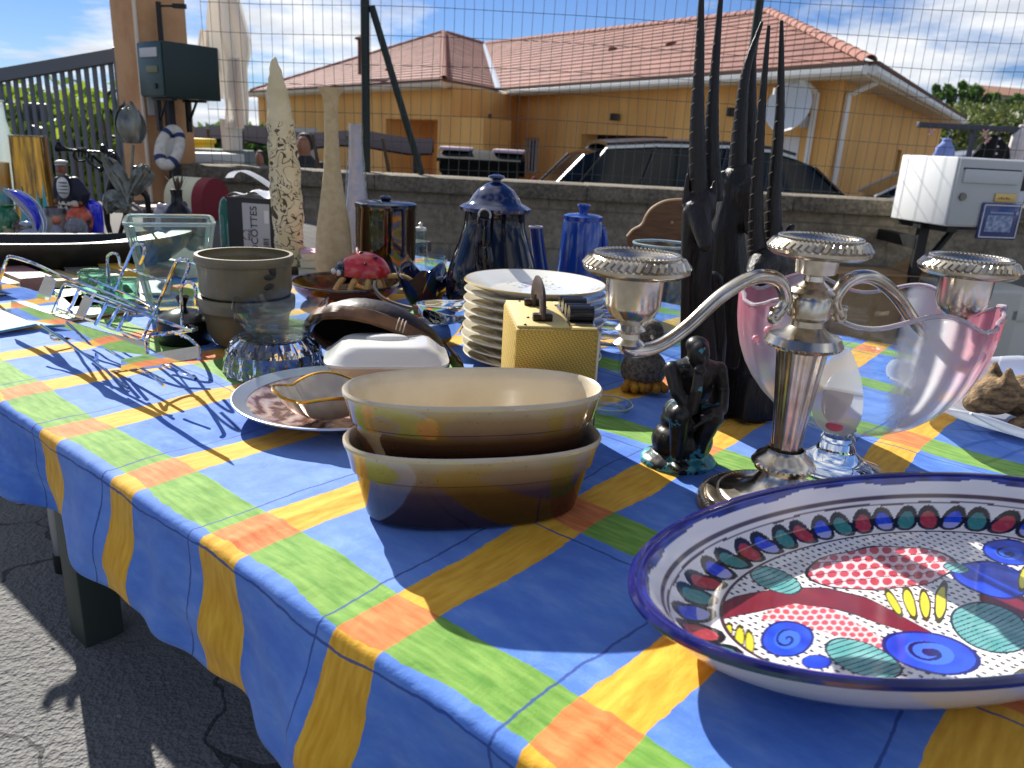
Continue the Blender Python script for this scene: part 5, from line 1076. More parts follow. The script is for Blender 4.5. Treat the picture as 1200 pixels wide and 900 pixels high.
def bowlglass():                             # clear in the middle, satin and pink towards both ends
    mt, t, b_ = nodes('pink_satin_glass'); t.nodes.remove(b_); N_ = t.nodes.new
    tc = N_('ShaderNodeTexCoord'); s = N_('ShaderNodeSeparateXYZ'); t.links.new(tc.outputs['Object'], s.inputs[0])
    ax = math_(t, 'ABSOLUTE', s.outputs[0]); ax = math_(t, 'ADD', ax, math_(t, 'MULTIPLY', math_(t, 'SUBTRACT', noise_tex(t, 40, 3), .5), .02))
    def mr(v, a, c_): m_ = N_('ShaderNodeMapRange'); m_.interpolation_type = 'SMOOTHSTEP'; m_.inputs[1].default_value = a; m_.inputs[2].default_value = c_; t.links.new(v, m_.inputs[0]); return m_.outputs[0]
    side = mr(ax, .050, .066); pk = math_(t, 'MULTIPLY', mr(ax, .066, .135), mr(s.outputs[2], zb2+.035, zr))
    col = mixc(t, pk, lin((240, 240, 242)), lin((236, 160, 176)))
    tl = N_('ShaderNodeBsdfTranslucent'); df = N_('ShaderNodeBsdfDiffuse'); tr = N_('ShaderNodeBsdfTransparent'); gl = N_('ShaderNodeBsdfGlossy'); gl.inputs['Roughness'].default_value = .03
    for n_ in (tl, df): t.links.new(col, n_.inputs[0])
    t.links.new(mixc(t, math_(t, 'MULTIPLY', pk, .6), lin((250, 252, 252)), lin((244, 190, 202))), tr.inputs[0])
    a = N_('ShaderNodeMixShader'); a.inputs[0].default_value = .4; t.links.new(tl.outputs[0], a.inputs[1]); t.links.new(df.outputs[0], a.inputs[2])
    m2 = N_('ShaderNodeMixShader'); t.links.new(math_(t, 'MULTIPLY', side, .60), m2.inputs[0]); t.links.new(tr.outputs[0], m2.inputs[1]); t.links.new(a.outputs[0], m2.inputs[2])
    lw = N_('ShaderNodeLayerWeight'); m3 = N_('ShaderNodeMixShader'); t.links.new(math_(t, 'ADD', math_(t, 'MULTIPLY', math_(t, 'POWER', lw.outputs['Facing'], 3.5), .5), .03), m3.inputs[0]); t.links.new(m2.outputs[0], m3.inputs[1]); t.links.new(gl.outputs[0], m3.inputs[2])
    t.links.new(m3.outputs[0], t.nodes['Material Output'].inputs[0]); return mt
bw_ = b.build('bowl', bowlglass(), gb2)
b = MB(); b.tube([Vector(bpt(2*PI*k/120, 1.0, -.0015))+Vector((0, 0, .0005)) for k in range(120)], .0028, 8, closed=True); b.build('rim', M('bowl_rim_glass', (226, 214, 220), .05, 0, trans=.55), bw_)
BER = frosted('berry_pink', col=(236, 190, 202), alpha=.3)
for s_ in (-1,):
    for k in range(2): b = MB(); b.ell(Vector(bpt(-PI/2+s_*(.72+.16*k), .80-.07*k, .003)), .0055-.001*k, 12, 8); b.build('berry', BER, bw_)
MA = -PI/2-.10; b = MB(); rows = []
for i in range(29):
    s_ = i/28; t_ = .03+.80*s_; wm = (.034*(1-.42*s_))*math.sin(PI*min(.985, max(.015, s_)))**.5; da = wm/max(bowlr(t_), .03)
    rows.append([bpt(MA+da*(k/12-.5)*2, t_, .0045) for k in range(13)])
b.sheet(rows, .003); md_ = b.build('frosted_medallion', frosted('white_frost', col=(236, 238, 240), alpha=.45), gb2)
RM = Matrix.Rotation(MA+PI/2, 3, 'Z') @ Matrix.Rotation(-.75, 3, 'X')
b = MB(); b.ell(bpt(MA, .46, .007), (.016, .0035, .034), 24, 16, RM); b.build('medallion_centre', frosted('blush_frost', col=(236, 226, 222), alpha=.4), md_)
b = MB(); b.ell(bpt(MA, .17, .009), (.010, .0025, .006), 16, 10, RM); b.build('medallion_drop', M('drop_pink', (226, 96, 110), .2), md_)

# ---- frosted glass plate and animal figurine on it
fp = P(1238, 505); fp.z = T; fpl = thing('frosted_glass_plate', 'large frosted glass dish with white leaf veins at the right edge', 'dish', fp)
FR = frosted('frost_plate', col=(226, 230, 238), alpha=.42); RR = .25
def fpt(a, t_): return (RR*t_*math.cos(a)*(1+.02*math.cos(5*a)), RR*t_*math.sin(a)*.9*(1+.02*math.cos(5*a)), .004+.052*t_**2.6+.004*math.cos(10*a)*t_**3)
b = MB(); b.lathe([(t_, 0) for t_ in [.01+.99*i/20 for i in range(21)]], 90, fn=lambda q, a, r, z: fpt(a, r)); fo = b.build('dish', FR, fpl); sm = fo.modifiers.new('thickness', 'SOLIDIFY'); sm.thickness = .004
b = MB()
for k in range(22):
    a = 2*PI*k/22; b.tube([Vector(fpt(a+.5*(1-t_), t_))+Vector((0, 0, .0018)) for t_ in [.45+.055*i for i in range(11)]], .0018, 6)
b.tube([Vector(fpt(2*PI*k/80, .62))+Vector((0, 0, .002)) for k in range(80)], .0015, 6, closed=True)
b.build('veins', M('vein_white', (240, 242, 246), .3), fo)
af = P(1200, 482, T+.02); FUR = M('carved_fur', (150, 122, 84), .75, col2=(72, 56, 40), ns=45, bs=120, bstr=.8, bd=.004, stretch=(1, 3, 3))
an = thing('animal_figurine', 'brown carved animal figurine with pricked ear lying in the frosted dish', 'figurine', (af.x, af.y, T+.012), .15)
blob('body', [('e', (.03, 0, .022), (.075, .034, .026)), ('e', (-.045, -.004, .024), (.026, .022, .020)), ('e', (-.064, -.006, .017), (.014, .013, .011)), ('c', [(-.040, -.014, .036), (-.046, -.018, .056)], [.012, .0035]), ('c', [(-.034, .012, .036), (-.036, .014, .054)], [.011, .0035]), ('c', [(.0, -.028, .01), (-.04, -.034, .004)], [.010, .006]), ('c', [(.09, -.018, .015), (.06, -.038, .006)], [.014, .007])], FUR, an, .0022, 3); an.scale = (1.45, 1.45, 1.45)

# ---- seated thinker statuette
def bronze():
    mt, t, b = nodes('patina_bronze'); n_ = noise_tex(t, 38, 5, .6); tc = t.nodes.new('ShaderNodeTexCoord'); s = t.nodes.new('ShaderNodeSeparateXYZ'); t.links.new(tc.outputs['Object'], s.inputs[0])
    low = t.nodes.new('ShaderNodeMapRange'); low.inputs[1].default_value = .024; low.inputs[2].default_value = .004; t.links.new(s.outputs[2], low.inputs[0])
    msk = math_(t, 'GREATER_THAN', math_(t, 'ADD', n_, math_(t, 'MULTIPLY', low.outputs[0], .18)), .625)
    t.links.new(mixc(t, msk, ramp(t, noise_tex(t, 60, 4), [(.4, lin((24, 23, 22))), (.7, lin((50, 46, 42)))]), lin((74, 150, 160))), b.inputs['Base Color'])
    b.inputs['Roughness'].default_value = .36; b.inputs['Metallic'].default_value = .25; bump(t, b, noise_tex(t, 110, 4), .25, .002); return mt
tq = P(795, 540); tk = thing('thinker_statuette', 'dark bronze seated man statuette resting chin on hand with turquoise patina', 'statuette', (tq.x, tq.y, T), .15); K = .165
def k3(*a): return [Vector(p)*K for p in a]
prm = [('e', Vector((0, .02, .0))*K, (.30*K, .27*K, .10*K)), ('e', Vector((.02, .03, .16))*K, (.24*K, .22*K, .18*K)), ('e', Vector((.03, .05, .32))*K, (.19*K, .17*K, .12*K)),
 ('c', k3((.03, .06, .42), (.04, .02, .58), (.03, -.05, .74)), [.13*K, .15*K, .14*K]),                        # back, bent forward
 ('e', Vector((.02, -.06, .78))*K, (.20*K, .10*K, .07*K)),
 ('c', k3((.02, -.10, .82), (-.02, -.17, .87)), [.055*K, .05*K]), ('e', Vector((-.03, -.20, .92))*K, (.078*K, .10*K, .105*K)), ('e', Vector((-.035, -.29, .90))*K, (.02*K, .03*K, .03*K)), ('e', Vector((-.03, -.16, .97))*K, (.085*K, .09*K, .07*K)),
 ('c', k3((-.06, .02, .40), (-.13, -.24, .46)), [.105*K, .085*K]), ('c', k3((.12, .02, .40), (.12, -.24, .45)), [.105*K, .085*K]),
 ('c', k3((-.13, -.24, .45), (-.10, -.19, .26), (-.09, -.17, .08)), [.08*K, .065*K, .045*K]), ('c', k3((.12, -.24, .44), (.10, -.16, .24), (.09, -.14, .08)), [.08*K, .065*K, .045*K]),
 ('e', Vector((-.10, -.22, .05))*K, (.05*K, .10*K, .035*K)), ('e', Vector((.09, -.2, .05))*K, (.05*K, .10*K, .035*K)),
 ('c', k3((-.16, -.06, .76), (-.15, -.2, .62), (-.06, -.27, .52)), [.065*K, .055*K, .05*K]), ('c', k3((-.06, -.27, .52), (-.05, -.30, .68), (-.04, -.27, .80)), [.05*K, .042*K, .036*K]), ('e', Vector((-.035, -.28, .82))*K, (.045*K, .04*K, .035*K)),
 ('c', k3((.20, -.06, .76), (.25, -.06, .60), (.20, -.2, .50)), [.065*K, .055*K, .05*K]), ('c', k3((.20, -.2, .50), (.10, -.29, .48)), [.048*K, .038*K]), ('e', Vector((.04, -.31, .47))*K, (.05*K, .04*K, .03*K))]
for i in range(4): prm.append(('c', k3((.05-.02*i, -.335, .475-.012*i), (.0-.02*i, -.345, .44-.012*i)), [.013*K, .009*K]))
blob('figure', prm, bronze(), tk, .0017, 3)

# ---- carved wooden antelopes with long horns
EBO = M('ebony_wood', (18, 15, 13), .38, 0, col2=(32, 26, 23), ns=30, bs=70, bstr=.75, bd=.003, stretch=(3, 3, .5), spec=.45)
def horn(b, loc, pts, r0, r1, rings=26):
    w_ = [Q(px, py, Y)-Vector(loc) for px, py, Y in pts]; sp_ = spline(w_, 16); n = len(sp_); rr = []
    for i in range(n): t_ = i/(n-1); rr.append((r0+(r1-r0)*t_)*(1+(.09*((t_*rings) % 1) if t_ < .8 else 0)))
    b.tube(sp_, rr, 10); return b
def antelope(loc, label, body, horns, r0, stepb):
    a = thing('carved_antelope', label, 'carving', loc, 0, 'carved wooden antelopes')
    W = lambda px, py, dy=0: Q(px, py, loc.y+dy)-Vector(loc)
    blob('figure', body(W), EBO, a, .0024, 3)
    for hn in horns:
        b = MB(); horn(b, loc, hn, r0, .0022); o = b.build('horn', EBO, a)
        # pale cuts spiralling on the horn
        sp_ = spline([Q(px, py, Y)-Vector(loc) for px, py, Y in hn], 16); c_ = MB(); n = len(sp_)
        for i in range(3, int(n*.8), 3):
            t_ = i/(n-1); r = (r0+(.0022-r0)*t_)*1.035; p_ = sp_[i]; c_.tube([(p_.x+r*math.cos(g_), p_.y+r*math.sin(g_), p_.z+.005*(g_+2.6)) for g_ in [-3.1+.2*k for k in range(5)]], .0005, 4)
        c_.build('carved_groove', M('groove_pale', (128, 116, 104), .6), o)
    if stepb:
        for i, (s_, h) in enumerate(((1.0, .010), (.82, .012))): b = MB(); b.box((0, 0, .005+.011*i), (.075*s_, .062*s_, h), .3, .0015); b.build('plinth', EBO, a)
    return a
La = P(826, 482); La.z = T
def bodyA(W):
    return [('c', [W(826, 470), W(824, 400), W(820, 330), W(822, 280, .01)], [.022, .019, .017, .020]), ('c', [W(804, 470, -.004), W(803, 380, -.008), W(804, 300, -.012), W(809, 250, -.008)], [.008, .0075, .008, .012]),
            ('e', W(820, 245), (.023, .022, .032)), ('c', [W(817, 245, -.01), W(823, 270, -.03), W(826, 287, -.04)], [.018, .014, .010]), ('c', [W(804, 238), W(806, 205, -.005)], [.007, .003]), ('c', [W(834, 236), W(838, 212)], [.008, .003]),
            ('c', [W(835, 330, .02), W(838, 400, .02), W(834, 470, .01)], [.016, .018, .016])]
antelope(La, 'leftmost black carved antelope with the tallest horns leaving the frame', bodyA, [[(819, 236, La.y), (817, 150, La.y), (820, 60, La.y), (823, -30, La.y-.01)], [(836, 236, La.y+.02), (834, 160, La.y+.02), (838, 80, La.y+.02), (847, -30, La.y+.02)]], .0140, True)
Lb = P(870, 462); Lb.z = T
def bodyB(W):
    return [('c', [W(862, 458), W(862, 400), W(852, 330), W(852, 270), W(862, 222)], [.036, .037, .036, .028, .022]), ('e', W(866, 216), (.028, .024, .034)), ('c', [W(872, 225, -.01), W(880, 248, -.02), W(880, 268, -.03)], [.024, .017, .011]),
            ('c', [W(850, 212), W(848, 203)], [.009, .005]), ('c', [W(870, 330, -.01), W(878, 400), W(876, 450)], [.020, .024, .026]), ('c', [W(858, 285), W(872, 330), W(884, 395)], [.014, .016, .012])]
antelope(Lb, 'middle carved antelope, broad body behind the statuette, curved horns', bodyB, [[(863, 215, Lb.y), (867, 150, Lb.y), (874, 85, Lb.y), (893, 26, Lb.y)], [(879, 205, Lb.y+.03), (880, 120, Lb.y+.03), (884, 48, Lb.y+.03)]], .0150, True)
Lc = P(884, 490); Lc.z = T
def bodyC(W):
    return [('c', [W(883, 478), W(886, 430), W(895, 380, .02), W(903, 330, .02)], [.028, .027, .026, .024]), ('e', W(900, 312, .01), (.030, .024, .026)), ('c', [W(896, 308, -.01), W(887, 318, -.03), W(880, 330, -.04)], [.022, .016, .011]),
            ('c', [W(915, 290), W(928, 266)], [.010, .005]), ('b', W(883, 462)+Vector((0, 0, 0)), (.06, .055, .07), .3)]
antelope(Lc, 'right carved antelope with two straight thick horns beside the candelabra', bodyC, [[(888, 298, Lc.y), (886, 255, Lc.y), (891, 150, Lc.y), (901, 30, Lc.y)], [(907, 285, Lc.y+.01), (907, 230, Lc.y+.01), (914, 130, Lc.y+.01), (916, 24, Lc.y+.01)]], .0140, False)

# ---- yellow tweed radio with leather handle
rz_ = math.radians(6.5); RW, RD, RH = .099, .160, .174
rd = thing('yellow_radio', 'small yellow tweed covered radio with brown leather handle', 'radio', (.001, .868, T), rz_)
def tweed():
    mt, t, b = nodes('yellow_tweed'); tc = t.nodes.new('ShaderNodeTexCoord'); ck = t.nodes.new('ShaderNodeTexChecker'); mp = t.nodes.new('ShaderNodeMapping'); mp.inputs['Rotation'].default_value = (.78, .78, .78); mp.inputs['Scale'].default_value = (1, 1, 1)
    t.links.new(tc.outputs['Object'], mp.inputs[0]); t.links.new(mp.outputs[0], ck.inputs[0]); ck.inputs['Scale'].default_value = 640; ck.inputs[1].default_value = (*lin((198, 168, 76)), 1); ck.inputs[2].default_value = (*lin((140, 112, 42)), 1)
    t.links.new(ck.outputs[0], b.inputs['Base Color']); b.inputs['Roughness'].default_value = .7; bump(t, b, ck.outputs['Fac'], .25, .0008); return mt
TW = tweed(); PALE = M('radio_vinyl', (206, 184, 118), .6, bs=300, bstr=.15)
b = MB(); b.box((RW/2, RD/2, RH/2), (RW, RD, RH), 0, .005); b.build('case', TW, rd)
b = MB(); b.box((RW*.34, RD/2, RH+.0007), (RW*.64, RD-.012, .003), 0, .001); b.box((RW*.82, RD*.04, RH+.0007), (RW*.32, .01, .003), 0, .001); b.box((RW*.82, RD*.90, RH+.0007), (RW*.32, .02, .003), 0, .001); b.build('top_trim', PALE, rd)
b = MB(); b.box((RW+.0015, RD*.5, RH*.5), (.004, RD-.012, RH-.01), 0, .001); b.build('front_grille', M('grille_silver', (190, 184, 168), .35, .6), rd)
b = MB(); b.box((RW*.83, RD*.47, RH+.001), (RW*.3, RD*.7, .004)); b.build('control_panel', M('chrome_panel', (200, 200, 196), .25, .9), rd)
LEA = M('brown_leather', (64, 42, 32), .5, col2=(38, 24, 18), ns=90, bs=160, bstr=.5)
hx_ = RW*.36; b = MB(); b.tube(spline([(hx_, RD*.22, RH+.004), (hx_, RD*.25, RH+.024), (hx_, RD*.38, RH+.034), (hx_, RD*.62, RH+.034), (hx_, RD*.75, RH+.024), (hx_, RD*.78, RH+.004)], 6), .0125, 10, flat=(1, .3)); b.build('handle', LEA, rd)
for yy in (.22, .78): b = MB(); b.box((hx_, RD*yy, RH+.006), (.024, .012, .010), 0, .002); b.build('handle_mount', M('nickel_dark', (60, 50, 42), .3, .9), rd)
for k in range(4): b = MB(); y_ = RD*(.22+.15*k); b.tube([(RW*.68, y_, RH+.012), (RW*.98, y_, RH+.012)], .010 if k % 2 == 0 else .0075, 18); b.build('knob', M('knob_black', (20, 20, 22), .25), rd)
for (xx, yy) in ((.12, .06), (.2, .3), (.2, .92)): b = MB(); b.ell((RW*xx, RD*yy, RH+.002), .002, 8, 6); b.build('screw', M('nickel_dark', (60, 50, 42), .3, .9), rd)
b = MB(); b.tube([(RW+.003, RD*.25, RH*.3), (RW+.008, RD*.25, RH*.3)], .02, 24); b.build('dial', M('knob_black', (20, 20, 22), .25), rd)

# ---- stack of floral dinner plates
POR = M('porcelain', (226, 220, 200), .18, coat=.4, col2=(216, 206, 180), ns=10); plq = P(621, 426); PRAD = 83*mpp((plq.x, plq.y, T+.12))
ztop_ = zat(plq, 331)-T; NPL = 9; stp = (ztop_-.022)/(NPL-1)
ordn = ['top', 'second', 'third', 'fourth', 'fifth', 'sixth', 'seventh', 'eighth', 'lowest']
pprof = [(.0005, .0015), (.55, .0015), (.57, 0), (.60, 0), (.62, .003), (.74, .009), (.86, .015), (.97, .0205), (1.0, .0225), (.985, .0245), (.86, .019), (.72, .0125), (.62, .0075), (.4, .006), (.0005, .006)]
base_pl = None; rp_ = random.Random(5)
gp_col = lin((198, 170, 96))
def plate_col(q):
    r = math.hypot(q.x, q.y)/PRAD
    if r > .975: return gp_col if q.z > .02 else lin((222, 214, 190))
    base = lin((230, 228, 220))
    if q.z < .0055 and r > .05 and r < .62 and q.z < .004: return base
    for (cx_, cy__, sc_) in ((.15, .35, 1), (-.72, -.25, .8), (.62, -.5, .8)):
        x_, y_ = (q.x/PRAD-cx_)/sc_, (q.y/PRAD-cy__)/sc_
        if abs(x_) < .35 and abs(y_) < .3:
            for (fx, fy, rr, col) in ((0, 0, .07, (226, 150, 130)), (.13, .04, .05, (232, 196, 110)), (-.12, .03, .05, (170, 150, 196)), (.06, -.09, .045, (222, 130, 140)), (-.05, .1, .04, (240, 214, 150))):
                if math.hypot(x_-fx, (y_-fy)) < rr*(1+.25*math.sin(5*math.atan2(y_-fy, x_-fx))): return lin(col)
            if noise.noise(Vector((x_*14, y_*14, 2)))*noise.noise(Vector((x_*30, y_*30, 7))) > .055: return lin((120, 150, 96))
    return base
for k in range(NPL):
    q = (plq.x+rp_.uniform(-.003, .003), plq.y+rp_.uniform(-.003, .003), T+stp*(NPL-1-k)+.0005)
    lb = ('top floral plate of the white plate stack' if k == 0 else '%s plate from the top in the white plate stack' % ordn[k] if k < NPL-1 else 'lowest plate of the white plate stack on the cloth')
    if k == 0:
        b = MB(); pp = []
        for (r0, z0), (r1, z1) in zip(pprof, pprof[1:]): pp += [(r0+(r1-r0)*t_/8, z0+(z1-z0)*t_/8) for t_ in range(8)]
        b.lathe([(r*PRAD, z) for r, z in pp+[pprof[-1]]], 180); o = b.build('dinner_plate', attr_mat('plate_paint', .15, .5), None, True, 60, q); paint(o, plate_col)
    elif base_pl is None:
        b = MB(); b.lathe([(r*PRAD, z) for r, z in pprof], 72); o = b.build('dinner_plate', POR, None, True, 60, q); base_pl = o
    else: o = bpy.data.objects.new('dinner_plate', base_pl.data); C.objects.link(o); o.location = q
    o.rotation_euler = (rp_.uniform(-.005, .005), rp_.uniform(-.005, .005), rp_.uniform(0, 6) if k else .4); tag(o, lb, 'plate', 'stacked dinner plates')

# ---- enamel coffee pots
NVY = M('navy_enamel', (7, 9, 26), .05, coat=.15, spec=.4, bs=8, bstr=.05, bd=.01); NVL = M('navy_lid', (20, 34, 78), .1, coat=.8, bs=10, bstr=.1)
def pot_handle(b, pts, r, **k): b.tube(spline(pts, 7), r, 10, **k)
cq = P(575, 372); cp = thing('navy_coffee_pot', 'tall glossy navy enamel coffee pot with domed lid', 'coffee pot', cq, 0)
pr = pxprof(cq, [(372, 40), (366, 46), (345, 54), (325, 54), (305, 49), (285, 42), (265, 36), (248, 35), (243, 36)])
b = MB(); b.lathe([(.0005, 0)]+pr+[(.0005, pr[-1][1])], 56); b.build('body', NVY, cp)
pr = pxprof(cq, [(247, 41), (243, 42), (240, 37), (237, 31), (230, 27), (222, 21), (216, 12), (213, 5), (210, 5)]); b = MB(); b.lathe([(.0005, pr[0][1])]+pr+[(.0005, pr[-1][1])], 48); ld_ = b.build('lid', NVL, cp)
pr = pxprof(cq, [(211, 5), (208, 10), (206, 9), (204, 2)]); b = MB(); b.lathe([(.0005, pr[0][1])]+pr, 24); b.build('knob', NVL, ld_)
w = lambda px, py, dy: Q(px, py, cq.y+dy)-cq
sp_ = spline([w(574, 345, -.09), w(568, 312, -.115), w(566, 285, -.12), w(567, 262, -.135), w(568, 252, -.147)], 7); b = MB(); b.tube(sp_, lerp_list([.026, .022, .017, .014, .0145], len(sp_)), 14); sp2 = b.build('spout', NVY, cp)
b = MB(); p_ = sp_[-1]; b.tube([p_+Vector((.0115*math.cos(a), -.004, .012*math.sin(a))) for a in [2*PI*k/18 for k in range(18)]], .0022, 6, closed=True); b.build('spout_lip', M('enamel_edge', (150, 150, 158), .2), sp2)
b = MB(); b.ell(p_+Vector((0, -.003, 0)), (.0105, .003, .011), 14, 8); b.build('spout_hole', DARK, sp2)
b = MB(); pot_handle(b, [(0, .07, .22), (0, .14, .20), (0, .15, .12), (0, .1, .05)], .009); b.build('handle', NVY, cp)
BLE = M('blue_enamel', (24, 64, 148), .12, coat=.7, bs=20, bstr=.08); bq2 = P(676, 352); bp = thing('blue_coffee_pot', 'small bright blue cylindrical coffee pot with spout and handle', 'coffee pot', bq2)
pr = pxprof(bq2, [(352, 26), (345, 27), (300, 25), (260, 23), (257, 22)]); b = MB(); b.lathe([(.0005, 0)]+pr+[(.0005, pr[-1][1])], 40); b.build('body', BLE, bp)
pr = pxprof(bq2, [(258, 23), (253, 23), (251, 18), (250, 5), (247, 5), (241, 8), (239, 7)]); b = MB(); b.lathe([(.0005, pr[0][1])]+pr+[(.0005, pr[-1][1])], 32); b.build('lid', BLE, bp)
w = lambda px, py, dy=0: Q(px, py, bq2.y+dy)-bq2
sp_ = spline([w(654, 335), w(638, 328), w(632, 300), w(628, 266)], 6); b = MB(); b.tube(sp_, lerp_list([.02, .019, .017, .0165], len(sp_)), 12, capped=False); so_ = b.build('spout', M('blue_dark_enamel', (24, 46, 108), .12, coat=.7), bp)
p_ = sp_[-1]; b = MB(); b.tube([p_+Vector((.0165*math.cos(a), .0165*math.sin(a), 0)) for a in [2*PI*k/18 for k in range(18)]], .0026, 6, closed=True); b.build('spout_lip', M('enamel_edge', (150, 150, 158), .2), so_)
b = MB(); pot_handle(b, [w(697, 268), w(705, 268), w(708, 280), w(708, 300), w(704, 318), w(697, 322)], .007, flat=(1, 1.3)); b.build('handle', BLE, bp)
# ================================================================== MIDDLE OF THE TABLE
# ---- round plate with silver rim, clover bowl on it
pq3 = P(395, 482); rpl = thing('marbled_round_plate', 'round plate with marbled pink centre and silver rim left of the gratin dishes', 'plate', (pq3.x, pq3.y, T))
def marble():
    mt, t, b = nodes('marbled_glaze'); tc = t.nodes.new('ShaderNodeTexCoord'); wv = t.nodes.new('ShaderNodeTexWave'); wv.inputs['Scale'].default_value = 9; wv.inputs['Distortion'].default_value = 9; wv.inputs['Detail'].default_value = 4; wv.inputs['Detail Scale'].default_value = 3; t.links.new(tc.outputs['Object'], wv.inputs[0])
    t.links.new(ramp(t, wv.outputs['Fac'], [(.1, lin((126, 88, 70))), (.45, lin((196, 160, 140))), (.7, lin((206, 168, 176))), (.95, lin((226, 204, 178)))]), b.inputs['Base Color']); b.inputs['Roughness'].default_value = .2; b.inputs['Metallic'].default_value = .35; b.inputs['Coat Weight'].default_value = .6; return mt
PR = .142; b = MB(); b.lathe([(.0005, .004), (.55, .004), (.7, .008), (.86, .020), (.861, .018), (.7, .005), (.5, .001), (.0005, .001)], 64, fn=lambda q, a, r, z: (q.x*PR, q.y*PR, z)); b.build('well', marble(), rpl)
b = MB(); b.lathe([(.86, .018), (.86, .0205), (.99, .0275), (1.0, .027), (1.0, .025), (.86, .018)], 72, fn=lambda q, a, r, z: (q.x*PR, q.y*PR, z)); b.build('rim', M('rim_silver', (170, 178, 190), .3, .7), rpl)
kq = P(385, 487, T+.012); cv = thing('clover_bowl', 'small grey four lobed bowl with gold rim on the round plate', 'bowl', kq, .35)
def clov(a): return 1+.16*abs(math.cos(2*a))**.7*1.0-.1
def cpt(a, t_): 
    r = .062*clov(a)*(.42+.58*t_**.8); return Vector((r*math.cos(a)*1.1, r*math.sin(a)*.9, .003+.036*t_**1.5*(1+.12*math.cos(4*a))))
b = MB(); b.lathe([(t_, 0) for t_ in (0, .1, .25, .45, .65, .85, 1)]+[(t_, 1) for t_ in (1, .85, .65, .45, .25, .1)], 96, fn=lambda q, a, r, z: cpt(a, r)*(1-.045*z)+Vector((0, 0, .002*z))); b.cap([cpt(2*PI*k/40, 0)+Vector((0, 0, .002)) for k in range(40)]); b.build('bowl', M('clover_grey', (200, 192, 176), .25, .2, coat=.5, col2=(176, 168, 158), ns=18), cv)
b = MB(); b.tube([cpt(2*PI*k/96, 1)*.985+Vector((0, 0, .001)) for k in range(96)], .0022, 7, closed=True); b.build('gold_rim', M('gold_edge', (190, 140, 50), .25, 1), cv)
# ---- white lidded casserole with fluted lid
kq = P(452, 452); kq.z = T; cs_ = thing('white_lidded_dish', 'white rectangular ceramic dish with domed lid under the leather cap', 'casserole', (kq.x, kq.y+.012, T+.012), math.radians(10))
PORW = M('porcelain_white', (226, 224, 218), .2, coat=.5); PORP = M('porcelain_cream', (222, 202, 176), .25, coat=.4)
s_ = mpp(kq)*71
b = MB(); b.loft([superring(s_*x, s_*.72*x, z, 64, 5) for x, z in ((.78, 0), (.82, .004), (.90, .020), (.93, .028), (.93, .030))]); b.build('dish', PORP, cs_)
b = MB(); b.loft([superring(s_*x, s_*.72*x, z, 64, e) for x, z, e in ((.95, .0305, 5), (1.0, .032, 5), (1.0, .036, 5), (.94, .039, 5), (.84, .048, 4.5), (.72, .058, 4), (.62, .061, 4), (.3, .0625, 3), (.05, .0625, 2))]); lid = b.build('lid', PORW, cs_)
b = MB(); b.ell((0, .0, .063), (.034, .014, .007), 20, 10); b.build('lid_grip', PORW, lid)
# ---- leather cap
kq = P(440, 430); cq0 = Q(440, 399, kq.y+.0); cap_ = thing('leather_cap', 'dark brown leather cap with stitched tan brim propped on the white dish', 'cap', cq0)
cap_.rotation_euler = (Matrix.Rotation(math.radians(-4), 3, 'Z') @ Matrix.Rotation(math.radians(11), 3, 'Y') @ Matrix.Rotation(math.radians(-44), 3, 'X')).to_euler()
LEAT = M('cap_leather', (56, 42, 36), .4, col2=(32, 24, 21), ns=26, bs=120, bstr=.3); LTAN = M('cap_tan', (128, 90, 58), .55, col2=(86, 60, 42), ns=20, bs=120, bstr=.3)
CA, CB, CC = .116, .074, .060
def capp(q, a, r, z):
    soft = 1+.05*math.sin(3*a+.6)+.03*noise.noise(Vector((q.x*20, q.y*20, z*20)))
    return (q.x*CA*soft+.02*z*z, q.y*CB*soft, z*CC*(1+.10*math.cos(a-PI)))
dome = [(math.cos(t_)**.8, math.sin(t_)) for t_ in [.02+PI/2*.985*i/14 for i in range(15)]]
b = MB(); b.lathe(dome, 56, fn=capp); b.build('crown', LEAT, cap_)
b = MB(); b.lathe([(r*.95, z*.93-.01) for r, z in dome], 56, fn=capp); b.build('lining', M('lining_dark', (20, 15, 12), .9), cap_)
b = MB(); b.lathe([(1.0, .05), (1.02, .20), (1.07, .16), (1.11, -.12), (1.09, -.20), (1.0, -.22), (.95, -.1)], 64, closed=True, fn=capp); bb_ = b.build('brim_band', LTAN, cap_)
b = MB()
for k in range(3): b.tube([Vector(capp(Vector((1.12*math.cos(-1.25+.05*k), 1.12*math.sin(-1.25+.05*k), 0)), -1.25+.05*k, 1, z_)) for z_ in (-.2, -.05, .1, .2)], .0011, 5)
b.build('stitching', M('stitch_pale', (206, 190, 168), .8), bb_)
b = MB(); b.sheet([[capp(Vector((rr_*math.cos(a), rr_*math.sin(a), 0)), a, 1, z_) for a in [-.35+.1*k for k in range(8)]] for rr_, z_ in ((1.06, .25), (1.2, .05), (1.3, -.2))], .004); b.build('ear_flap', LEAT, cap_)
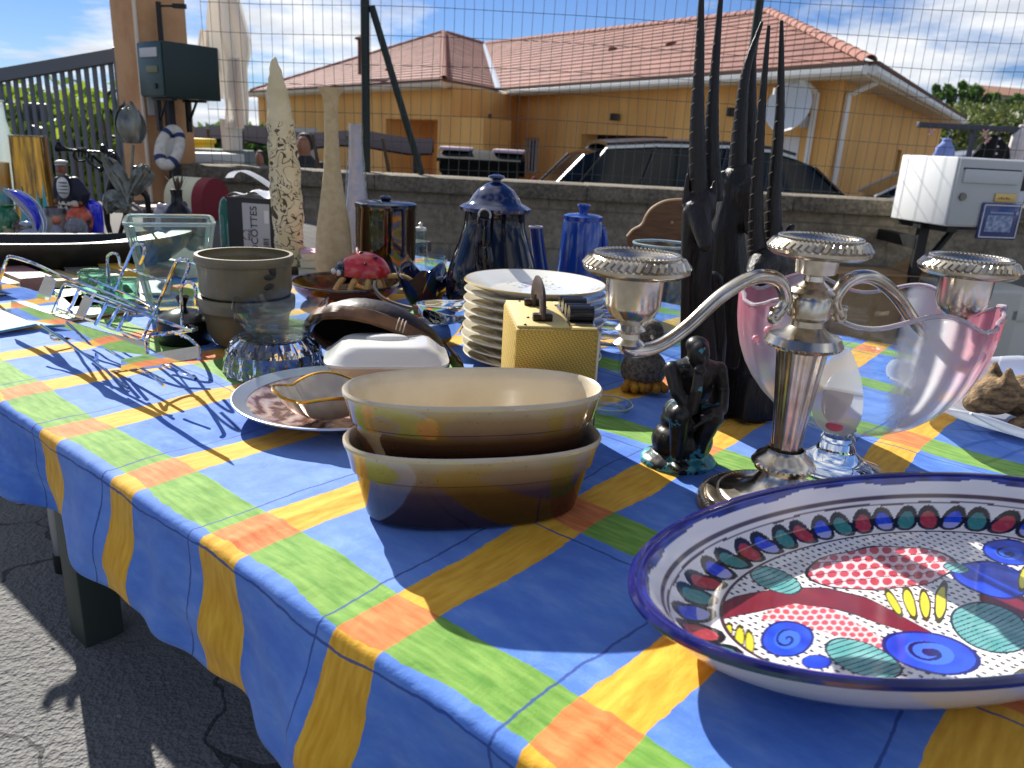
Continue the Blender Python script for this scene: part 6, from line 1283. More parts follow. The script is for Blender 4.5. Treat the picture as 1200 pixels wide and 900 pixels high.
# ---- glass: two square bowls over a cut crystal bowl
CRY = M('crystal', (250, 252, 252), .0, 0, trans=1, ior=1.5); gq = P(322, 432); gq.z = T
cb2 = thing('cut_crystal_bowl', 'upside down cut crystal bowl under the square glass bowls', 'bowl', (gq.x, gq.y, T), .2)
Rb = 55*mpp(gq); hb_ = zat(gq, 392)-T
def facet(q, a, r, z): k = 1+.05*abs(math.sin(8*a+z*90))-.025+.03*abs(math.sin(8*a-z*90)); return (q.x*k, q.y*k, q.z)
b = MB(); b.lathe([(Rb, 0), (Rb*1.0, hb_*.2), (Rb*.97, hb_*.4), (Rb*.93, hb_*.6), (Rb*.86, hb_*.8), (Rb*.72, hb_*.97), (Rb*.5, hb_), (.0005, hb_), (.0005, hb_-.006), (Rb*.62, hb_-.008), (Rb*.84, hb_*.55), (Rb*.9, 0)], 96, closed=True, fn=facet); b.build('bowl', CRY, cb2, True, 18)
def sqbowl(loc, half, h, rz, label):
    o = thing('square_glass_bowl', label, 'bowl', loc, rz, 'stacked square glass bowls')
    rings = []
    for x, z, wv in ((.62, 0, 0), (.68, .006, 0), (.8, h*.35, 0), (.92, h*.75, .4), (1.0, h, 1), (.985, h, 1), (.9, h*.75, .4), (.77, h*.35, 0), (.64, .010, 0), (.3, .008, 0)):
        rings.append([(p[0], p[1], p[2]+.007*wv*math.cos(4*math.atan2(p[1], p[0]))) for p in superring(half*x, half*x, z, 64, 4.2)])
    b = MB(); b.loft(rings); b.build('bowl', thin_glass('bowl_glass', (250, 253, 252), 1.5), o); return o
hf = 53*mpp((gq.x, gq.y, T+.06)); sqbowl((gq.x+.012, gq.y+.01, T+hb_+.001), hf*.93, .036, .15, 'lower square glass bowl on the cut crystal bowl'); sqbowl((gq.x+.013, gq.y+.012, T+hb_+.012), hf, .042, .2, 'upper square glass bowl with wavy rim')
# ---- two olive stoneware pots, stacked
OLV = M('olive_stoneware', (122, 112, 84), .42, col2=(104, 94, 68), ns=12, bs=60, bstr=.1, coat=.2); oq = P(292, 402)
def pxpot(rows, t_, name, label, mat, loc, seg=48, group=None, cat='pot'):
    o = thing(name, label, cat, loc, 0, group); pr = pxprof(loc, rows); b = MB(); b.lathe(shell(pr, t_), seg); b.build('pot', mat, o); return o
lo1 = Vector((oq.x, oq.y, T)); zlow = zat(lo1, 352)
p1_ = pxpot([(402, 30), (398, 38), (385, 45), (368, 47.5), (362, 51), (360, 54), (352, 55), (347, 55), (345, 54)], .006, 'olive_stoneware_pot', 'lower olive brown stoneware pot on the cloth', OLV, lo1, group='stacked olive stoneware pots')
lo2 = Vector((oq.x, oq.y, zlow+.004))
p2_ = pxpot([(352, 38), (347, 44), (343, 50), (336, 52), (318, 52), (312, 53), (308, 53), (307, 55), (304, 56), (300, 56), (297, 55)], .006, 'olive_stoneware_pot', 'upper olive stoneware pot with dark leaf motif', OLV, lo2, group='stacked olive stoneware pots')
rpt = 53*mpp((oq.x, oq.y, T+.12)); b = MB()
for k, (px, py, rot_, ln_) in enumerate(((325, 328, .1, 7), (333, 322, .9, 7), (340, 324, 1.6, 6), (325, 339, -.2, 7))):
    # leaves laid on the glaze, following the wall
    q = Q(px, py, oq.y-.07); dxy = Vector((q.x-oq.x, q.y-oq.y, 0)).normalized(); side = Vector((-dxy.y, dxy.x, 0)); cc_ = Vector((0, 0, q.z-lo2.z))+dxy*(rpt*.985)
    for j in range(1): b.ell(cc_, (.0105, .0022, .0052), 14, 8, Matrix((side, dxy, Vector((0, 0, 1)))).transposed() @ Matrix.Rotation(rot_, 3, 'Y'))
b.build('leaf_motif', M('leaf_dark', (40, 42, 34), .4), p2_)
# ---- black pot with lid beside the rack
bq3 = P(216, 404); bq3 = Vector((bq3.x-.01, bq3.y+.03, T)); bo = thing('black_lidded_pot', 'small black cooking pot with knobbed lid behind the wire rack', 'pot', bq3)
pr = pxprof(bq3, [(404, 26), (400, 29), (378, 30), (374, 31)]); b = MB(); b.lathe([(.0005, 0)]+pr+[(.0005, pr[-1][1])], 36); b.build('body', M('cast_black', (18, 18, 20), .35), bo)
pr = pxprof(bq3, [(375, 32), (372, 32), (369, 27), (365, 20), (362, 10), (361, 4)]); b = MB(); b.lathe([(.0005, pr[0][1])]+pr+[(.0005, pr[-1][1])], 36); ld_ = b.build('lid', M('lid_black', (22, 22, 25), .2), bo)
pr = pxprof(bq3, [(361, 4), (357, 4), (351, 7), (348, 8), (346, 6)]); b = MB(); b.lathe([(.0005, pr[0][1])]+pr+[(.0005, pr[-1][1])], 20); b.build('knob', M('knob_black', (20, 20, 22), .25), ld_)
# ---- large square tapered glass vase
vq = P(208, 366); vq.z = T; sv = thing('square_glass_vase', 'large square flared clear glass vase', 'vase', vq, math.radians(24))
zv = zat(vq, 258)-T; s0_, s1_ = 28*mpp(vq), 47*mpp(vq)
GV = thin_glass('vase_glass', (243, 250, 247), 1.3)
b = MB(); b.loft([superring(s0_+(s1_-s0_)*t_, s0_+(s1_-s0_)*t_, zv*t_, 48, 9) for t_ in (0, .1, .3, .5, .7, .9, 1)]+[superring((s0_+(s1_-s0_)*t_)*.93, (s0_+(s1_-s0_)*t_)*.93, max(zv*t_, .02), 48, 9) for t_ in (1, .9, .7, .5, .3, .1)]); b.build('vase', GV, sv, True, 50)
b = MB(); b.loft([superring(s0_*x, s0_*x, z, 48, 9) for x, z in ((.9, .002), (.9, .022))]); b.build('thick_base', GLS, sv)
EDG = M('glass_edge', (214, 228, 222), .08, 0, trans=.6)
for sx_ in (-1, 1):
    for sy_ in (-1, 1): b = MB(); b.tube([(sx_*.915*(s0_+(s1_-s0_)*t_), sy_*.915*(s0_+(s1_-s0_)*t_), zv*t_) for t_ in (.02, .5, .99)], .0045, 8); b.build('corner_edge', EDG, sv)
b = MB(); b.tube([Vector(p) for p in superring(s1_*.965, s1_*.965, zv, 48, 9)], .0042, 6, closed=True); b.build('rim', M('glass_edge', (214, 228, 222), .08, 0, trans=.6), sv)
# ---- amber glass dish and ladybird
aq = P(405, 352); am = thing('amber_glass_dish', 'wide amber glass dish holding the ladybird', 'dish', aq)
AMB = M('amber_glass', (170, 110, 30), .03, 0, trans=.85, ior=1.4); pr = pxprof(aq, [(352, 36), (347, 48), (338, 58), (330, 62)]); b = MB(); b.lathe(shell(pr, .004), 56); b.build('bowl', AMB, am)
b = MB(); zr_ = pr[-1][1]; b.tube([((pr[-1][0]-.002)*math.cos(2*PI*k/60), (pr[-1][0]-.002)*math.sin(2*PI*k/60), zr_) for k in range(60)], .0035, 7, closed=True); b.build('rim', M('amber_dark', (70, 44, 16), .1, coat=.6), am)
lq_ = Q(427, 318, aq.y-.0); lb_ = thing('ladybird_toy', 'red wooden ladybird with black head on curled pale legs', 'ornament', (lq_.x, aq.y-.02, T+.035), 0)
cz_ = zat(lb_.location, 316)-lb_.location.z; sL = mpp(lq_)
b = MB(); b.lathe([(1, 0)]+[(math.cos(t_), math.sin(t_)) for t_ in [PI/2*i/12 for i in range(13)]], 40, fn=lambda q, a, r, z: (q.x*31*sL+.004, q.y*22*sL, z*27*sL+cz_-.012)); shl = b.build('shell', M('ladybird_red', (206, 52, 52), .22, coat=.6, col2=(184, 38, 40), ns=20), lb_)
b = MB(); b.ell((-21*sL+.004, 0, cz_-.006), (13*sL, 17*sL, 15*sL), 24, 16); b.build('head', M('ladybird_black', (16, 16, 18), .2, coat=.6), lb_)
for px, py in ((397, 320), (391, 318)): b = MB(); q = Q(px, py, lb_.location.y-.035)-lb_.location; b.ell(q, (.006, .005, .007), 12, 8); b.build('eye', PORW, lb_)
b = MB(); q = Q(428, 309, lb_.location.y-.04)-lb_.location; b.ell(q, (.004, .003, .003), 10, 6); b.ell(q+Vector((.02, .02, .012)), (.006, .005, .003), 10, 6); b.ell(q+Vector((-.015, .03, .02)), (.006, .005, .003), 10, 6); b.build('spot', M('ladybird_black', (16, 16, 18), .2, coat=.6), shl)
LEGM = M('bent_wood', (206, 168, 100), .45)
for k, (x0, x1, y1) in enumerate(((-.03, -.055, -.04), (-.005, -.02, -.05), (.02, .02, -.05), (.035, .05, -.035), (-.02, -.03, .04), (.03, .04, .04))):
    b = MB(); b.tube(spline([(x0, y1*.4, cz_-.012), ((x0+x1)/2, y1*.8, cz_-.022), (x1, y1, .0)], 5), .007, 8); b.build('leg', LEGM, lb_)
b = MB(); b.tube(spline([(.05, -.01, cz_-.012), (.09, -.015, cz_-.008), (.118, -.02, cz_-.018), (.118, -.03, cz_-.035), (.085, -.035, cz_-.04)], 6), .006, 8); b.build('curled_tail', LEGM, lb_)
# ---- navy ruffled glass bowl
rq_ = P(497, 362); rb = thing('ruffled_navy_bowl', 'dark navy glass bowl with ruffled rim left of the coffee pot', 'bowl', rq_)
hr = zat(rq_, 318)-T; r0 = 34*mpp(rq_)
def rufp(a, t_): r = r0*(.35+.65*t_**.7)*(1+.10*t_**2*math.cos(5*a)); return Vector((r*math.cos(a), r*math.sin(a), hr*t_+.014*t_**3*math.cos(5*a+1)))
b = MB(); b.lathe([(t_, 0) for t_ in (0, .1, .3, .5, .7, .85, 1)]+[(t_, 1) for t_ in (1, .85, .7, .5, .3, .1, .04)], 80, fn=lambda q, a, r, z: rufp(a, r)*(1-.06*z)+Vector((0, 0, .003*z))); b.cap([rufp(2*PI*k/30, 0)+Vector((0, 0, .003)) for k in range(30)]); b.build('bowl', M('navy_glass', (14, 18, 48), .05, coat=.8, spec=.7), rb)
b = MB(); w = lambda px, py, dy=0: Q(px, py, rq_.y+dy)-rq_; b.tube(spline([w(520, 325), w(512, 328), w(512, 340), w(524, 348)], 5), .004, 8); b.build('handle', M('navy_handle', (150, 150, 160), .1), rb)
# ---- dark mirror jug
jq = P(452, 330); jg = thing('dark_mirror_jug', 'tall dark bronze mirror finish jug with lid', 'jug', jq); jq = jg.location.copy()
pr = pxprof(jq, [(330, 33), (318, 34), (270, 35), (245, 35), (241, 36)]); b = MB(); b.lathe([(.0005, 0)]+pr+[(.0005, pr[-1][1])], 56, fn=lambda q, a, r, z: (q.x, q.y-.010*math.exp(-((((a+PI/2+PI) % (2*PI))-PI-.25)/.2)**2)*min(1, max(0, z/.1)), q.z)); b.build('body', M('mirror_bronze', (92, 72, 52), .05, .9, coat=.5), jg)
pr = pxprof(jq, [(241, 36), (238, 36), (236, 32), (235, 5), (232, 7), (230, 6), (229, 2)]); b = MB(); b.lathe([(.0005, pr[0][1])]+pr, 48); b.build('lid', M('mirror_lid', (70, 76, 88), .12, .8), jg)
b = MB(); b.tube(spline([(0, .07, .18), (0, .12, .17), (0, .12, .08), (0, .07, .05)], 5), .008, 8); b.build('handle', BLK, jg)
# ---- cream vase, wrapped vase, carved tusk, boxed cocottes
VSM = M('cream_sand_vase', (206, 182, 136), .6, col2=(192, 166, 118), ns=60, bs=240, bstr=.15); vq2 = P(392, 334); vv = thing('tall_cream_vase', 'tall slender cream sandy textured bottle vase', 'vase', vq2)
pr = pxprof(vq2, [(334, 16), (330, 19), (310, 21.5), (290, 21), (265, 19), (235, 14.5), (200, 10), (160, 8), (125, 8), (114, 9.5), (106, 13.5), (103, 14.5)]); b = MB(); b.lathe(shell(pr, .004), 40); b.build('vase', VSM, vv)
PLS = thin_glass('plastic_film', (236, 238, 242), 2.6, .12, 30); wq2 = P(410, 318); wq2.y += .1; wr_ = thing('wrapped_bottle', 'bottle vase wrapped in clear plastic behind the cream vase', 'vase', (wq2.x, wq2.y, T)); wl_ = wr_.location.copy()
pr = pxprof(wl_, [(318, 16), (300, 19), (265, 19), (235, 14), (200, 10), (170, 8), (146, 8)]); b = MB(); b.lathe([(.0005, 0)]+[(r*.8, z) for r, z in pr]+[(.0005, pr[-1][1])], 24); b.build('vase', M('wrapped_pink', (214, 196, 190), .4, col2=(176, 178, 190), ns=30), wr_)
b = MB(); b.lathe([(r*1.06, z+.004) for r, z in pr], 40, fn=lambda q, a, r, z: (q.x*(1+.08*math.sin(5*a+z*30)), q.y*(1+.08*math.sin(7*a-z*22)), q.z)); b.build('wrapping', PLS, wr_)
def tuskmat():
    mt, t, b = nodes('carved_ivory'); tc = t.nodes.new('ShaderNodeTexCoord'); s = t.nodes.new('ShaderNodeSeparateXYZ'); t.links.new(tc.outputs['Object'], s.inputs[0])
    wv = t.nodes.new('ShaderNodeTexNoise'); wv.inputs['Scale'].default_value = 26; wv.inputs['Detail'].default_value = 1.2; wv.inputs['Distortion'].default_value = 1.6; t.links.new(tc.outputs['Object'], wv.inputs['Vector'])
    line = math_(t, 'LESS_THAN', math_(t, 'ABSOLUTE', math_(t, 'SUBTRACT', wv.outputs[0], .5)), .018); hole = math_(t, 'GREATER_THAN', wv.outputs[0], .64)
    up_ = math_(t, 'LESS_THAN', s.outputs[2], .40); msk = math_(t, 'MULTIPLY', math_(t, 'MAXIMUM', line, hole), up_)
    t.links.new(mixc(t, msk, ramp(t, noise_tex(t, 14, 4), [(.35, lin((206, 188, 140))), (.65, lin((228, 214, 174)))]), lin((74, 56, 30))), b.inputs['Base Color']); b.inputs['Roughness'].default_value = .5
    bump(t, b, math_(t, 'SUBTRACT', 1.0, msk), .8, .004); return mt
tq2 = P(340, 318); tu = thing('carved_tusk', 'upright carved cream tusk ornament with openwork pattern', 'ornament', tq2)
pr = pxprof(tq2, [(318, 15), (300, 16), (260, 17.5), (220, 18), (180, 17), (150, 16), (120, 13.5), (100, 10.5), (85, 7.5), (74, 5), (69, 2.8), (67, .6)]); b = MB()
dense = [(r0+(r1-r0)*t_/8, z0+(z1-z0)*t_/8) for (r0, z0), (r1, z1) in zip(pr, pr[1:]) for t_ in range(8)]+[pr[-1]]
Ht = pr[-1][1]; b.lathe([(.0005, 0)]+dense, 60, fn=lambda q, a, r, z: (q.x-.022*(z/Ht)**2+.002*noise.noise(Vector((q.x*60, q.y*60, z*40)))*3, q.y*.7, q.z)); b.build('tusk', tuskmat(), tu)
b = MB(); b.lathe([(.0005, 0), (.05, 0), (.05, .012), (.035, .018), (.0005, .018)], 28); b.build('stand', M('stand_wood', (60, 44, 30), .5), tu)
# cocotte box
xq = P(296, 306); xq.z = T; bx_ = thing('cocotte_box', 'black and grey MINI COCOTTES carton wrapped in clear plastic', 'carton', xq, math.radians(-9)); W_, D_, H_ = 60*mpp(xq), .15, zat(xq, 232)-T
BW = 58*mpp((xq.x, xq.y, T+.1)); b = MB(); b.box((0, D_/2, H_/2), (BW, D_, H_), 0, .002); b.build('carton', M('carton_black', (34, 33, 34), .5), bx_)
b = MB(); b.box((BW*.13, -.001, H_*.47), (BW*.58, .003, H_*.9)); lb2 = b.build('label_panel', M('carton_grey', (170, 170, 172), .6), bx_)
INK = M('ink_dark', (40, 40, 44), .6)
def text3(body, size, parent, mat, loc, rot, name='lettering', ext=.0004):
    cu = bpy.data.curves.new(name, 'FONT'); cu.body = body; cu.size = size; cu.extrude = ext; cu.align_x = 'CENTER'; cu.align_y = 'CENTER'; tmp = bpy.data.objects.new('tmp', cu); C.objects.link(tmp)
    dg = bpy.context.evaluated_depsgraph_get(); me = bpy.data.meshes.new_from_object(tmp.evaluated_get(dg)); bpy.data.objects.remove(tmp); me.materials.clear(); me.materials.append(mat)
    o = bpy.data.objects.new(name, me); C.objects.link(o); o.parent = parent; o.location = loc; o.rotation_euler = rot; return o
text3('COCOTTES', H_*.165, lb2, INK, (BW*.09, -.0032, H_*.45), (PI/2, -PI/2, 0)); text3('MINI', H_*.085, lb2, INK, (BW*-.02, -.0032, H_*.42), (PI/2, -PI/2, 0))
b = MB()
for i in range(11): b.box((BW*.33, -.003, H_*(.10+.027*i)), (BW*.12, .001, H_*(.016 if i % 3 else .008)))
b.build('barcode', INK, lb2)
b = MB(); b.lathe([(.008, -.0006), (.0092, -.0006), (.0092, .0006), (.008, .0006)], 20, closed=True, fn=lambda q, a, r, z: (q.x*1.6+BW*-.08, z-.003, q.y*1.6+H_*.42), a0=PI*.5, a1=PI*1.5); b.build('emblem_arc', INK, lb2)
b = MB(); b.box((BW*.36, -.003, H_*.72), (BW*.1, .001, H_*.2)); b.build('label_rule', M('carton_pale', (206, 206, 208), .6), lb2)
b = MB(); 
for i in range(26): b.tube([(-BW*.5+BW*.3*i/26+.004, -.0005, .0), (-BW*.5+BW*.3*i/26+.004+.003*math.sin(i), -.0015, H_*(.06+.05*abs(math.sin(i*2.3))))], .0012, 4)
b.build('printed_grass', M('print_grey', (120, 118, 114), .7), bx_)
b = MB(); rows = [[(x_*BW*.53, y_, H_+.004+.012*(1-abs(x_))+.006*math.sin(x_*7+y_*40)) for x_ in [-1+.125*k for k in range(17)]] for y_ in [-.004, .02, .05, .08, .11, .154]]; b.sheet(rows); b.build('plastic_top', M('plastic_white', (226, 228, 232), .3, trans=.3), bx_)
b = MB(); p_a = Q(335, 228, xq.y-.02); mi = bx_.matrix_basis.inverted(); strp = spline([mi @ Q(px, py, xq.y+dy) for px, py, dy in ((267, 208, .05), (272, 202, .05), (284, 200, .04), (300, 207, .02), (318, 219, .0), (334, 229, -.02), (336, 260, -.02), (337, 292, -.02))], 6)
b.sheet([[p+Vector((0, -.015, 0)) for p in strp], [p+Vector((.0, .03, .0)) for p in strp]], .002); b.build('plastic_flap', frosted('plastic_milky', col=(228, 230, 234), alpha=.4), bx_)
# ---- small glass jars and cup behind the jug
for i, (px, py, y0, y1, hw, lab, nm) in enumerate(((489, 322, 270, 258, 9, 'small lidded glass jar right of the dark jug', 'glass_jar'), (508, 318, 300, 297, 14, 'small glass cup behind the ruffled navy bowl', 'glass_cup'), (428, 322, 268, 262, 7, 'small glass cruet between cream vase and dark jug', 'glass_cruet'))):
    q = P(px, py); q.y += .06; o = thing(nm, lab, 'glassware', (q.x, q.y, T)); l_ = o.location.copy(); pr = pxprof(l_, [(py-4, hw*.9), (py-15, hw), (y0+8, hw*.9), (y0, hw*.8)]); pr[0] = (pr[0][0], 0); b = MB(); b.lathe(shell(pr, .002), 28); b.build('body', CLEAR, o)
    if i != 1: b = MB(); zt = pr[-1][1]; b.lathe([(.0005, zt), (hw*.75*mpp(l_), zt), (hw*.7*mpp(l_), zt+.008), (.004, zt+.012), (.006, zt+.02), (.0005, zt+.024)], 24); b.build('lid', M('lid_cream', (206, 204, 190), .3), o)
    else: b = MB(); b.tube(spline([(-.035, 0, .07), (-.055, 0, .06), (-.05, 0, .03), (-.033, 0, .02)], 5), .004, 6); b.build('handle', CLEAR, o)
# ---- silver sauce boats and ladle
CHR = M('chrome', (214, 216, 218), .05, 1.0); sq2 = P(508, 408); 
def boat(loc, r, h, rz, lab):
    o = thing('silver_sauce_boat', lab, 'sauce boat', loc, rz, 'silver sauce boats'); b = MB()
    def f_(q, a, rr, z): return (q.x*1.35*(1+.2*max(0, math.cos(a))**3), q.y*.85, q.z+.25*h*max(0, math.cos(a))**4*(q.z/h))
    b.lathe(shell([(r*.35, 0), (r*.45, .003), (r*.8, h*.4), (r, h*.85), (r*1.03, h)], .002), 40, fn=f_); b.build('bowl', CHR, o)
    b = MB(); b.tube([f_(Vector((r*1.03*math.cos(t_), r*1.03*math.sin(t_), h)), t_, r, h) for t_ in [2*PI*k/48 for k in range(48)]], .002, 6, closed=True); b.build('rim', CHR, o); return o
boat((sq2.x, sq2.y+.03, T), .038, .045, .5, 'lower silver sauce boat left of the plate stack'); boat((sq2.x+.012, sq2.y+.045, T+.036), .036, .04, .2, 'upper silver sauce boat catching the sun beside the plates')
ldl = thing('ladle', 'ladle with dark metal neck and white handle lying behind the leather cap', 'ladle', Q(500, 370, sq2.y+.03)); l_ = ldl.location.copy(); w = lambda px, py, dy=0: Q(px, py, l_.y+dy)-l_
b = MB(); b.tube(spline([w(440, 330, .1), w(440, 340, .08), w(450, 350, .06), w(470, 358, .04), w(492, 363, .02)], 6), .004, 8); b.build('neck', M('dark_steel', (96, 88, 78), .3, .8), ldl)
b = MB(); sp_ = spline([w(492, 363, .02), w(506, 366, .01), w(522, 366, 0), w(532, 368, 0)], 5); b.tube(sp_, lerp_list([.007, .010, .011, .006], len(sp_)), 12); b.build('handle', M('handle_white', (226, 224, 218), .25), ldl)
b = MB(); b.tube([w(484, 360, .025), w(494, 364, .02)], .0065, 10); b.build('ferrule', M('ferrule', (120, 96, 70), .3, .8), ldl)
# ---- right of the plates
cyq = P(765, 398); cyl = thing('glass_cylinder_vase', 'wide clear glass cylinder vase behind the candelabra arm', 'vase', cyq); pr = pxprof(cyq, [(398, 36), (380, 36), (330, 36), (286, 36)]); pr[0] = (pr[0][0], 0); b = MB(); b.lathe(shell(pr, .005), 48); b.build('vase', thin_glass('cyl_glass', (238, 244, 244), 1.4), cyl); b = MB(); r_ = pr[-1][0]-.0025; b.tube([(r_*math.cos(2*PI*k/48), r_*math.sin(2*PI*k/48), pr[-1][1]) for k in range(48)], .0028, 6, closed=True); b.build('rim', M('glass_edge', (214, 228, 222), .08, 0, trans=.6), cyl)
wd = P(775, 318); wd = Vector((wd.x, min(wd.y, 2.45), T)); wdo = thing('wooden_rack', 'brown wooden letter rack with curved top behind the glass cylinder', 'rack', wd, -.1); WOD = M('brown_wood', (120, 84, 48), .5, col2=(96, 64, 36), ns=12, stretch=(1, 1, 8)); WOP = M('pale_ply', (196, 160, 122), .6)
zz0 = T; pp = [(735, 278), (742, 270), (752, 264), (758, 252), (766, 243), (780, 236), (800, 234), (830, 236), (846, 250), (852, 264), (866, 276), (866, 330), (735, 330)]
mi = wdo.matrix_basis.inverted(); pol = [mi @ Q(px, py, wd.y) for px, py in pp]; pol = [Vector((p.x, 0, max(p.z, 0))) for p in pol]
b = MB(); b.prism(pol, (0, .012, 0)); b.build('back_panel', WOD, wdo, False); b = MB(); b.tube([p+Vector((0, .0, .001)) for p in spline(pol[:11], 4)], .004, 6); b.build('edge_moulding', WOP, wdo)
b = MB(); b.box((0, -.07, .035), (.3, .012, .07)); b.box((0, -.035, .006), (.3, .07, .012)); b.build('tray', WOD, wdo, False)
b = MB(); q = mi @ Q(787, 261, wd.y); b.ell((q.x, -.003, q.z), .006, 10, 6); b.build('fixing', M('screw_pale', (160, 136, 110), .4), wdo)
sbq = P(682, 345); sbq.y -= .02; sbq.z = T; cbd = thing('crystal_stopper', 'small cut crystal stopper ornament beside the blue coffee pot', 'ornament', sbq); sbq = cbd.location.copy()
pr = pxprof(sbq, [(345, 12), (325, 11), (318, 7), (310, 9), (298, 10), (291, 7), (288, 2)]); pr[0] = (pr[0][0], 0); b = MB(); b.lathe([(.0005, 0)]+pr, 10); b.build('stopper', CRY, cbd, False)
# plastic wrapped cutlery bundle
for i in range(5):
    q = P(706, 392+6*i); ct = thing('wrapped_cutlery', ['topmost', 'second', 'third', 'fourth', 'lowest'][i]+' plastic wrapped cutlery bundle right of the plate stack', 'cutlery', (q.x+.005*math.sin(i*2), 1.45, T+.012+.018*(4-i)), .2+.15*math.sin(i), 'plastic wrapped cutlery')
    b = MB(); b.tube(spline([(-.05, 0, 0), (-.02, .002, .002), (.03, -.002, 0), (.055, 0, .001)], 4), lerp_list([.0065, .005, .005, .008], 13), 8, flat=(1.3, .7)); b.build('cutlery', CHR, ct)
    b = MB(); b.tube([(-.06+.012*k, .002*math.sin(k*2), .001*math.sin(k*3)) for k in range(11)], [.008+.0022*math.sin(k*2.3+i) for k in range(11)], 9, flat=(1.4, .8)); b.build('wrapper', PLS, ct)
q = P(703, 390); rr2 = thing('red_glass_ornament', 'tiny red glass ornament lying beside the yellow radio', 'ornament', (q.x+.005, 1.30, T+.085), 0); b = MB(); b.ell((0, 0, .012), (.008, .007, .012), 12, 8); b.build('bead', M('red_glass', (214, 40, 34), .05, trans=.3), rr2); b = MB(); b.tube([(0, 0, -.085), (0, 0, .004)], .003, 6); b.ell((0, 0, -.082), (.014, .014, .003), 12, 6); b.build('stalk', CLEAR, rr2)
# stone bird with yellow feet
sbq = P(752, 452); bd_ = thing('stone_bird_figurine', 'speckled grey stone bird figurine with yellow feet behind the statuette', 'figurine', sbq); STN = M('speckled_stone', (120, 112, 100), .8, col2=(84, 78, 70), ns=160, bs=200, bstr=.4, ramp_=(.45, .55))
zb3 = lambda y: zat(sbq, y)-T; kk = mpp(sbq)
blob('body', [('e', (0, 0, zb3(432)), (27*kk, 24*kk, 24*kk)), ('c', [(0, 0, zb3(425)), (.004, -.004, zb3(400))], [.02, .017]), ('e', (.004, -.006, zb3(388)), (.022, .022, .022)), ('c', [(.004, -.024, zb3(388)), (.004, -.04, zb3(391))], [.008, .003])], STN, bd_, .002, 4)
for s_ in (-1, 1):
    b = MB(); 
    for a in (-.5, 0, .5): b.tube([(s_*.018, -.004, .012), (s_*.018+.03*math.sin(a), -.004-.034*math.cos(a), .006)], [.009, .0075], 8); b.ell((s_*.018+.03*math.sin(a), -.004-.034*math.cos(a), .0065), .0075, 8, 6)
    b.build('foot', M('ochre_foot', (186, 134, 34), .6, col2=(150, 100, 20), ns=40), bd_)
q = P(712, 480); tr3 = thing('clear_glass_tray', 'small round clear glass coaster right of the radio', 'coaster', q); b = MB(); b.lathe(shell([(.028, 0), (.034, .002), (.038, .010)], .002), 36); b.build('dish', CLEAR, tr3)
b = MB(); b.tube([(.037*math.cos(2*PI*k/36), .037*math.sin(2*PI*k/36), .0105) for k in range(36)], .0016, 6, closed=True); b.build('rim', M('glass_edge', (214, 228, 222), .08, 0, trans=.6), tr3)

# ================================================================== CHROME WIRE RACK
rk = thing('chrome_wire_rack', 'chrome wire shelf rack with hooks at the left of the table', 'rack', P(130, 440))
rl = rk.location.copy(); PA1, PB1 = P(165, 461), P(20, 400); nd = Vector((PB1.y-PA1.y, -(PB1.x-PA1.x), 0)).normalized()
if nd.y < 0: nd = -nd
def near(px, py, off=0): A_ = PA1+nd*off; B_ = PB1+nd*off; return onplane(px, py, A_, B_)-rl
def wire(name, pts, r=.0026, off=0, n=5, seg=8):
    sh_ = {'top_rail': .09, 'hook': .09, 'cross_bar': .09, 'side_wire': .07, 'divider': .03}.get(name, 0)
    b = MB(); b.tube(spline([near(p[0], p[1], (p[2] if len(p) > 2 else off)+sh_) for p in pts], n), r, seg); return b.build(name, CHR, rk)
FO = .15
wire('top_rail', [(-8, 352, .02), (2, 322, .03), (8, 304, .04), (14, 301, .05), (40, 309, .06), (75, 325, .09), (130, 345, .12), (190, 372, .13), (222, 382, .10), (230, 385, .06), (222, 387, .04), (190, 392, .02)], .0034, n=4)
wire('top_rail', [(61, 366, .01), (68, 350, .01), (74, 336, .01), (82, 334, .01), (110, 345, .01), (150, 360, .01), (190, 376, .01), (226, 388, .03)], .0030, n=4)
for i, pts in enumerate(([(128, 333, .13), (126, 312, .13), (126, 301, .13), (131, 297, .13), (138, 299, .13), (141, 312, .13)], [(134, 340, .10), (146, 313, .10), (155, 292, .10), (161, 286, .10), (168, 288, .10), (169, 297, .10), (164, 309, .10)], [(167, 397, .03), (188, 350, .03), (204, 312, .03), (211, 304, .03), (219, 305, .03), (221, 313, .03), (214, 331, .03)], [(214, 395, .04), (213, 360, .04), (212, 340, .04), (216, 332, .04), (223, 331, .04), (229, 338, .04), (229, 358, .04)])): wire('hook', pts, .0028, n=5)
wire('cross_bar', [(142, 313, .12), (165, 320, .10), (193, 330, .03)], .002)
for pts in ([(48, 381, 0), (80, 402, 0), (113, 426, 0), (150, 455, 0)], [(112, 401, .02), (150, 424, .01), (192, 446, 0)], [(199, 426, .02), (212, 434, .02), (229, 444, .02)], [(165, 433, .01), (178, 440, .0), (192, 452, 0)]): wire('floor_wire', pts, .0024, n=4)
for pts in ([(100, 340, .12), (150, 358, .12), (195, 378, .12)], [(105, 327, .14), (150, 345, .14), (186, 363, .14)], [(33, 350, .08), (80, 366, .07), (130, 384, .05), (172, 402, .03)], [(97, 348, .04), (130, 358, .03), (160, 367, .03)]): wire('side_wire', pts, .0022, n=3)
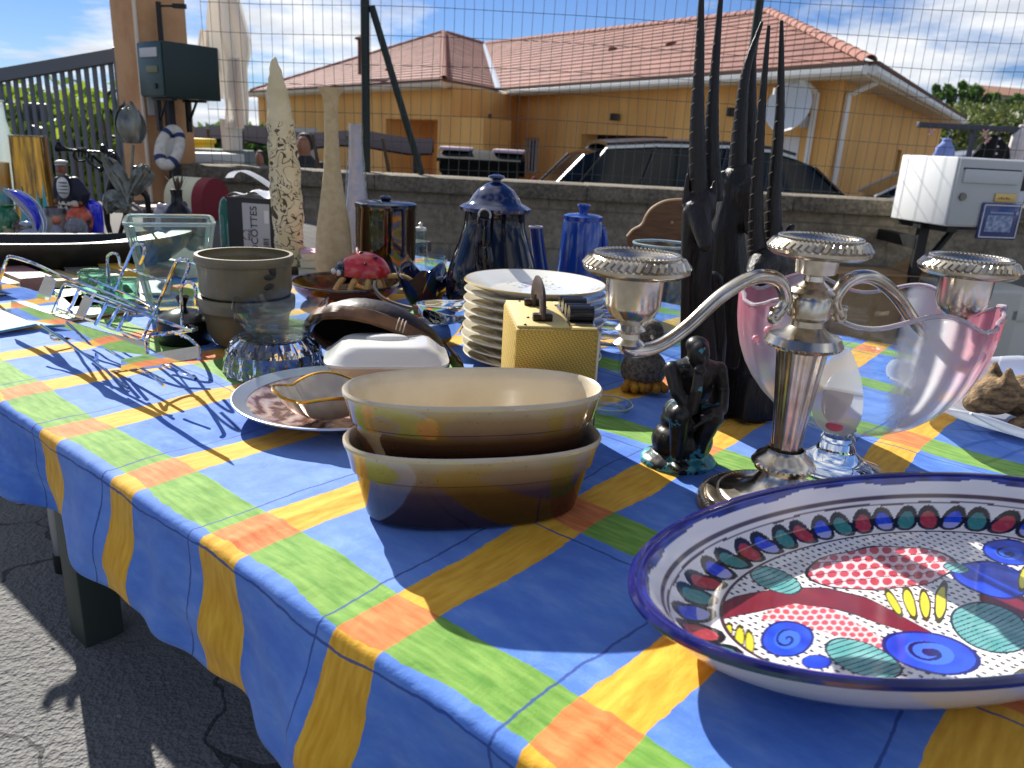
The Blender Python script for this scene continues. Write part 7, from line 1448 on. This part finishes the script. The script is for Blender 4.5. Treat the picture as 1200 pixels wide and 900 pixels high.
for pts in ([(92, 340, .02), (84, 358, .04), (80, 362, .05), (84, 366, .05)], [(110, 346, .02), (97, 365, .04)], [(126, 354, .02), (112, 380, .03)], [(139, 360, .02), (126, 383, .03)], [(149, 366, .02), (138, 387, .03)], [(58, 380, .0), (60, 393, 0), (64, 398, 0), (84, 396, .03)], [(113, 414, .0), (114, 430, 0), (119, 437, 0), (146, 434, 0), (200, 427, .0)], [(173, 415, 0), (173, 398, 0), (178, 392, .02), (210, 391, .06), (232, 406, .02), (233, 420, .0)]): wire('divider', pts, .0028, n=4)
def strap(name, A_, off=0):
    b = MB(); top, bot = [near(*p) for p in A_[0]], [near(*p) for p in A_[1]]; b.sheet([spline(top, 6), spline(bot, 6)], .0016); return b.build(name, CHR, rk)
strap('wide_strap', (((14, 352, .03), (70, 372, .02), (120, 388, .01), (170, 400, .01)), ((14, 366, .03), (70, 391, .02), (120, 408, .01), (172, 416, .01))))
strap('far_strap', (((-8, 328, .10), (40, 340, .10), (70, 350, .10)), ((-8, 340, .10), (40, 356, .10), (66, 366, .10))))
strap('end_strap', (((143, 421, 0), (190, 412, .0), (234, 405, 0)), ((143, 434, 0), (190, 427, 0), (234, 419, 0))))
strap('bracket_plate', (((54, 322, .06), (67, 329, .06)), ((43, 349, .06), (58, 352, .06)))); strap('bracket_plate', (((100, 345, .03), (110, 351, .03)), ((88, 372, .03), (98, 375, .03))))
# ================================================================== LEFT END: books, tray, figurines
def at2(px, py): q = P(px, py); q.z = T+.0005; return q
b = MB(); c4 = [P(-30, 372), P(-30, 398), P(46, 383), P(14, 364)]
q0 = (c4[0]+c4[1]+c4[2]+c4[3])/4; pp = thing('pale_paper', 'pale turquoise edged paper lying at the left table corner', 'paper', q0)
b = MB(); b.prism([p-q0+Vector((0, 0, .003)) for p in c4], (0, 0, .0015)); b.build('sheet', M('paper_pale', (214, 232, 234), .8), pp, False); b = MB(); b.tube([c4[1]-q0+Vector((0, 0, .006)), c4[2]-q0+Vector((0, 0, .006))], .0025, 5); b.build('edge_strip', M('teal_edge', (60, 150, 160), .6), pp)
# books in a low row
BKC = [(206, 190, 140), (214, 200, 158), (150, 110, 110), (196, 178, 120), (120, 116, 110), (206, 160, 60), (176, 120, 90), (220, 214, 190)]
for k in range(8):
    q = UV(2.04-.005*k, .50+.072*k); q.z = T+.001; w_, h_ = .066, .016+.007*((k*7) % 3)
    bk = thing('paperback_book', ['cream book at the left end of the low book row', 'pale yellow book, second in the low row', 'dull pink book in the low row behind the rack', 'tan book in the middle of the low row', 'grey book in the low row behind the rack hooks', 'orange yellow book near the square vase', 'brown pink book left of the square vase', 'pale cream book at the right end of the row'][k], 'book', q, math.atan2(e2.y, e2.x)+.04*math.sin(k*3), 'low row of books')
    L_ = .15+.03*((k*5) % 3); b = MB(); b.box((0, 0, h_/2), (w_-.006, L_-.01, h_-.006)); b.build('page_block', M('pages', (226, 216, 190), .9, col2=(206, 192, 160), ns=200, stretch=(1, 1, 12)), bk, False)
    b = MB(); b.box((0, 0, h_-.0015), (w_, L_, .003)); b.box((0, 0, .0015), (w_, L_, .003)); b.box((0, L_/2*(-1), h_/2), (w_, .003, h_)); b.build('cover', M('cover%d' % k, BKC[k], .6), bk, False)
# magazines with coloured covers under the vase
for k, (px, py, col) in enumerate(((160, 338, (214, 214, 224)), (120, 350, (228, 214, 120)), (92, 362, (150, 190, 90)))):
    q = P(px, py); mg = thing('magazine', ['pale lilac magazine behind the wire rack hooks', 'yellow magazine seen through the wire rack', 'green magazine under the wire rack'][k], 'magazine', (q.x, q.y, T+.001), .4+.3*k, 'magazines behind the rack'); b = MB(); b.box((0, 0, .003), (.15, .20, .005), 0, .001); b.build('pages', M('pages', (226, 216, 190), .9), mg); b = MB(); b.box((0, 0, .0065), (.152, .202, .0012)); b.build('cover', M('mag%d' % k, col, .35, coat=.3, col2=tuple(max(0, c-60) for c in col), ns=14), mg)
# green tinted glass blocks/tumblers
GRG = M('green_glass', (190, 232, 214), .02, 0, trans=.92, ior=1.45)
for k, (px, py, y1, hw) in enumerate(((114, 352, 318, 16), (150, 358, 328, 14), (132, 362, 326, 13))):
    q = P(px, py); q.z = T; o = thing('green_glass_tumbler', ['wide green glass tumbler left of the square vase', 'green glass tumbler against the square vase', 'small green glass tumbler behind the rack hooks'][k], 'glass', q, .3, 'green glass tumblers'); h_ = zat(q, y1)-T; r_ = hw*mpp(q); b = MB(); b.loft([superring(r_*s, r_*s, z, 32, 4) for s, z in ((.9, 0), (1, h_), (.9, h_), (.8, .01), (.1, .01))]); b.build('tumbler', GRG, o); b = MB(); b.tube([Vector(p) for p in superring(r_*.96, r_*.96, h_, 32, 4)], .002, 6, closed=True); b.build('rim', GRG, o)
# black wooden boat tray
tq = at2(62, 312); A_, B_ = P(-60, 300), P(150, 305)
bt = thing('black_wooden_tray', 'long black carved wooden boat shaped tray in front of the figurines', 'tray', (P(52, 318).x, P(52, 318).y, T), math.atan2(P(150, 300).y-P(-20, 318).y, P(150, 300).x-P(-20, 318).x)*.4)
TRM = M('tray_black', (24, 22, 21), .38, col2=(40, 36, 33), ns=20, bs=40, bstr=.15); LT = .36
def trp(t_, s, k):                            # t_ along, s across
    w_ = .10*(1-abs(t_)**3.2)**.6; return Vector((LT*t_, w_*s, .008+.075*(.35+.65*abs(t_)**2.0)*abs(s)**2+.03*abs(t_)**2))
b = MB(); b.loft([[Vector((LT*x*math.cos(a)*(1.0), .11*x2*math.sin(a), z+.02*abs(math.cos(a))**3*(z/.08))) for a in [2*PI*k/64 for k in range(64)]] for x, x2, z in ((.6, .45, 0), (.8, .75, .015), (.95, .95, .05), (1.0, 1.0, .078), (1.0, 1.0, .084), (.78, .86, .084), (.72, .78, .05), (.55, .55, .03), (.1, .1, .028))]); b.build('hull', TRM, bt, True, 40)
# ---- blue glass dolphin
dq = at2(40, 281); dl = thing('glass_dolphin', 'leaping clear glass dolphin with cobalt blue back', 'figurine', dq); w = lambda px, py, dy=0: Q(px, py, dq.y+dy)-dq
b = MB(); bl = spline([w(4, 222), w(12, 226), w(24, 232), (w(38, 246)), w(46, 262), w(44, 280)], 7); b.tube(bl, lerp_list([.004, .012, .024, .028, .022, .016], len(bl)), 14); b.build('body', M('dolphin_glass', (214, 228, 250), .02, 0, trans=.8, ior=1.4), dl)
b = MB(); b2 = spline([w(12, 224, -.015), w(24, 230, -.02), w(37, 242, -.024), w(44, 258, -.02), w(44, 270, -.014)], 6); b.tube(b2, lerp_list([.004, .012, .014, .010, .003], len(b2)), 10); b.build('blue_core', M('cobalt_glass', (34, 50, 214), .05, coat=.8), dl)
b = MB(); b.ell(w(33, 276), (.03, .02, .02), 16, 10); b.ell(w(30, 262), (.022, .012, .008), 12, 8); b.build('wave_base', M('wave_glass', (206, 222, 246), .1, 0, trans=.6), dl)
# ---- sailor figurine
sq3 = at2(84, 272); sl_ = thing('sailor_figurine', 'painted old sailor figurine in navy coat and white cap', 'figurine', sq3); w = lambda px, py, dy=0: Q(px, py, sq3.y+dy)-sq3; mk = mpp(sq3)
blob('body', [('c', [w(80, 240), w(79, 222), w(76, 212)], [11*mk, 10*mk, 8*mk]), ('c', [w(88, 214), w(99, 228), w(96, 240)], [7*mk, 7*mk, 6*mk]), ('c', [w(68, 212), w(66, 226), w(68, 236)], [5*mk, 4.5*mk, 4*mk]), ('e', w(90, 224), (11*mk, 8*mk, 14*mk))], M('sailor_navy', (20, 24, 42), .5), sl_, .004, 3)
blob('trousers', [('c', [w(80, 238), w(80, 256), w(79, 272)], [11*mk, 10*mk, 9*mk]), ('c', [w(90, 240), w(91, 256), w(92, 272)], [8*mk, 8*mk, 7*mk])], M('sailor_cream', (222, 208, 184), .5), sl_, .004, 3)
b = MB(); b.ell(w(74, 220, -.028), (7*mk, 5*mk, 12*mk), 14, 10); b.build('striped_jersey', M('jersey', (214, 212, 206), .6), sl_)
for k in range(4): b = MB(); b.ell(w(74, 214+k*4, -.036), (6*mk, 3*mk, .7*mk), 12, 6); b.build('jersey_stripe', M('jersey_dark', (60, 60, 66), .6), sl_)
b = MB(); b.ell(w(72, 198, -.01), (5*mk, 5.5*mk, 7.5*mk), 16, 12); b.ell(w(69, 199, -.03), (1.3*mk, 2*mk, 2*mk), 8, 6); hd2 = b.build('head', M('sailor_skin', (150, 92, 66), .5), sl_)
b = MB(); b.ell(w(71, 205, -.022), (4.5*mk, 4*mk, 3*mk), 12, 8); b.build('beard', M('beard_grey', (120, 104, 92), .8), hd2); b = MB(); b.ell(w(72, 190, -.008), (7*mk, 7*mk, 2.6*mk), 16, 8); b.ell(w(71, 193, -.02), (6*mk, 6*mk, 1.2*mk), 14, 6); b.build('cap', M('cap_grey', (170, 168, 160), .6), hd2)
for (px, py) in ((95, 238), (66, 236)): b = MB(); b.ell(w(px, py, -.012), 3*mk, 10, 8); b.build('hand', M('sailor_skin', (150, 92, 66), .5), sl_)
# ---- black jazz trumpeter
jq2 = at2(134, 292); jt = thing('trumpeter_sculpture', 'black metal trumpet player sculpture leaning back', 'sculpture', jq2); w = lambda px, py, dy=0: Q(px, py, jq2.y+dy)-jq2; mk = mpp(jq2); BM = M('black_metal', (22, 22, 26), .28, .4)
blob('figure', [('e', w(121, 174), (4.5*mk, 4.5*mk, 5*mk)), ('c', [w(124, 179), w(132, 183)], [2.5*mk, 3*mk]), ('c', [w(132, 183), w(138, 200), w(130, 222), w(126, 240)], [7*mk, 8*mk, 6*mk, 5*mk]), ('c', [w(134, 182, -.02), w(118, 200, -.04), w(104, 190, -.03), w(100, 184, -.02)], [3.2*mk, 2.8*mk, 2.2*mk, 2*mk]), ('c', [w(138, 184, .02), w(122, 194, .03), w(108, 182, .01)], [3.2*mk, 2.8*mk, 2*mk]),
   ('c', [w(124, 238), w(126, 262), w(134, 290)], [4*mk, 3.2*mk, 2.6*mk]), ('c', [w(132, 230), w(148, 250), w(140, 276), w(150, 292)], [4*mk, 3.4*mk, 2.6*mk, 2.4*mk]), ('c', [w(160, 200), w(164, 222), w(172, 230), w(176, 262)], [6*mk, 6*mk, 3.5*mk, 3*mk])], BM, jt, .004, 2)
b = MB(); tp = [w(68, 172), w(72, 173.5), w(80, 175.5), w(95, 177), w(117, 178)]; b.tube(tp, [6.2*mk, 3.6*mk, 1.7*mk, 1.3*mk, 1.1*mk], 14); tm_ = b.build('trumpet', BM, jt); b = MB(); b.tube([w(95+9*math.cos(a), 182+7*math.sin(a), -.005) for a in [2*PI*k/24 for k in range(24)]], 1.2*mk, 6, closed=True); b.build('trumpet_coil', BM, tm_)
for k in range(3): b = MB(); b.tube([w(92+4*k, 173, -.004), w(92+4*k, 184, -.004)], 1*mk, 6); b.build('valve', BM, tm_)
# ---- pewter rose
rq3 = at2(150, 300); ro = thing('metal_rose', 'grey pewter rose sculpture with veined leaves', 'sculpture', rq3); w = lambda px, py, dy=0: Q(px, py, rq3.y+dy)-rq3; mk = mpp(rq3)
PEW = M('pewter', (128, 130, 122), .38, .75, col2=(98, 100, 94), ns=40, bs=120, bstr=.4, stretch=(1, 1, .3))
b = MB(); b.tube(spline([w(148, 300), w(149, 270), w(153, 240), w(154, 205), w(156, 170)], 6), 1.6*mk, 8); b.build('stem', PEW, ro)
cb3 = w(155, 168); 
for k in range(7):
    a0 = k*2*PI/7+.3; lay_ = 1 if k % 2 else .75; b = MB(); rows = []
    for i in range(8):
        t_ = i/7; r = (3+12*math.sin(min(1, .12+t_*.9)*PI)**.7*lay_+(1.5 if k % 2 else 0))*mk; z = t_*42*mk*(1 if k % 3 else 1.08); hw = .62*math.sin(PI*min(.98, .12+t_*.84))**.6+.04; rows.append([cb3+Vector((r*math.cos(a0+hw*(j/6-.5)*2), r*math.sin(a0+hw*(j/6-.5)*2), z+(.012*(t_ > .9))*abs(j-3)/3*-1)) for j in range(7)])
    b.sheet(rows, .0025); b.build('petal', PEW, ro)
b = MB(); b.ell(cb3+Vector((0, 0, 22*mk)), (7*mk, 7*mk, 16*mk), 14, 10); b.build('bud', M('pewter_dark', (64, 66, 64), .4, .7), ro)
for (pts, wd_) in (([(153, 238), (143, 214), (130, 195), (124, 184)], 11), ([(152, 246), (140, 238), (130, 236), (129, 250)], 13), ([(154, 228), (164, 212), (172, 200), (175, 196)], 12)):
    ax = spline([w(*p) for p in pts], 5); n = len(ax); b = MB(); rows = []
    for i, p_ in enumerate(ax):
        t_ = i/(n-1); hw = wd_*mk*math.sin(PI*min(.99, .06+t_*.92))**.75; d = (ax[min(i+1, n-1)]-ax[max(i-1, 0)]).normalized(); sd3 = d.cross(Vector((0, -1, 0))).normalized(); rows.append([p_+sd3*hw*s_+Vector((0, -.012*(1-abs(s_))-.004*math.cos(s_*9+t_*9), 0)) for s_ in (-1, -.66, -.33, 0, .33, .66, 1)])
    b.sheet(rows, .002); lf = b.build('leaf', PEW, ro); b = MB(); b.tube([p_+Vector((0, -.016, 0)) for p_ in ax], .8*mk, 5); b.build('leaf_vein', PEW, lf)
# ---- bottles, vases and small glass
def simple(name, label, cat, px, py, rows, mat, t_=None, seg=32, dy=0, group=None, fn=None):
    q = at2(px, py); q.y += dy; o = thing(name, label, cat, q, 0, group); l_ = q.copy(); pr = pxprof(l_, rows); pr[0] = (pr[0][0], 0)
    b = MB(); b.lathe(shell(pr, t_) if t_ else [(.0005, 0)]+pr+[(.0005, pr[-1][1])], seg, fn=fn); b.build('body', mat, o); return o, pr
o, pr = simple('white_glass_bottle', 'tall white frosted glass bottle at the far left', 'bottle', 18, 258, [(258, 9), (240, 10), (200, 9), (165, 8), (150, 7), (140, 5), (122, 4.4), (117, 4.8)], frosted('bottle_frost', col=(222, 232, 230), alpha=.3), seg=24)
b = MB(); b.tube([(pr[-1][0]*math.cos(a), pr[-1][0]*math.sin(a), pr[-1][1]-.004) for a in [2*PI*k/20 for k in range(20)]], .003, 6, closed=True); b.build('lip', PORW, o)
GOLD = M('gold_glass', (206, 150, 24), .08, .55, coat=.7, col2=(96, 66, 12), ns=9, stretch=(8, 8, .6)); q = at2(46, 262); gv = thing('gold_square_vase', 'square gold and dark glass vase with turquoise drips', 'vase', q, .3); l_ = q.copy(); h_ = zat(l_, 160)-T; r_ = 17*mpp(l_)
b = MB(); b.loft([superring(r_*s, r_*s, z, 32, 9) for s, z in ((1.15, 0), (1.0, h_*.5), (.95, h_), (.86, h_), (.9, .02), (.1, .02))]); b.build('vase', GOLD, gv)
for k, (dx, hh) in enumerate(((-.55, .45), (-.1, .36), (.35, .4), (.75, .5))): b = MB(); b.prism([(r_*dx-.012, -r_*1.12, .0), (r_*dx+.016, -r_*1.12, .0), (r_*dx+.004, -r_*1.06, h_*hh)], (0, -.006, 0)); b.build('turquoise_drip', M('turquoise_glass', (70, 176, 190), .1, coat=.6), gv, False)
b = MB(); b.tube([Vector((p[0], p[1], h_)) for p in superring(r_*.93, r_*.93, 0, 32, 9)], .004, 6, closed=True); b.build('rim', CLEAR, gv)
simple('orange_glass_vase', 'small orange and turquoise glass vase at the left picture edge', 'vase', 6, 262, [(262, 11), (230, 12), (192, 13), (190, 13)], zgrad('orange_turq', [(0, (206, 70, 40)), (.4, (80, 170, 170)), (.6, (214, 150, 50)), (1, (226, 206, 150))], 0, .25, .15, .5), .004)
simple('cobalt_bottle', 'cobalt blue glass bottle behind the red patterned pot', 'bottle', 111, 272, [(272, 10), (262, 11), (245, 11), (239, 10), (237, 4), (234, 4)], M('cobalt_solid', (34, 50, 226), .08, coat=.7))
simple('red_patterned_pot', 'small red and brown patterned round pot', 'pot', 95, 274, [(274, 8), (268, 13), (256, 15), (247, 12), (243, 8), (241, 9)], M('red_pattern', (206, 84, 44), .25, coat=.5, col2=(70, 48, 36), ns=22, ramp_=(.5, .56)), .003)
o, pr = simple('drip_glaze_pot', 'pale pot with brown drip glaze and blue rim', 'pot', 70, 272, [(272, 13), (262, 15), (248, 15), (243, 14)], zgrad('drip', [(0, (206, 200, 186)), (.55, (196, 186, 168)), (.75, (96, 88, 76)), (1, (70, 72, 110))], 0, .09, .25, .4, .05), .004)
simple('green_teapot_vase', 'small dark green glazed vase with floral panel', 'vase', 12, 275, [(275, 9), (268, 12), (255, 12), (246, 9), (243, 7), (240, 10)], M('green_glaze', (30, 110, 70), .15, coat=.6, col2=(206, 196, 160), ns=14, ramp_=(.55, .6)), .003)
q = at2(91, 277); fc = thing('faceted_crystal', 'faceted clear crystal paperweight', 'paperweight', q); b = MB(); b.ell((0, 0, .026), (13*mpp(q), 12*mpp(q), .038), 9, 6); b.build('crystal', M('crystal_frosty', (226, 236, 240), .08, 0, trans=.75), fc, False); b = MB(); b.lathe([(.0005, 0), (.02, 0), (.016, .004), (.0005, .004)], 12); b.build('felt_base', BLK, fc)
q = at2(68, 276); tg = thing('round_head_figurine', 'tiny grey figurine with round terracotta head', 'figurine', q); mk = mpp(q); b = MB(); b.lathe([(.0005, 0), (8*mk, 0), (7*mk, 6*mk), (3*mk, 12*mk), (.0005, 13*mk)], 18); b.build('body', M('clay_grey', (150, 152, 160), .5), tg); b = MB(); b.ell((0, 0, 17*mk), 5*mk, 16, 10); b.build('head', M('terracotta_head', (206, 122, 92), .5), tg)
q = at2(52, 258); q.y += .1; sh = thing('conch_shell', 'pink and brown conch shell behind the dolphin', 'shell', (q.x, q.y, q.z)); l_ = q; mk = mpp(q)
blob('shell', [('e', (0, 0, .06), (17*mk, 12*mk, 11*mk)), ('c', [(-.02, 0, .06), (.08, 0, .03)], [.03, .006])]+[('c', [(.03*math.cos(k), -.02, .07+.02*math.sin(k*2)), (.045*math.cos(k), -.03, .085+.03*math.sin(k*2))], [.012, .004]) for k in range(6)]+[('c', [(0, 0, .0), (0, 0, .05)], [.03, .02])], M('shell_pink', (196, 164, 160), .4, col2=(150, 116, 92), ns=30), sh, .004, 3)
for k, (px, py, col, lab) in enumerate(((30, 278, (96, 74, 56), 'small brown ceramic animal beside the green vase'), (5, 292, (206, 206, 206), 'white and black ceramic animal at the left edge'), (20, 292, (70, 66, 64), 'dark ceramic animal in front of the dolphin'), (62, 284, (196, 190, 196), 'tiny white ceramic bird beside the drip pot'))):
    q = at2(px, py); o = thing('ceramic_animal', lab, 'figurine', q, k*.7, 'small ceramic animals'); mk = mpp(q)*(1 if k != 3 else .6); blob('body', [('e', (0, 0, 6*mk), (11*mk, 6*mk, 6*mk)), ('e', (-9*mk, 0, 12*mk), (5*mk, 4.5*mk, 5*mk)), ('c', [(-9*mk, 2*mk, 15*mk), (-9*mk, 3*mk, 20*mk)], [2*mk, .8*mk]), ('c', [(-9*mk, -2*mk, 15*mk), (-9*mk, -3*mk, 20*mk)], [2*mk, .8*mk]), ('c', [(10*mk, 0, 6*mk), (16*mk, 0, 11*mk)], [2*mk, 1*mk])], M('ceramic%d' % k, col, .25, coat=.5, col2=tuple(max(10, c-50) for c in col), ns=30), o, .003, 3)
q = at2(146, 276); q.y += .25; st = thing('round_wooden_stool_box', 'small round brown wooden box behind the trumpeter', 'box', q); b = MB(); b.lathe([(.0005, 0), (.05, 0), (.045, .07), (.0005, .07)], 24); b.build('drum', M('box_wood', (96, 52, 36), .4), st); b = MB(); b.lathe([(.0005, .071), (.055, .071), (.055, .082), (.0005, .084)], 24); b.build('lid', M('box_lid', (176, 160, 150), .3), st)
# pink pinkish bird ornaments and dark figurine behind the vase
for k, (px, py, y1, col, lab) in enumerate(((157, 280, 236, (196, 190, 196), 'pale porcelain flower ornament behind the square vase'), (180, 280, 232, (70, 52, 40), 'small dark wooden figurine behind the square vase'))):
    q = at2(px, py); q.y += .2; o = thing('small_ornament', lab, 'ornament', q); h_ = zat(q, y1)-T; mk = mpp(q); blob('body', [('c', [(0, 0, 0), (0, 0, h_*.5)], [7*mk, 4*mk]), ('e', (0, 0, h_*.62), (6*mk, 5*mk, 6*mk)), ('e', (2*mk, 0, h_*.85), (4*mk, 4*mk, 4*mk)), ('e', (9*mk, 0, h_*.8), (4*mk, 3*mk, 5*mk))], M('orn%d' % k, col, .35), o, .004, 2)
# dark round vase with feathers
q = at2(211, 280); dv = thing('dark_feather_vase', 'black round vase holding dry feathers behind the square glass vase', 'vase', q); l_ = q.copy(); pr = pxprof(l_, [(280, 14), (268, 20), (255, 19), (245, 13), (238, 7), (230, 6), (222, 7)]); pr[0] = (pr[0][0], 0); b = MB(); b.lathe([(.0005, 0)]+pr+[(.0005, pr[-1][1])], 32); b.build('vase', M('vase_black', (20, 19, 22), .25), dv)
w = lambda px, py, dy=0: Q(px, py, l_.y+dy)-l_
for k, (px, py) in enumerate(((193, 206), (201, 203), (208, 205), (214, 203), (222, 208), (206, 208), (217, 206))): b = MB(); sp_ = spline([w(208, 228), w((208+px)/2+1, 216), w(px, py)], 5); b.tube(sp_, lerp_list([.004, .010 if 0 < k < 6 and k != 4 else .002, .001], len(sp_)), 6, flat=(1, .3)); b.build('feather', M('feather_pale', (206, 200, 190), .8) if k in (0, 4) else M('feather_brown', (96, 78, 64), .9), dv)
# rounded cream and red box
q = Q(236, 262, 3.35); rbx = thing('cream_red_roll_box', 'rounded cream box with dark red end behind the feather vase', 'box', (q.x, 3.35, T), -.25); zt_ = zat(rbx.location, 208)-T; mk = mpp(q)
prof2 = [(math.cos(a), math.sin(a)) for a in [PI*k/14 for k in range(15)]]; rr3 = 26*mk; b = MB(); b.prism([(-28*mk, rr3*c_, zt_-rr3+rr3*s_) for c_, s_ in prof2]+[(-28*mk, -rr3, 0), (-28*mk, rr3, 0)], (36*mk, 0, 0)); b.build('drum', M('cream_cloth', (216, 212, 176), .8), rbx); b = MB(); b.prism([(8.2*mk, rr3*1.02*c_, zt_-rr3+rr3*1.02*s_) for c_, s_ in prof2]+[(8.2*mk, -rr3*1.02, 0), (8.2*mk, rr3*1.02, 0)], (14*mk, 0, 0)); b.build('end_panel', M('dark_red', (128, 30, 42), .6), rbx)
# teal glass frames leaning
for k, (px, py, y1, hw) in enumerate(((252, 300, 232, 5), (262, 302, 255, 6))):
    q = at2(px, py); q.y += .1; o = thing('teal_glass_frame', ['taller arched teal glass ornament right of the square vase', 'shorter teal glass ornament beside the cocotte box'][k], 'ornament', q, .4, 'teal glass ornaments'); h_ = zat(q, y1)-T; mk = mpp(q); b = MB(); b.prism([(-hw*mk, 0, 0), (hw*mk, 0, 0), (hw*mk, 0, h_*.75), (hw*.6*mk, 0, h_*.93), (0, 0, h_), (-hw*.6*mk, 0, h_*.93), (-hw*mk, 0, h_*.75)], (0, .02, 0)); b.build('pane', M('teal_glass', (96, 176, 160), .05, 0, trans=.6), o); b = MB(); b.tube([(-hw*mk, .01, 0), (-hw*mk, .01, h_*.75), (-hw*.6*mk, .01, h_*.93), (0, .01, h_), (hw*.6*mk, .01, h_*.93), (hw*mk, .01, h_*.75), (hw*mk, .01, 0)], .004, 6); b.build('edge', M('glass_edge', (214, 228, 222), .08, 0, trans=.6), o)
# little stack of coloured books behind the cream vase
for k in range(3): q = P(362, 330); o = thing('small_book', ['lowest', 'middle', 'top'][k]+' small book stacked behind the olive pots', 'book', (q.x, q.y+.12, T+.022*k), .2*k, 'small stacked books'); b = MB(); b.box((0, 0, .011), (.1, .08, .02), 0, .001); b.build('page_block', M('pages', (226, 216, 190), .9), o); b = MB(); b.box((0, 0, .0212), (.104, .084, .0014)); b.build('cover', M('sbk%d' % k, ((120, 176, 90), (226, 220, 206), (206, 150, 170))[k], .5), o)
